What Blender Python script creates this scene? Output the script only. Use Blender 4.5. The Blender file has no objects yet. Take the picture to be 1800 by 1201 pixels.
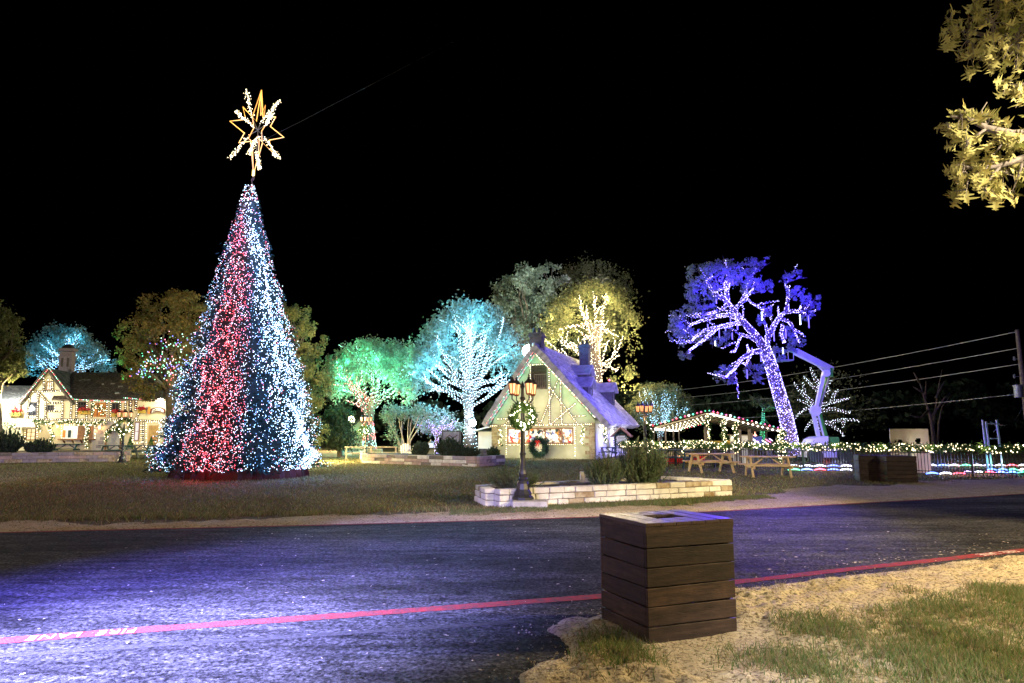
import bpy, bmesh, math, random
import numpy as np
from mathutils import Vector, Matrix
R = math.radians
rnd = random.Random(7)
C = bpy.context.scene.collection
SC = bpy.context.scene
# ------------------------------------------------------------------ camera
EYE, FPX, TILT = 1.6, 1200.0, R(7.665)
cam_d = bpy.data.cameras.new('camera'); cam = bpy.data.objects.new('camera', cam_d); C.objects.link(cam)
cam.location = (0, 0, EYE); cam.rotation_euler = (R(90) + TILT, 0, 0)
cam_d.sensor_width = 36; cam_d.lens = 24; cam_d.clip_end = 3000; cam_d.clip_start = 0.05
SC.camera = cam
# ------------------------------------------------------------------ night sky
W = bpy.data.worlds.new('World'); SC.world = W; W.use_nodes = True
nt = W.node_tree
sky_n = nt.nodes.new('ShaderNodeTexSky'); sky_n.sky_type = 'NISHITA'; sky_n.sun_disc = False
sky_n.sun_elevation = R(-9); sky_n.sun_rotation = R(200)
nt.links.new(sky_n.outputs[0], nt.nodes['Background'].inputs[0])
nt.nodes['Background'].inputs[1].default_value = 0.05
SC.view_settings.view_transform = 'Standard'; SC.view_settings.look = 'None'
SC.view_settings.exposure = 0.0; SC.view_settings.gamma = 1.0
SC.view_settings.use_curve_mapping = False
SC.cycles.max_bounces = 4; SC.cycles.diffuse_bounces = 2; SC.cycles.glossy_bounces = 2
SC.cycles.transmission_bounces = 2; SC.cycles.transparent_max_bounces = 4
SC.cycles.sample_clamp_indirect = 1.5; SC.cycles.sample_clamp_direct = 0
SC.cycles.caustics_reflective = False; SC.cycles.caustics_refractive = False
# ------------------------------------------------------------------ lamps of the park and added fills
def lamp(name, kind, loc, power, col, radius=0.05, parent=None, aim=None, cone=None, blend=0.3):
    d = bpy.data.lights.new(name, kind); d.energy = power; d.color = col; d.shadow_soft_size = radius
    o = bpy.data.objects.new(name, d); C.objects.link(o); o.location = loc
    if aim is not None:
        o.rotation_euler = (Vector(aim) - Vector(loc)).to_track_quat('-Z', 'Y').to_euler()
    if cone: d.spot_size = R(cone); d.spot_blend = blend
    if parent is not None: o.parent = parent
    return o
WARM = (1.0, 0.74, 0.40)
# floods inferred from the lit ground, and added fills, behind and beside the camera
lamp('blue_flood', 'SPOT', (-8.0, -2.0, 4.5), 150000, (0.13, 0.11, 1.0), 0.06, aim=(-4.25, 4.6, 0), cone=38, blend=1.0)
lamp('violet_wash', 'SPOT', (-8.0, -2.0, 4.6), 20000, (0.46, 0.42, 1.0), 0.03, aim=(-2.3, 9.0, 0), cone=21, blend=0.35)
lamp('white_flood', 'SPOT', (-8.2, -2.3, 4.5), 290000, (0.53, 0.53, 1.0), 0.06, aim=(-4.2, 3.3, 0), cone=31, blend=1.0)
lamp('warm_flood', 'SPOT', (11.2, 6.4, 4.6), 9500, (1.0, 0.74, 0.36), 0.20, aim=(3.0, 9.4, 0), cone=104, blend=0.4)
lamp('grass_fill', 'SPOT', (5.6, -2.0, 4.2), 3400, (1.0, 0.90, 0.66), 0.10, aim=(4.9, 5.2, 0), cone=44, blend=0.8)  # added whitish fill over the near grass
lamp('warm_fill', 'POINT', (-4.0, -7.0, 9.0), 1500, (1.0, 0.80, 0.60), 0.3)  # added general warm fill, not a known street light
lamp('lawn_fill', 'SPOT', (-24.0, 13.0, 7.5), 4500, (1.0, 0.72, 0.48), 0.3, aim=(-6, 19, 0), cone=95, blend=0.6)  # added off-view spot that brightens the lawn but spares the road
lamp('planter_light', 'SPOT', (7.5, 3.0, 6.0), 9500, (1.0, 0.92, 0.72), 0.2, aim=(2.6, 16, 0.3), cone=46, blend=0.6)
lamp('table_fill', 'SPOT', (-3.0, -4.0, 7.0), 42000, (1.0, 0.86, 0.58), 0.2, aim=(8.9, 26.3, 0.4), cone=12, blend=0.6)  # added off-view spot that brightens the picnic tables
lamp('lilac_wash', 'SPOT', (-8.0, -2.0, 4.6), 42000, (0.78, 0.66, 1.0), 0.2, aim=(-25, 37, 0.3), cone=15, blend=0.7)
lamp('rose_wash', 'SPOT', (-2.0, -4.0, 6.0), 30000, (1.0, 0.82, 0.78), 0.2, aim=(-4.6, 34, 0.2), cone=11, blend=0.7)
lamp('verge_fill', 'SPOT', (17.0, 8.0, 6.0), 3000, (1.0, 0.86, 0.66), 0.2, aim=(11.5, 18.6, 0), cone=48, blend=0.7)  # added off-view spot lifting the right end of the far verge
lamp('cool_flood', 'SPOT', (2.9, -0.6, 3.0), 3000, (0.86, 0.88, 1.0), 0.05, aim=(2.2, 3.6, 0), cone=28, blend=0.9)
lamp('oak_road_spill', 'SPOT', (12.4, 33.9, 5.0), 22000, (0.15, 0.06, 1.0), 0.2, aim=(4.9, 12.6, 0), cone=12, blend=1.0)  # unseen spot before the blue oak, added to throw its glow on the road
# ------------------------------------------------------------------ geometry helpers
def ray(px, py):
    u = (px - 900) / FPX; v = (600.5 - py) / FPX
    return Vector((u, math.cos(TILT) - v * math.sin(TILT), math.sin(TILT) + v * math.cos(TILT)))
def at(px, py, Y):
    d = ray(px, py); t = Y / d.y
    return Vector((d.x * t, Y, EYE + d.z * t))
def gnd(px, py, z=0.0):
    d = ray(px, py); t = (z - EYE) / d.z
    return Vector((d.x * t, d.y * t, z))
class Frame:
    """a facade: origin on the ground, turned by ang; local x along it, y into it"""
    def __init__(s, x, y, ang):
        s.o = Vector((x, y, 0)); s.a = ang
        s.ex = Vector((math.cos(ang), math.sin(ang), 0)); s.ey = Vector((-math.sin(ang), math.cos(ang), 0))
    def hit(s, px, py, off=0.0):
        d = ray(px, py); e = Vector((0, 0, EYE))
        t = ((s.o - e).dot(s.ey) + off) / d.dot(s.ey)
        p = e + d * t - s.o
        return Vector((p.dot(s.ex), off, p.z))
    def side(s, px, py, lx):
        d = ray(px, py); e = Vector((0, 0, EYE))
        t = ((s.o - e).dot(s.ex) + lx) / d.dot(s.ex)
        p = e + d * t - s.o
        return Vector((lx, p.dot(s.ey), p.z))
class MB:
    def __init__(s): s.v = []; s.f = []; s.m = []
    def quad(s, *p, m=0):
        b = len(s.v); s.v += [tuple(q) for q in p]; s.f.append(tuple(range(b, b + len(p)))); s.m.append(m); return s
    def box(s, c, size, rot=None, m=0, taper=1.0):
        b = len(s.v); hx, hy, hz = size[0] / 2, size[1] / 2, size[2] / 2
        for z in (-1, 1):
            k = taper if z > 0 else 1.0
            for x, y in ((-1, -1), (1, -1), (1, 1), (-1, 1)):
                p = Vector((x * hx * k, y * hy * k, z * hz))
                if rot is not None: p = rot @ p
                s.v.append((p.x + c[0], p.y + c[1], p.z + c[2]))
        for f in ((3, 2, 1, 0), (4, 5, 6, 7), (0, 1, 5, 4), (1, 2, 6, 5), (2, 3, 7, 6), (3, 0, 4, 7)):
            s.f.append(tuple(b + i for i in f)); s.m.append(m)
        return s
    def bar(s, p0, p1, w, t, up=(0, 1, 0), m=0):
        """a board from p0 to p1, w wide, t thick along up"""
        p0 = Vector(p0); p1 = Vector(p1); d = p1 - p0; L = d.length; d = d / L
        u = Vector(up); u = (u - d * u.dot(d)).normalized(); n = d.cross(u)
        rot = Matrix((d, n, u)).transposed()
        return s.box((p0 + p1) / 2, (L, w, t), rot, m)
    def tube(s, pts, rad, n=8, m=0, cap=True):
        pts = [Vector(p) for p in pts]
        if not hasattr(rad, '__len__'): rad = [rad] * len(pts)
        b = len(s.v); prev = None
        for i, p in enumerate(pts):
            d = (pts[min(i + 1, len(pts) - 1)] - pts[max(i - 1, 0)])
            d = d.normalized() if d.length > 1e-9 else Vector((0, 0, 1))
            if prev is None:
                a = Vector((1, 0, 0)) if abs(d.x) < 0.8 else Vector((0, 1, 0))
            else: a = prev
            a = (a - d * a.dot(d)).normalized(); prev = a; c = d.cross(a)
            for k in range(n):
                t = 2 * math.pi * k / n
                q = p + (a * math.cos(t) + c * math.sin(t)) * rad[i]
                s.v.append(tuple(q))
        for i in range(len(pts) - 1):
            for k in range(n):
                k2 = (k + 1) % n
                s.f.append((b + i * n + k, b + i * n + k2, b + (i + 1) * n + k2, b + (i + 1) * n + k)); s.m.append(m)
        if cap:
            s.f.append(tuple(b + k for k in reversed(range(n)))); s.m.append(m)
            e = b + (len(pts) - 1) * n
            s.f.append(tuple(e + k for k in range(n))); s.m.append(m)
        return s
    def lathe(s, prof, c=(0, 0, 0), n=12, m=0):
        b = len(s.v)
        for r, z in prof:
            for k in range(n):
                t = 2 * math.pi * (k + .5) / n
                s.v.append((c[0] + r * math.cos(t), c[1] + r * math.sin(t), c[2] + z))
        for i in range(len(prof) - 1):
            for k in range(n):
                k2 = (k + 1) % n
                s.f.append((b + i * n + k, b + i * n + k2, b + (i + 1) * n + k2, b + (i + 1) * n + k)); s.m.append(m)
        s.f.append(tuple(b + k for k in reversed(range(n)))); s.m.append(m)
        e = b + (len(prof) - 1) * n
        s.f.append(tuple(e + k for k in range(n))); s.m.append(m)
        return s
    def prism(s, poly, y0, y1, m=0):
        """poly of (x,z) extruded along y"""
        b = len(s.v); n = len(poly)
        for y in (y0, y1):
            s.v += [(x, y, z) for x, z in poly]
        s.f.append(tuple(b + i for i in range(n))); s.m.append(m)
        s.f.append(tuple(b + n + i for i in reversed(range(n)))); s.m.append(m)
        for i in range(n):
            j = (i + 1) % n
            s.f.append((b + j, b + i, b + n + i, b + n + j)); s.m.append(m)
        return s
    def build(s, name, mats, parent=None, smooth=False):
        me = bpy.data.meshes.new(name); me.from_pydata(s.v, [], s.f)
        return link(name, me, mats, parent, smooth, s.m)
def link(name, me, mats, parent=None, smooth=False, midx=None):
    mats = mats if isinstance(mats, (list, tuple)) else [mats]
    for m in mats: me.materials.append(m)
    if midx is not None and len(mats) > 1: me.polygons.foreach_set('material_index', list(midx))
    if smooth: me.polygons.foreach_set('use_smooth', [True] * len(me.polygons))
    me.update()
    o = bpy.data.objects.new(name, me); C.objects.link(o)
    if parent is not None: o.parent = parent
    return o
def npmesh(name, V, k, mats, parent=None, midx=None, smooth=False):
    """V: (n, k, 3) separate k-gons"""
    V = np.asarray(V, dtype=np.float32); n = V.shape[0]
    me = bpy.data.meshes.new(name); me.vertices.add(n * k); me.loops.add(n * k); me.polygons.add(n)
    me.vertices.foreach_set('co', V.reshape(-1)); me.loops.foreach_set('vertex_index', np.arange(n * k, dtype=np.int32))
    me.polygons.foreach_set('loop_start', np.arange(0, n * k, k, dtype=np.int32))
    me.update(calc_edges=True); me.validate()
    return link(name, me, mats, parent, smooth, midx)
def npmesh_idx(name, V, F, mats, parent=None, midx=None, smooth=False):
    me = bpy.data.meshes.new(name); V = np.asarray(V, np.float32); F = np.asarray(F, np.int32); n, k = F.shape
    me.vertices.add(len(V)); me.loops.add(n * k); me.polygons.add(n)
    me.vertices.foreach_set('co', V.reshape(-1)); me.loops.foreach_set('vertex_index', F.reshape(-1))
    me.polygons.foreach_set('loop_start', np.arange(0, n * k, k, dtype=np.int32))
    me.update(calc_edges=True); me.validate()
    return link(name, me, mats, parent, smooth, midx)
def tag(o, label=None, cat=None, group=None, kind=None):
    if label: o['label'] = label
    if cat: o['category'] = cat
    if group: o['group'] = group
    if kind: o['kind'] = kind
    return o
def thing(name, label, cat, loc=(0, 0, 0), rz=0.0, group=None):
    o = bpy.data.objects.new(name, None); C.objects.link(o); o.location = loc; o.rotation_euler = (0, 0, rz)
    o.empty_display_size = 0.2
    return tag(o, label, cat, group)
def stuff(o): o['kind'] = 'stuff'; return o
def copy_tree(o, parent=None):
    c = o.copy(); C.objects.link(c)
    if parent is not None: c.parent = parent
    for ch in list(o.children): copy_tree(ch, c)
    return c
# ------------------------------------------------------------------ materials
def mat(name, col, rough=0.8, var=0.25, scale=6.0, bump=0.0, bscale=40.0, metal=0.0, island=0.0, spec=0.3, col2=None, stretch=None, objvar=0.0):
    m = bpy.data.materials.new(name); m.use_nodes = True; t = m.node_tree; N = t.nodes; L = t.links
    b = N['Principled BSDF']; b.inputs['Roughness'].default_value = rough; b.inputs['Metallic'].default_value = metal
    b.inputs['Specular IOR Level'].default_value = spec
    tc = N.new('ShaderNodeTexCoord'); src = tc.outputs['Object']
    if stretch:
        mp = N.new('ShaderNodeMapping'); mp.inputs['Scale'].default_value = stretch; L.new(src, mp.inputs[0]); src = mp.outputs[0]
    nz = N.new('ShaderNodeTexNoise'); nz.inputs['Scale'].default_value = scale; nz.inputs['Detail'].default_value = 6
    L.new(src, nz.inputs['Vector'])
    rp = N.new('ShaderNodeValToRGB'); rp.color_ramp.elements[0].position = 0.3; rp.color_ramp.elements[1].position = 0.7
    c2 = col2 or tuple(min(1, c * (1 + var)) for c in col)
    c1 = col if col2 else tuple(c * (1 - var) for c in col)
    rp.color_ramp.elements[0].color = (*c1, 1); rp.color_ramp.elements[1].color = (*c2, 1)
    L.new(nz.outputs['Fac'], rp.inputs[0]); out = rp.outputs[0]
    if island:
        g = N.new('ShaderNodeNewGeometry'); h = N.new('ShaderNodeMapRange')
        h.inputs[3].default_value = 1 - island; h.inputs[4].default_value = 1 + island
        L.new(g.outputs['Random Per Island'], h.inputs[0])
        mx = N.new('ShaderNodeVectorMath'); mx.operation = 'SCALE'; L.new(out, mx.inputs[0]); L.new(h.outputs[0], mx.inputs['Scale']); out = mx.outputs[0]
    if objvar:       # every board weathered a little differently
        oi = N.new('ShaderNodeObjectInfo'); h = N.new('ShaderNodeMapRange'); h.inputs[3].default_value = 1 - objvar; h.inputs[4].default_value = 1 + objvar; L.new(oi.outputs['Random'], h.inputs[0])
        mx = N.new('ShaderNodeVectorMath'); mx.operation = 'SCALE'; L.new(out, mx.inputs[0]); L.new(h.outputs[0], mx.inputs['Scale']); out = mx.outputs[0]
        w = N.new('ShaderNodeTexNoise'); w.inputs['Scale'].default_value = 2.3; w.inputs['Detail'].default_value = 9; w.inputs['Roughness'].default_value = .75; L.new(tc.outputs['Object'], w.inputs['Vector'])
        r2 = N.new('ShaderNodeValToRGB'); r2.color_ramp.elements[0].position = .32; r2.color_ramp.elements[1].position = .68; r2.color_ramp.elements[0].color = (.45, .45, .47, 1); r2.color_ramp.elements[1].color = (1.35, 1.25, 1.2, 1); L.new(w.outputs['Fac'], r2.inputs[0])
        m2 = N.new('ShaderNodeVectorMath'); m2.operation = 'MULTIPLY'; L.new(out, m2.inputs[0]); L.new(r2.outputs[0], m2.inputs[1]); out = m2.outputs[0]
    L.new(out, b.inputs['Base Color'])
    if bump:
        n2 = N.new('ShaderNodeTexNoise'); n2.inputs['Scale'].default_value = bscale; n2.inputs['Detail'].default_value = 8
        L.new(src, n2.inputs['Vector'])
        bp = N.new('ShaderNodeBump'); bp.inputs['Strength'].default_value = bump; bp.inputs['Distance'].default_value = 0.02
        L.new(n2.outputs['Fac'], bp.inputs['Height']); L.new(bp.outputs[0], b.inputs['Normal'])
    return m
def leafmat(name, c1, c2, trans=0.35):
    m = bpy.data.materials.new(name); m.use_nodes = True; t = m.node_tree; N = t.nodes; L = t.links
    N.remove(N['Principled BSDF']); g = N.new('ShaderNodeNewGeometry'); rp = N.new('ShaderNodeValToRGB')
    rp.color_ramp.elements[0].color = (*c1, 1); rp.color_ramp.elements[1].color = (*c2, 1)
    L.new(g.outputs['Random Per Island'], rp.inputs[0])
    d = N.new('ShaderNodeBsdfDiffuse'); tr = N.new('ShaderNodeBsdfTranslucent'); mx = N.new('ShaderNodeMixShader'); mx.inputs[0].default_value = trans
    L.new(rp.outputs[0], d.inputs[0]); L.new(rp.outputs[0], tr.inputs[0]); L.new(d.outputs[0], mx.inputs[1]); L.new(tr.outputs[0], mx.inputs[2])
    L.new(mx.outputs[0], N['Material Output'].inputs[0])
    return m
EM = {}
def text_mesh(o, name):
    dg = bpy.context.evaluated_depsgraph_get(); me = bpy.data.meshes.new_from_object(o.evaluated_get(dg)); me.name = name
    n = bpy.data.objects.new(name, me); C.objects.link(n); n.parent = o.parent; n.location = o.location; n.rotation_euler = o.rotation_euler; n.scale = o.scale
    bpy.data.objects.remove(o); return n
def emit(name, col, strength, sample=False):
    if name in EM: return EM[name]
    m = bpy.data.materials.new(name); m.use_nodes = True; t = m.node_tree; N = t.nodes
    b = N['Principled BSDF']; b.inputs['Base Color'].default_value = (0.6, 0.6, 0.6, 1)
    b.inputs['Emission Color'].default_value = (*col, 1); b.inputs['Emission Strength'].default_value = strength
    m.cycles.emission_sampling = 'AUTO' if sample else 'NONE'
    EM[name] = m; return m
M = {}
M['asphalt'] = None
M['iron'] = mat('black_iron', (0.012, 0.012, 0.013), 0.45, 0.3, 9, spec=0.5)
M['bark'] = mat('bark', (0.10, 0.075, 0.055), 0.9, 0.4, 5, 0.7, 25)
M['bark_pale'] = mat('pale_bark', (0.30, 0.24, 0.18), 0.8, 0.3, 4, 0.4, 20)
M['stone'] = mat('cream_limestone', (0.56, 0.53, 0.44), 0.9, 0.22, 5, 0.6, 30, island=0.0)
M['stone_pink'] = mat('rose_limestone', (0.34, 0.25, 0.22), 0.9, 0.25, 4, 0.6, 30)
M['stone_grey'] = mat('grey_limestone', (0.24, 0.21, 0.22), 0.9, 0.3, 4, 0.6, 30)
M['stone_stain'] = mat('stained_limestone', (0.42, 0.37, 0.26), 0.9, 0.45, 7, 0.6, 30, col2=(0.20, 0.13, 0.06))
M['mortar'] = mat('mortar', (0.16, 0.14, 0.11), 0.95, 0.25, 20, 0.4, 80)
M['soil'] = mat('bed_soil', (0.035, 0.022, 0.015), 0.95, 0.5, 14, 0.8, 60)
M['bin_wood'] = mat('dark_stained_wood', (0.040, 0.024, 0.017), 0.62, 0.62, 4, 0.22, 20, spec=0.3, stretch=(1, 1, 8), objvar=0.42)
M['bin_wood_top'] = mat('worn_stained_wood', (0.075, 0.048, 0.038), 0.38, 0.4, 6, 0.3, 24, spec=0.6, stretch=(7, 1, 1))
M['pine'] = mat('yellow_pine_boards', (0.44, 0.30, 0.15), 0.7, 0.25, 3, 0.2, 30, stretch=(1, 8, 8))
M['teal_paint'] = mat('dark_teal_paint', (0.018, 0.05, 0.055), 0.5, 0.3, 5)
M['plaster'] = mat('cream_plaster', (0.66, 0.58, 0.36), 0.9, 0.07, 1.2, 0.2, 18)
M['plaster_grey'] = mat('grey_green_plaster', (0.42, 0.43, 0.31), 0.9, 0.16, 1.6, 0.35, 14)
M['white_wall'] = mat('white_render', (0.72, 0.72, 0.72), 0.9, 0.06, 2, 0.2, 18)
M['timber'] = mat('dark_timber', (0.055, 0.035, 0.022), 0.8, 0.4, 8, 0.3, 30)
M['brown_wood'] = mat('brown_wood', (0.22, 0.11, 0.05), 0.7, 0.35, 6, 0.2, 30)
M['roof_dark'] = mat('brown_shingles', (0.115, 0.088, 0.065), 0.9, 0.45, 9, 0.5, 30, island=0.45)
M['roof_light'] = mat('pale_lichen_shingles', (0.36, 0.35, 0.38), 0.85, 0.30, 3, 0.7, 22, island=0.30)
M['patch'] = mat('pale_patch', (0.55, 0.5, 0.42), 0.8, 0.15, 9)
M['glass_dark'] = mat('dark_glass', (0.02, 0.02, 0.025), 0.08, 0.1, 3, spec=0.6)
M['frame_dark'] = mat('dark_window_frame', (0.06, 0.05, 0.04), 0.6, 0.2, 9)
M['frame_wood'] = mat('wooden_window_frame', (0.20, 0.11, 0.06), 0.6, 0.25, 9)
M['brick'] = mat('chimney_brick', (0.15, 0.105, 0.10), 0.9, 0.3, 9, 0.5, 30)
M['chimney'] = mat('dark_chimney_render', (0.10, 0.09, 0.10), 0.9, 0.3, 4, 0.4, 20)
M['red_cloth'] = mat('red_velvet', (0.035, 0.001, 0.002), 0.7, 0.4, 3)
M['red'] = mat('red_ribbon', (0.5, 0.01, 0.015), 0.5, 0.2, 8)
M['white_paint'] = mat('white_paint', (0.74, 0.74, 0.72), 0.5, 0.07, 4)
M['lift_paint'] = mat('pale_lift_paint', (0.62, 0.62, 0.66), 0.45, 0.08, 4, spec=0.5)
M['lift_green'] = mat('green_lift_paint', (0.05, 0.26, 0.04), 0.45, 0.15, 4, spec=0.5)
M['log'] = mat('weathered_log', (0.20, 0.16, 0.13), 0.9, 0.3, 6, 0.5, 30)
M['barrel'] = mat('oak_barrel_wood', (0.16, 0.09, 0.05), 0.7, 0.3, 7, 0.2, 30)
M['hay'] = mat('hay', (0.50, 0.33, 0.06), 0.95, 0.3, 20, 0.6, 60)
M['canopy_cloth'] = mat('cream_canopy_cloth', (0.56, 0.50, 0.34), 0.9, 0.05, 3)
M['paper'] = mat('white_paper', (0.62, 0.60, 0.54), 0.8, 0.12, 12)
M['orange_room'] = mat('orange_boards', (0.55, 0.20, 0.04), 0.7, 0.2, 6)
M['copper'] = mat('copper_lantern', (0.16, 0.055, 0.02), 0.5, 0.3, 8, metal=0.4)
M['concrete'] = mat('concrete', (0.34, 0.32, 0.27), 0.9, 0.2, 7, 0.4, 50)
M['steel'] = mat('galvanised_steel', (0.35, 0.35, 0.38), 0.4, 0.2, 6, metal=0.6)
M['needle'] = leafmat('fir_needles', (0.010, 0.024, 0.022), (0.032, 0.065, 0.058), 0.1)
M['garland'] = leafmat('garland_needles', (0.03, 0.075, 0.025), (0.10, 0.17, 0.05), 0.15)
M['rosemary'] = leafmat('rosemary_needles', (0.05, 0.085, 0.045), (0.19, 0.25, 0.13), 0.2)
M['shrub_dark'] = leafmat('dark_shrub_leaves', (0.02, 0.035, 0.02), (0.06, 0.08, 0.05), 0.2)
M['leaf_oak'] = leafmat('oak_leaves', (0.055, 0.07, 0.03), (0.17, 0.17, 0.08), 0.4)
M['leaf_pale'] = leafmat('pale_leaves', (0.10, 0.13, 0.09), (0.28, 0.31, 0.23), 0.5)
M['leaf_gold'] = leafmat('golden_oak_leaves', (0.055, 0.055, 0.012), (0.36, 0.30, 0.105), 0.2)
M['leaf_autumn'] = leafmat('autumn_leaves', (0.09, 0.08, 0.03), (0.24, 0.17, 0.07), 0.4)
# bulbs
B_WARM = emit('warm_white_bulb', (1.0, 0.80, 0.42), 4.2)
B_WARM2 = emit('warm_white_bulb_bright', (1.0, 0.88, 0.62), 9)
B_WHITE = emit('cool_white_bulb', (0.80, 0.92, 1.0), 5.0)
B_ICE = emit('ice_blue_bulb', (0.42, 0.70, 1.0), 4.2)
B_RED = emit('red_bulb', (1.0, 0.04, 0.07), 3.2)
B_PINK = emit('pink_bulb', (1.0, 0.45, 0.50), 3.0)
B_GREEN = emit('green_bulb', (0.06, 1.0, 0.42), 2.2)
B_TEAL = emit('teal_bulb', (0.15, 0.62, 0.75), 1.5)
B_BLUE = emit('deep_blue_bulb', (0.10, 0.08, 1.0), 2.6)
B_LILAC = emit('lilac_bulb', (0.74, 0.66, 1.0), 4.5)
B_AMBER = emit('amber_rope', (1.0, 0.50, 0.05), 2.2)
B_CYANW = emit('cyan_white_bulb', (0.50, 0.86, 1.0), 4.5)
OCT_V = np.array([[1, 0, 0], [-1, 0, 0], [0, 1, 0], [0, -1, 0], [0, 0, 1], [0, 0, -1]], np.float32)
OCT_F = np.array([[0, 2, 4], [2, 1, 4], [1, 3, 4], [3, 0, 4], [2, 0, 5], [1, 2, 5], [3, 1, 5], [0, 3, 5]], np.int32)
def bulbs(parent, pts, r, mats, pick=None, name='bulb'):
    P = np.asarray([tuple(p) for p in pts], np.float32); n = len(P)
    rr = np.full(n, r, np.float32) * np.random.default_rng(n).uniform(0.75, 1.25, n).astype(np.float32) if np.isscalar(r) else np.asarray(r, np.float32)
    V = (P[:, None, :] + OCT_V[None] * rr[:, None, None]).reshape(-1, 3)
    F = (np.arange(n)[:, None, None] * 6 + OCT_F[None]).reshape(-1, 3)
    mi = None
    if isinstance(mats, (list, tuple)):
        if pick is None: pick = np.random.default_rng(n + 1).integers(0, len(mats), n)
        mi = np.repeat(np.asarray(pick, np.int32), 8)
    return stuff(npmesh_idx(name, V, F, mats, parent, mi))
def along(poly, step, jit=0.0):
    out = []; poly = [Vector(p) for p in poly]
    for a, b in zip(poly, poly[1:]):
        L = (b - a).length; n = max(1, int(L / step))
        for i in range(n):
            p = a.lerp(b, (i + 0.5) / n)
            if jit: p = p + Vector((rnd.uniform(-jit, jit), rnd.uniform(-jit, jit), rnd.uniform(-jit, jit)))
            out.append(p)
    return out
def wrap(path, rad, step, per_turn=7, out=0.02, scatter=False):
    """bulbs of a string wound round a limb"""
    res = []; k = rnd.random() * 6
    for i in range(len(path) - 1):
        a, b = path[i], path[i + 1]; L = (b - a).length
        if L < 1e-5: continue
        d = (b - a) / L; u = d.orthogonal().normalized(); w = d.cross(u)
        n = max(1, int(L / step))
        for j in range(n):
            t = (j + rnd.random()) / n; r = rad[i] * (1 - t) + rad[i + 1] * t + out
            k = rnd.random() * 6.283 if scatter else k + 6.283 / per_turn * rnd.uniform(0.6, 1.4)
            res.append(a.lerp(b, t) + (u * math.cos(k) + w * math.sin(k)) * r)
    return res
def leaves(name, P, size, m, parent, seed=0, aspect=0.55, dirs=None, spread=1.0):
    """one four-sided leaf cluster face at each point"""
    g = np.random.default_rng(seed); P = np.asarray(P, np.float32); n = len(P)
    a = g.normal(size=(n, 3)) * spread
    if dirs is not None: a = a + np.asarray(dirs)
    a /= np.linalg.norm(a, axis=1, keepdims=True) + 1e-9
    b = np.cross(a, g.normal(size=(n, 3))); b /= np.linalg.norm(b, axis=1, keepdims=True) + 1e-9
    nrm = np.cross(a, b)
    s = (size * g.uniform(0.6, 1.4, n))[:, None]
    V = np.stack([P - a * s * .5, P + b * s * aspect * .5 + nrm * s * .10, P + a * s * .5, P - b * s * aspect * .5 + nrm * s * .10], axis=1)
    return npmesh(name, V, 4, m, parent)
# ================================================================== THE GROUND
def poly_px(l): return [gnd(*p) for p in l]
NEAR_LINE = [(-420, 1160), (0, 1128), (300, 1105), (600, 1083), (1050, 1050), (1295, 1024), (1500, 1001), (1650, 985), (1800, 968), (2150, 934), (2600, 905)]
FAR_EDGE = [(-900, 956), (-400, 946), (0, 936), (300, 929), (600, 922), (850, 915), (1060, 908), (1290, 897), (1500, 885), (1650, 877), (1800, 868), (2150, 853), (2600, 838)]
nl = poly_px(NEAR_LINE); fe = poly_px(FAR_EDGE)
nl_x = np.array([p.x for p in nl]); nl_y = np.array([p.y for p in nl])
fe_x = np.array([p.x for p in fe]); fe_y = np.array([p.y for p in fe])
def near_y(x): return np.interp(x, nl_x, nl_y)
def far_y(x): return np.interp(x, fe_x, fe_y)
def vnoise(x, y, s, seed):
    g = np.random.default_rng(seed); T = g.random((64, 64)).astype(np.float32)
    u = np.asarray(x) * s; v = np.asarray(y) * s
    i = np.floor(u).astype(int); j = np.floor(v).astype(int); fu = u - i; fv = v - j
    fu = fu * fu * (3 - 2 * fu); fv = fv * fv * (3 - 2 * fv)
    A = T[i % 64, j % 64]; B = T[(i + 1) % 64, j % 64]; Cc = T[i % 64, (j + 1) % 64]; D = T[(i + 1) % 64, (j + 1) % 64]
    return (A * (1 - fu) + B * fu) * (1 - fv) + (Cc * (1 - fu) + D * fu) * fv
# --- soil and turf under everything
def ground_mat():
    m = bpy.data.materials.new('winter_turf'); m.use_nodes = True; t = m.node_tree; N = t.nodes; L = t.links
    b = N['Principled BSDF']; b.inputs['Roughness'].default_value = 0.95; b.inputs['Specular IOR Level'].default_value = 0.1
    tc = N.new('ShaderNodeTexCoord')
    def noise(s, d=6):
        n = N.new('ShaderNodeTexNoise'); n.inputs['Scale'].default_value = s; n.inputs['Detail'].default_value = d; L.new(tc.outputs['Object'], n.inputs['Vector']); return n
    def ramp(src, a, c, p0, p1):
        r = N.new('ShaderNodeValToRGB'); r.color_ramp.elements[0].position = p0; r.color_ramp.elements[1].position = p1
        r.color_ramp.elements[0].color = (*a, 1); r.color_ramp.elements[1].color = (*c, 1); L.new(src.outputs['Fac'], r.inputs[0]); return r
    big = ramp(noise(0.18, 3), (0.085, 0.07, 0.04), (0.14, 0.11, 0.07), 0.35, 0.65)
    fine = ramp(noise(9, 8), (0.35, 0.35, 0.35), (1.25, 1.25, 1.25), 0.3, 0.72)
    mx = N.new('ShaderNodeMix'); mx.data_type = 'RGBA'; mx.blend_type = 'MULTIPLY'; mx.inputs[0].default_value = 1
    L.new(big.outputs[0], mx.inputs[6]); L.new(fine.outputs[0], mx.inputs[7]); L.new(mx.outputs[2], b.inputs['Base Color'])
    bp = N.new('ShaderNodeBump'); bp.inputs['Strength'].default_value = 0.9; bp.inputs['Distance'].default_value = 0.05
    L.new(noise(14, 8).outputs['Fac'], bp.inputs['Height']); L.new(bp.outputs[0], b.inputs['Normal'])
    return m
mb = MB()
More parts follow.
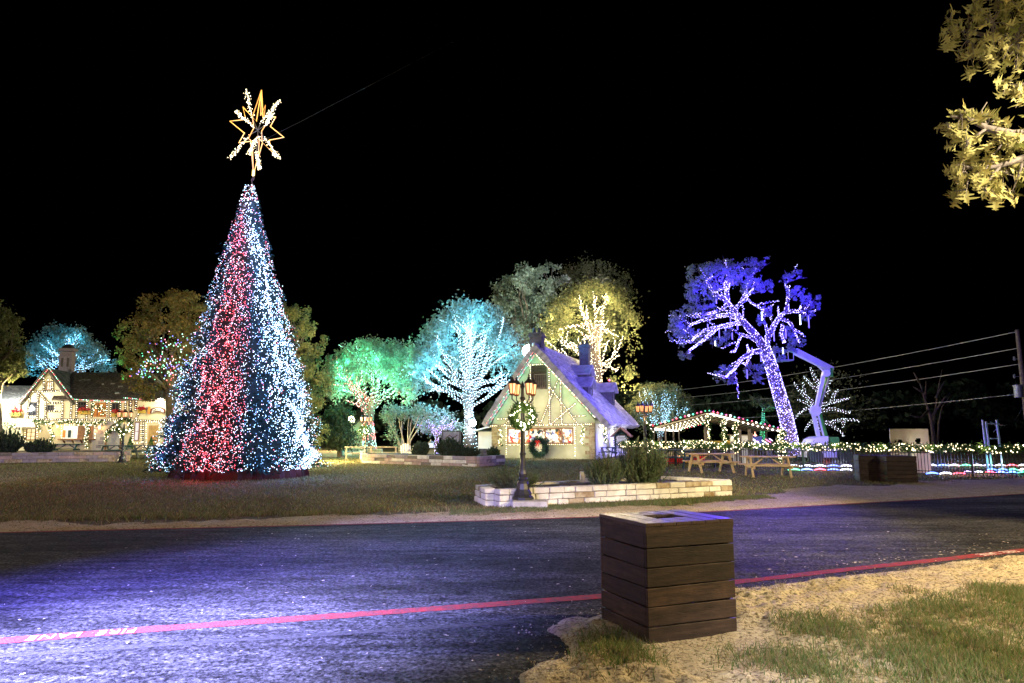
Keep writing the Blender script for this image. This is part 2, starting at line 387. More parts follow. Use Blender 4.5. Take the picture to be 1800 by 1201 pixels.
gx = [-400, -120, -60, -30, -15, 0, 15, 30, 60, 120, 400]; gy = [-40, -10, 0, 10, 20, 30, 45, 60, 100, 200, 600]
for i in range(len(gx) - 1):
    for j in range(len(gy) - 1):
        mb.quad((gx[i], gy[j], 0), (gx[i + 1], gy[j], 0), (gx[i + 1], gy[j + 1], 0), (gx[i], gy[j + 1], 0))
tag(mb.build('ground', ground_mat()), 'brown winter turf stretching from the road to the buildings', kind='structure')
# --- asphalt road
def asphalt_mat():
    m = bpy.data.materials.new('asphalt'); m.use_nodes = True; t = m.node_tree; N = t.nodes; L = t.links
    b = N['Principled BSDF']; b.inputs['Specular IOR Level'].default_value = 0.02
    tc = N.new('ShaderNodeTexCoord')
    def noise(s, d=6, st=None):
        n = N.new('ShaderNodeTexNoise'); n.inputs['Scale'].default_value = s; n.inputs['Detail'].default_value = d
        if st:
            mp = N.new('ShaderNodeMapping'); mp.inputs['Scale'].default_value = st; mp.inputs['Rotation'].default_value = (0, 0, R(-12)); L.new(tc.outputs['Object'], mp.inputs[0]); L.new(mp.outputs[0], n.inputs['Vector'])
        else: L.new(tc.outputs['Object'], n.inputs['Vector'])
        return n
    def ramp(src, a, c, p0, p1):
        r = N.new('ShaderNodeValToRGB'); r.color_ramp.elements[0].position = p0; r.color_ramp.elements[1].position = p1
        r.color_ramp.elements[0].color = (a, a, a, 1); r.color_ramp.elements[1].color = (c, c, c, 1); L.new(src, r.inputs[0]); return r.outputs[0]
    def mul(a, c):
        x = N.new('ShaderNodeMix'); x.data_type = 'RGBA'; x.blend_type = 'MULTIPLY'; x.inputs[0].default_value = 1; L.new(a, x.inputs[6]); L.new(c, x.inputs[7]); return x.outputs[2]
    agg = N.new('ShaderNodeTexVoronoi'); agg.inputs['Scale'].default_value = 52; L.new(tc.outputs['Object'], agg.inputs['Vector'])
    a = ramp(agg.outputs['Color'], 0.30, 2.0, 0.10, 0.95)
    c = ramp(noise(22, 8).outputs['Fac'], 0.012, 0.046, 0.36, 0.68)
    d = ramp(noise(0.55, 5, (0.35, 1.6, 1)).outputs['Fac'], 0.45, 1.5, 0.34, 0.66)
    e = ramp(noise(3.5, 6, (0.5, 2.0, 1)).outputs['Fac'], 0.6, 1.4, 0.35, 0.65)
    col = mul(mul(a, c), mul(d, e))
    fl = N.new('ShaderNodeMix'); fl.data_type = 'RGBA'; fl.inputs[7].default_value = (0.30, 0.29, 0.27, 1); L.new(col, fl.inputs[6])       # ground in grit and worn flecks
    L.new(ramp(noise(24, 3, (0.45, 2.2, 1)).outputs['Fac'], 0.0, 0.75, 0.715, 0.76), fl.inputs[0]); L.new(fl.outputs[2], b.inputs['Base Color'])
    L.new(ramp(noise(5, 5).outputs['Fac'], 0.72, 0.95, 0.3, 0.7), b.inputs['Roughness'])
    bp = N.new('ShaderNodeBump'); bp.inputs['Strength'].default_value = 0.6; bp.inputs['Distance'].default_value = 0.012
    L.new(noise(70, 6).outputs['Fac'], bp.inputs['Height']); L.new(bp.outputs[0], b.inputs['Normal'])
    return m
mb = MB()
xs = list(np.linspace(-14, 22, 73))
for a, c in zip(xs, xs[1:]):
    for k in range(4):
        f = lambda x, q: (x, -6 + (float(far_y(x)) + 6) * q / 4, 0.004)
        mb.quad(f(a, k), f(c, k), f(c, k + 1), f(a, k + 1))
tag(mb.build('road', asphalt_mat()), 'dark asphalt road crossing the foreground', kind='structure')
# --- painted red lines and the writing on them
red_line = mat('worn_red_road_paint', (0.25, 0.022, 0.022), 0.9, 0.25, 13, 0.7, 60, col2=(0.085, 0.035, 0.033), spec=0.1)
white_line = mat('worn_white_road_paint', (0.66, 0.64, 0.62), 0.7, 0.2, 45, 0.3, 60, col2=(0.52, 0.48, 0.47))
def jl(x): return (float(vnoise(np.array([x * 6.0 + 200]), np.array([.5]), 1, 3)[0]) - .5) * .035
def stripe(fn, w, x0, x1, n, z):
    mb = MB(); xs = np.linspace(x0, x1, n)
    for a, c in zip(xs, xs[1:]):
        ya, yc = float(fn(a)), float(fn(c)); mb.quad((a, ya - w + jl(a), z), (c, yc - w + jl(c), z), (c, yc + jl(c + 50), z), (a, ya + jl(a + 50), z))
    return mb
o = stripe(lambda x: near_y(x) + 0.085, 0.18, -9, 15, 300, 0.008).build('road_marking', red_line); tag(o, 'wide red fire lane line along the near side of the road', kind='structure')
o = stripe(lambda x: far_y(x) - 0.03, 0.12, -13.5, 21, 90, 0.008).build('road_marking', red_line); tag(o, 'thin red line along the far edge of the road', kind='structure')
seam = mat('worn_asphalt_seam', (0.030, 0.030, 0.030), 0.9, 0.5, 25, 0.5, 70, spec=0.1)
o = stripe(lambda x: near_y(x) - 0.62 - 0.06 * x, 0.10, -6, 0.1, 40, 0.007).build('road_marking', seam); tag(o, 'faint pale seam across the near asphalt', kind='structure')
def letter_text(s, px, py, size, name, mt, flip=True, dz=0.012):
    cu = bpy.data.curves.new(name, 'FONT'); cu.body = s; cu.size = size; cu.align_x = 'CENTER'; cu.align_y = 'CENTER'; cu.space_character = 1.08
    p = gnd(px, py); sl = math.atan2(float(near_y(p.x + .4) - near_y(p.x - .4)), 0.8)
    o = bpy.data.objects.new(name, cu); C.objects.link(o); cu.materials.append(mt)
    o.location = (p.x, float(near_y(p.x)) - 0.005, dz); o.rotation_euler = (0, 0, sl + (math.pi if flip else 0)); return o
for w_, px_, lb in (('FIRE', 203, 'upside down white word FIRE painted on the red line'), ('LANE', 112, 'upside down white word LANE painted on the red line at far left')):
    o = letter_text(w_, px_, 1114, 0.19, 'road_lettering', white_line); o.scale = (0.78, 1, 1); o = text_mesh(o, 'road_lettering'); tag(o, lb, 'lettering')
for w_, px_, lb in (('FIRE', 1785, 'worn white word FIRE on the red line cut by the right edge'), ('LANE', 1732, 'worn white word LANE on the red line near the right edge')):
    o = letter_text(w_, px_, 974, 0.19, 'road_lettering', white_line); o.scale = (0.8, 1, 1); o = text_mesh(o, 'road_lettering'); tag(o, lb, 'lettering')
# --- sand verges as height fields
def dist_poly(X, Y, poly):
    """signed distance, positive inside"""
    P = np.array(poly, np.float32); n = len(P); d = np.full(X.shape, 1e9, np.float32); ins = np.zeros(X.shape, bool)
    for i in range(n):
        a = P[i]; b = P[(i + 1) % n]; e = b - a; wx = X - a[0]; wy = Y - a[1]
        t = np.clip((wx * e[0] + wy * e[1]) / (e @ e), 0, 1)
        d = np.minimum(d, np.hypot(wx - e[0] * t, wy - e[1] * t))
        c1 = (Y >= a[1]) & (Y < b[1]) & (e[0] * wy > e[1] * wx); c2 = (Y < a[1]) & (Y >= b[1]) & (e[0] * wy < e[1] * wx)
        ins ^= (c1 | c2)
    return np.where(ins, d, -d)
def sand_mat(name, c1, c2, c3):
    m = mat(name, c1, 0.95, 0, 3.2, 0.9, 55, col2=c2, spec=0.1)
    t = m.node_tree; N = t.nodes; L = t.links; b = N['Principled BSDF']
    tc = N.new('ShaderNodeTexCoord'); n = N.new('ShaderNodeTexNoise'); n.inputs['Scale'].default_value = 30; n.inputs['Detail'].default_value = 8; L.new(tc.outputs['Object'], n.inputs['Vector'])
    r = N.new('ShaderNodeValToRGB'); r.color_ramp.elements[0].position = 0.36; r.color_ramp.elements[1].position = 0.5; L.new(n.outputs['Fac'], r.inputs[0])
    mx = N.new('ShaderNodeMix'); mx.data_type = 'RGBA'; mx.inputs[6].default_value = (*c3, 1); L.new(r.outputs[0], mx.inputs[0])
    src = b.inputs['Base Color'].links[0].from_socket; L.new(src, mx.inputs[7]); L.new(mx.outputs[2], b.inputs['Base Color'])
    return m
SAND = sand_mat('pale_sandy_soil', (0.38, 0.31, 0.20), (0.52, 0.45, 0.32), (0.13, 0.10, 0.06))
STRAW = sand_mat('straw_and_sand', (0.30, 0.235, 0.13), (0.44, 0.36, 0.23), (0.13, 0.105, 0.05))
NEAR_POLY = [(p.x, p.y - 0.12) for p in poly_px([(2600, 908), (2150, 940), (1800, 977), (1650, 993), (1500, 1010), (1300, 1034), (1180, 1050)])] + \
            [tuple(gnd(*p)[:2]) for p in [(1060, 1082), (1005, 1090), (962, 1110), (1003, 1146), (955, 1165), (925, 1201)]] + [(0.1, 3.2), (0.0, -2), (30, -2)]
def sand_height(X, Y):
    d = dist_poly(X, Y, NEAR_POLY) + (vnoise(X, Y, 3.1, 3) - .5) * 0.16 + (vnoise(X, Y, 9, 4) - .5) * 0.07
    e = np.clip(d / 0.35, -1, 1)
    bump = vnoise(X, Y, 5.5, 5) * 0.030 + vnoise(X, Y, 13, 6) * 0.030 + vnoise(X, Y, 31, 7) * 0.014 + vnoise(X, Y, 1.3, 8) * 0.03
    calm = 0.45 + 0.55 * vnoise(X, Y, 0.9, 11)
    calm = calm * (1 - .8 * np.exp(-(((X - 1.5) / .75) ** 2 + ((Y - 5.25) / .6) ** 2) ** 2))        # trodden flat round the bin
    return np.where(e > 0, 0.004 + np.sqrt(np.abs(e)) * (0.018 + bump * 1.45 * calm), -0.05 + 0.054 * (1 + e)), d
def grid_mesh(name, x, y, fn, m):
    X, Y = np.meshgrid(x, y); Z = fn(X, Y); V = np.stack([X, Y, Z], -1).reshape(-1, 3); nx = len(x)
    i = np.arange(len(y) - 1)[:, None] * nx + np.arange(nx - 1)[None]; F = np.stack([i, i + 1, i + nx + 1, i + nx], -1).reshape(-1, 4)
    keep = Z.reshape(-1)[F].max(axis=1) > 0.0
    return npmesh_idx(name, V, F[keep], m, smooth=True)
o = grid_mesh('sand_verge', np.linspace(-0.4, 9.5, 420), np.linspace(2.2, 11.5, 380), lambda X, Y: sand_height(X, Y)[0], SAND)
tag(o, 'trodden pale sand along the near side of the road', kind='structure')
def far_height(X, Y):
    wv = 0.75 + 0.045 * np.clip(X + 14, 0, 40) + np.clip(X - 4.5, 0, 4) * 0.55
    d1 = Y - far_y(X) - 0.02; d2 = far_y(X) + wv + (vnoise(X, Y, 0.8, 21) - .5) * 1.3 + (vnoise(X, Y, 4, 22) - .5) * 0.5 - Y
    e = np.clip(np.minimum(d1 / 0.25, d2 / 0.5), -1, 1)
    return np.where(e > 0, 0.004 + np.abs(e) ** .5 * (0.012 + vnoise(X, Y, 6, 23) * 0.03 + vnoise(X, Y, 15, 24) * 0.015), -0.02 + 0.024 * (1 + e))
o = grid_mesh('far_verge', np.linspace(-14, 21, 560), np.linspace(10, 27, 260), far_height, STRAW)
tag(o, 'strip of straw and sand along the far road edge', kind='structure')
# --- grass blades
def blades(name, X, Y, Z, h, w, mats, seed, lean=0.7, label=None):
    g = np.random.default_rng(seed); n = len(X); B = np.stack([X, Y, Z], -1)
    ang = g.uniform(0, 6.283, n); sd = np.stack([np.cos(ang), np.sin(ang), np.zeros(n)], -1) * (w * g.uniform(.6, 1.4, n))[:, None]
    hh = h * g.uniform(.45, 1.35, n); a2 = g.uniform(0, 6.283, n); ln = hh * lean * g.uniform(0.1, 1.2, n)
    tip = B + np.stack([np.cos(a2) * ln, np.sin(a2) * ln, hh], -1)
    o = npmesh(name, np.stack([B - sd, B + sd, tip], 1), 3, mats, None, g.integers(0, len(mats), n))
    return tag(o, label, 'grass', kind='stuff')
G_GREEN = leafmat('green_grass', (0.06, 0.10, 0.03), (0.18, 0.23, 0.085), 0.35)
G_DRY = leafmat('dry_grass', (0.16, 0.125, 0.06), (0.34, 0.28, 0.15), 0.3)
G_BROWN = leafmat('brown_grass', (0.075, 0.062, 0.032), (0.20, 0.155, 0.085), 0.3)
g = np.random.default_rng(5)
n = 760000; X = g.uniform(0.0, 9.0, n); Y = g.uniform(2.6, 10.0, n)
Z, D = sand_height(X, Y)
big = vnoise(X, Y, 0.75, 31) * .6 + vnoise(X, Y, 2.1, 32) * .4
edge = np.interp(X, [0, 1.2, 2.0, 3.0, 4.0, 9], [3.0, 4.2, 5.0, 5.7, 6.6, 9.4])        # how far out the turf reaches
dens = np.clip((edge - Y) * 0.85 + (big - 0.5) * 3.2, 0, 1)
dens *= np.clip(0.25 + 1.5 * (X - 1.0) / 2.2, 0.30, 1)
bx = np.array([at(1141, 1142, 5.05).x, at(1141, 1142, 5.05).y])
near_bin = np.exp(-(((X - 0.75) / 0.22) ** 2 + ((Y - 5.15) / 0.35) ** 2)) + 0.8 * np.exp(-(((X - 1.95) / 0.35) ** 2 + ((Y - 5.0) / 0.25) ** 2))
dens = np.maximum(dens, np.clip(near_bin, 0, .9))
keep = (g.random(n) < dens * 0.62) & (D > 0.02)
X, Y, Z = X[keep], Y[keep], Z[keep]
blades('grass', X, Y, Z - 0.004, 0.060, 0.0040, [G_GREEN, G_GREEN, G_DRY], 6, 0.9, 'short green and straw coloured grass beside the wooden bin')
n = 120000; X = g.uniform(0.2, 9.3, n); Y = g.uniform(3.0, 10.5, n); Z, D = sand_height(X, Y); k = (D > .05) & (g.random(n) < .12 + .5 * vnoise(X, Y, 1.7, 71) ** 3)
blades('straw', X[k], Y[k], Z[k], 0.022, 0.0028, [G_DRY, G_DRY, G_BROWN], 16, 2.6, 'dry straw bits strewn over the pale sand by the bin')['category'] = 'straw'
n = 330000; Y = 10.5 + (g.random(n) ** 1.6) * 34; X = (g.random(n) * 2 - 1) * (Y * 0.80 + 1)
d = Y - far_y(X) - 0.85 - 0.045 * np.clip(X + 14, 0, 40) - np.clip(X - 4.5, 0, 4) * .5
keep = (d + (vnoise(X, Y, .8, 41) - .5) * 1.0 > 0) | ((d > -0.9) & (g.random(n) < 0.12)); X, Y = X[keep], Y[keep]
H = 0.035 + 0.03 * vnoise(X, Y, 0.5, 42) + 0.05 * np.exp(-((Y - far_y(X) - 1.4) / 0.5) ** 2)
gg = np.random.default_rng(9)
blades('grass', X, Y, np.zeros(len(X)), H, 0.004 + 0.00035 * Y, [G_BROWN, G_BROWN, G_DRY, G_GREEN], 7, 1.0, 'brown winter grass of the lawn beyond the road')
# green grass growing at the foot of the planter and along the lawn edge
n = 26000; t = g.random(n); X = -1.2 + 7.6 * t; Y = 14.1 + (X + .33) * 0.47 - g.random(n) ** 2 * 0.75 + 0.35
blades('grass', X, Y, np.zeros(n), 0.075, 0.007, [G_GREEN, G_GREEN, G_BROWN], 8, 0.8, 'green tufts along the foot of the stone planter')
# crumbs of sand kicked over the edge of the asphalt
n = 26000; X = g.uniform(-.6, 8, n); Y = g.uniform(3.0, 10, n); D = dist_poly(X, Y, NEAR_POLY); k = (D < .12) & (g.random(n) < np.exp(-np.abs(D - .0) / .13) * .8); X, Y = X[k], Y[k]
cr = npmesh_idx('sand_crumbs', (np.stack([X, Y, np.full(len(X), .008)], -1)[:, None] + OCT_V[None] * (.003 + .007 * g.random(len(X)) ** 2)[:, None, None]).reshape(-1, 3), (np.arange(len(X))[:, None, None] * 6 + OCT_F[None]).reshape(-1, 3), SAND)
tag(cr, 'crumbs of sand scattered along the near road edge', 'sand', kind='stuff')
# pale flecks and dead leaves blown over the asphalt
n = 420; X = g.uniform(-6, 9, n); Y = g.uniform(3.4, 13, n); k = (Y < far_y(X) - .2) & (sand_height(X, Y)[1] < -0.05); X, Y = X[k], Y[k]
extra = g.random((150, 2)); ex = 3 + extra[:, 0] * 6; ey = near_y(ex) + 0.25 + extra[:, 1] ** 2 * 1.2; X = np.r_[X, ex]; Y = np.r_[Y, ey]
o = leaves('fallen_leaves', np.stack([X, Y, np.full(len(X), 0.010)], -1), 0.042, leafmat('bleached_leaf', (0.25, 0.20, 0.13), (0.62, 0.56, 0.46), 0.1), None, 3, 0.5, spread=0.0, dirs=np.stack([np.cos(X * 91), np.sin(X * 91), np.zeros(len(X))], -1))
co = np.empty(len(o.data.vertices) * 3, np.float32); o.data.vertices.foreach_get('co', co); co[2::3] = 0.009 + np.abs(co[2::3] - 0.010) * 0.3; o.data.vertices.foreach_set('co', co)
tag(o, 'bleached leaf scraps blown over the asphalt', 'leaves', kind='stuff')
# ================================================================== TREES
def lobes_px(L, Y, base, seed, dy=0.5, depth=1.0):
    """ellipsoids of foliage from (px, py, radius px[, radius y px]) seen at depth Y, in the tree's own coordinates"""
    q = random.Random(seed); out = []
    for l in L:
        px, py, r = l[0], l[1], l[2]; ry = l[3] if len(l) > 3 else r
        k = q.uniform(-dy, dy) * r / FPX * Y * 1.2
        p = at(px, py, Y + k) - base
        s = Y / FPX
        out.append((p, r * s, r * s * depth, ry * s))
    return out
def crown_points(lob, n, seed, under=1.0, clump=0.20, hollow=0.72, nclump=46):
    g = np.random.default_rng(seed); P = []
    A = np.array([l[1] * l[3] for l in lob]); A = A / A.sum()
    cz = np.average([l[0].z for l in lob], weights=A)
    for (c, rx, ry, rz), a in zip(lob, A):
        k = max(40, int(n * a)); nc = max(8, int(nclump * max(0.4, a * len(lob))))
        d = g.normal(size=(nc, 3)); d /= np.linalg.norm(d, axis=1, keepdims=True)
        rad = hollow + (1.04 - hollow) * g.random(nc) ** .6
        cc = d * rad[:, None]
        w = np.where(d[:, 2] < -0.15, under, 1.0); w = w * g.uniform(.4, 1.5, nc); w /= w.sum()
        idx = g.choice(nc, k, p=w); off = g.normal(size=(k, 3)) * clump * g.uniform(.6, 1.3, nc)[idx][:, None]
        P.append((cc[idx] + off) * np.array([rx, ry, rz]) + np.array(c))
    return np.concatenate(P)
def bez(a, b, c, d, n):
    out = []
    for i in range(n + 1):
        t = i / n; s = 1 - t
        out.append(a * s ** 3 + b * 3 * s * s * t + c * 3 * s * t * t + d * t ** 3)
    return out
def auto_limbs(lob, trunk, r0, n, seed, reach=0.8, sub=2, z0=0.0, z1=1.0):
    """limbs from the trunk towards points inside the foliage"""
    q = random.Random(seed); res = []
    T = trunk; top = T[-1]
    for i in range(n):
        c, rx, ry, rz = q.choice(lob)
        d = Vector((q.gauss(0, 1), q.gauss(0, 1), abs(q.gauss(0, 1)) * 0.8 + .1)).normalized()
        tgt = c + Vector((d.x * rx, d.y * ry, d.z * rz)) * reach * q.uniform(.6, 1.0)
        t = z0 + (z1 - z0) * q.random(); k = t * (len(T) - 1); j = min(int(k), len(T) - 2); st = T[j].lerp(T[j + 1], k - j)
        v = tgt - st; L = v.length
        hz = Vector((v.x, v.y, 0))
        path = bez(st, st + hz * .25 + Vector((0, 0, L * .18)), tgt - Vector((0, 0, v.z * .30)) - hz * .15, tgt, 7)
        path = [path[0]] + [p + Vector((q.gauss(0, 1), q.gauss(0, 1), q.gauss(0, 1))) * L * .018 for p in path[1:]]
        r = r0 * q.uniform(.28, .45); rad = [max(.018, r * (1 - .88 * (m / 7))) for m in range(8)]
        res.append((path, rad))
        for s in range(sub):
            m = q.randint(2, 5); a = path[m]; dirv = (path[m + 1] - path[m]).normalized()
            o = Vector((q.gauss(0, 1), q.gauss(0, 1), q.gauss(0, .7) + .35)); o = (o - dirv * o.dot(dirv)).normalized()
            Ls = L * q.uniform(.22, .42); e = a + (dirv * .75 + o * .65) * Ls
            pp = bez(a, a + dirv * Ls * .3, e - o * Ls * .1, e, 4); rr = [max(.014, rad[m] * .6 * (1 - .8 * x / 4)) for x in range(5)]
            res.append((pp, rr))
    return res
def make_tree(name, label, cat, base, trunk_px, Y, r0, lob, nleaf, lsize, lmat, limbs=None, bark='bark', seed=1, under=1.0, clump=0.2, hollow=0.72, group=None, flare=1.35, leaf_aspect=0.6, nclump=46, open_to=None):
    root = thing(name, label, cat, base, 0, group)
    tr = [at(px, py, Y) - base for px, py in trunk_px]; tr[0] = Vector((tr[0].x, tr[0].y, -0.05))
    rad = [r0 * (flare if i == 0 else 1 - .45 * i / max(1, len(tr) - 1)) for i in range(len(tr))]
    mb = MB(); mb.tube(tr, rad, 10); mb.build('trunk', M[bark], root, True)
    if limbs:
        mb = MB()
        for p, r in limbs(tr): mb.tube(p, r, 6)
        mb.build('limb', M[bark], root, True)
    if nleaf:
        P = crown_points(lob, nleaf, seed, under, clump, hollow, nclump)
        if open_to is not None:      # crown pruned open on the lawn side so that the strung limbs show
            za, zb, rx = open_to; g = np.random.default_rng(seed + 3)
            zc = za + (zb - za) * (1 - (P[:, 0] / rx) ** 2); k = np.clip((P[:, 2] - zc) / (0.25 * (zb - za)), 0.05, 1)
            P = P[(P[:, 1] > 0.35 * rx) | (g.random(len(P)) < k)]
        leaves('crown', P, lsize, lmat, root, seed + 5, leaf_aspect)
    return root, tr, rad
def string_on(base, label, paths, step, r, mats, wts=None, per_turn=6, minr=0.0, group=None, out=0.02, name='string_lights', cat='string lights'):
    s = thing(name, label, cat, base, 0, group); pts = []
    for p, rad in paths:
        if max(rad) >= minr: pts += wrap(p, rad, step, per_turn, out)
    pick = None
    if wts is not None: pick = np.random.default_rng(len(pts)).choice(len(mats), len(pts), p=wts)
    if pts: bulbs(s, pts, r, mats, pick)
    return s
def glows(parent, pts, power, col, radius=0.12):
    for p in pts: lamp('bulb_glow', 'POINT', p, power, col, radius, parent)
def pick_in(lob, n, seed, k=0.6, up=0.0):
    q = random.Random(seed); o = []
    for i in range(n):
        c, rx, ry, rz = lob[i % len(lob)]
        d = Vector((q.gauss(0, 1), q.gauss(0, 1), q.gauss(0, 1) + up)).normalized() * q.uniform(.1, k)
        o.append(c + Vector((d.x * rx, d.y * ry, d.z * rz)))
    return o
def base_at(px, Y): p = at(px, 700, Y); return Vector((p.x, Y, 0))

# ---- big ice blue tree left of the cottage
Y = 50; B = base_at(826, Y)
lob = lobes_px([(822, 590, 62, 56), (770, 628, 48, 44), (872, 622, 48, 46), (820, 640, 66, 50), (758, 672, 38, 34), (885, 668, 34, 34), (830, 560, 40, 30), (795, 590, 46, 40), (855, 585, 42, 40), (750, 640, 30, 30)], Y, B, 3, .6)
limbs = {}
def lf(tr): limbs['a'] = auto_limbs(lob, tr, .26, 27, 11, 1.12, 2, .55, 1.0); return limbs['a']
root, tr, rad = make_tree('oak_tree', 'large rounded tree glowing ice blue just left of the cottage', 'tree', B, [(826, 790), (826, 750), (824, 725), (820, 700), (821, 670)], Y, .42, lob, 26000, .21, M['leaf_pale'], lf, 'bark', 21, .18, .15, .66, 'trees lit up around the lawn', open_to=(1.5, 8.7, 4.1), nclump=60)
s = string_on(B, 'ice white string lights wound round the trunk and limbs of the large blue tree', [(tr, rad)] * 3 + limbs['a'], .05, .026, [B_WHITE, B_CYANW, B_ICE], [.5, .35, .15], 5)
glows(s, pick_in(lob, 44, 4, .95), 190, (0.11, 0.50, 1.0)); glows(s, [Vector((1.6, -2.5, 3.4)), Vector((-2.4, -2.8, 4)), Vector((0.3, -4.4, 8.6)), Vector((-2.5, -4.0, 7)), Vector((2.6, -4.2, 7)), Vector((-3.4, -3.0, 5.4)), Vector((3.2, -3.0, 5.2)), Vector((-1.2, -4.6, 10.2)), Vector((1.8, -4.6, 10))], 560, (0.14, 0.54, 1.0))
fl = thing('floodlight', 'glaring white floodlight clamped to the trunk of the large blue tree', 'floodlight', B + Vector((.25, -.62, 2.35)), 0)
mb = MB(); mb.box((0, .06, 0), (.42, .12, .36)); mb.bar((0, .12, -.1), (-.2, .6, -.2), .05, .05); mb.build('housing', M['iron'], fl)
mb = MB(); mb.lathe([(.02, 0), (.22, .02), (.25, .06), (.2, .1), (.02, .12)], (0, 0, 0), 12); o = mb.build('lens', emit('flood_lens', (0.92, 0.95, 1.0), 40), fl); o.rotation_euler = (R(90), 0, 0)
lamp('floodlight_beam', 'POINT', (0, -.5, 0), 900, (.55, .7, 1.0), .1, fl)
# ---- red and green tree
Y = 52; B = base_at(650, Y)
lob = lobes_px([(650, 640, 58, 40), (612, 665, 34, 32), (692, 650, 36, 40), (640, 618, 38, 22), (680, 625, 34, 26), (605, 690, 26, 28), (700, 690, 30, 26), (655, 670, 50, 30), (598, 640, 22, 24)], Y, B, 5, .6)
def lf(tr): limbs['b'] = auto_limbs(lob, tr, .24, 17, 17, 1.05, 2, .5, 1.0); return limbs['b']
root, tr, rad = make_tree('oak_tree', 'tree lit green and red between the giant Christmas tree and blue tree', 'tree', B, [(649, 792), (649, 765), (648, 742), (652, 722), (654, 705)], Y, .44, lob, 18000, .20, M['leaf_pale'], lf, 'bark', 33, .22, .16, .66, 'trees lit up around the lawn', open_to=(1.2, 6.0, 3.0), nclump=60)
L = limbs['b']; h = len(L) // 3
s = string_on(B, 'green string lights wound round the limbs of the red and green tree', L[h:] + [(tr[2:], rad[2:])], .065, .030, [B_GREEN, emit('mint_bulb', (.45, 1.0, .75), 3.2)], [.45, .55], 5)
glows(s, pick_in(lob, 34, 8, .95), 165, (0.10, 1.0, 0.52)); glows(s, [Vector((-1.5, -3.4, 5)), Vector((1.6, -3.4, 5.5)), Vector((0, -3.9, 6.2)), Vector((-2.4, -3, 6)), Vector((2.4, -3, 6.6))], 420, (0.10, 1.0, 0.52))
s = string_on(B, 'red string lights on some limbs of the red and green tree', L[:h], .065, .030, [B_RED, B_PINK], [.6, .4], 5)
glows(s, [Vector((-2.2, -1.5, 4)), Vector((2.6, -1.5, 4.2)), Vector((0, -1, 4.5))], 160, (1.0, .12, .10))
# candy bands on the trunk
s = thing('string_lights', 'bands of red and mint lights round the trunk of the red and green tree', 'string lights', B)
pts = wrap(tr[:3], rad[:3], .012, 7); z = np.array([p.z for p in pts]); band = (np.floor(z / .55).astype(int)) % 2
bulbs(s, pts, .042, [B_RED, emit('mint_bulb', (.45, 1, .75), 3.2)], band)
# ---- warm white oak behind the cottage
Y = 60; B = base_at(1050, Y)
lob = lobes_px([(1040, 540, 56, 42), (985, 580, 42, 34), (1080, 570, 40, 40), (1035, 590, 60, 44), (1085, 620, 36, 40), (965, 600, 26, 24), (1095, 665, 26, 30), (1000, 545, 34, 28), (1060, 520, 36, 24), (1102, 685, 16, 18)], Y, B, 9, .6)
def lf(tr): limbs['c'] = auto_limbs(lob, tr, .36, 16, 23, 1.0, 2, .3, 1.0); return limbs['c']
root, tr, rad = make_tree('oak_tree', 'golden lit oak with bright warm limbs rising behind the cottage roof', 'tree', B, [(1052, 780), (1050, 700), (1048, 650), (1046, 610), (1050, 575)], Y, .55, lob, 22000, .24, M['leaf_oak'], lf, 'bark', 41, .2, .15, .66, 'trees lit up around the lawn', open_to=(6.0, 13.2, 4.4), nclump=60)
s = string_on(B, 'warm white string lights on the limbs of the golden oak behind the cottage', [(tr, rad)] * 3 + limbs['c'], .075, .034, [B_WARM2, B_WARM], [.7, .3], 5)
glows(s, pick_in(lob, 34, 12, .95), 290, (1.0, .80, .40)); glows(s, [Vector((-2.5, -4.2, 9)), Vector((1.5, -4.2, 10)), Vector((2.5, -4, 6)), Vector((-1, -4.8, 12.5))], 480, (1.0, .80, .42))
# ---- dim grey green trees behind
Y = 70; B = base_at(925, Y)
lob = lobes_px([(925, 510, 48, 40), (890, 560, 34, 50), (960, 500, 44, 34), (945, 560, 50, 50), (900, 600, 34, 40), (905, 520, 34, 34), (940, 482, 24, 16)], Y, B, 13, .5)
def lf(tr): return auto_limbs(lob, tr, .5, 14, 29, .85, 2, .3, 1.0)
make_tree('oak_tree', 'tall dim grey green tree behind the cottage chimney', 'tree', B, [(925, 790), (925, 640), (928, 560)], Y, .5, lob, 16000, .26, M['leaf_pale'], lf, 'bark', 43, 1, .12, .66, 'dim trees in the background', nclump=30)
Y = 76; B = base_at(1052, Y)
lob = lobes_px([(1030, 490, 40, 30), (1075, 500, 34, 30), (1000, 500, 30, 26), (1050, 475, 26, 16), (1098, 500, 14, 16), (1060, 530, 50, 40), (1085, 555, 24, 40)], Y, B, 15, .5)
def lf(tr): return auto_limbs(lob, tr, .5, 16, 31, .95, 2, .4, 1.0)
make_tree('oak_tree', 'dark sparse tree topping out above the golden oak', 'tree', B, [(1052, 790), (1052, 620), (1050, 540)], Y, .5, lob, 8000, .24, M['leaf_oak'], lf, 'bark', 47, 1, .17, .6, 'dim trees in the background')
lamp('back_tree_fill', 'POINT', at(900, 640, 62.5), 5200, (.78, 1.0, .86), .3); lamp('back_tree_fill', 'POINT', at(948, 470, 63.5), 2000, (.8, .95, .95), .3); lamp('back_tree_fill', 'POINT', at(1040, 478, 70), 900, (.7, .6, 1.0), .3)  # added unseen fills that brighten the dim back trees
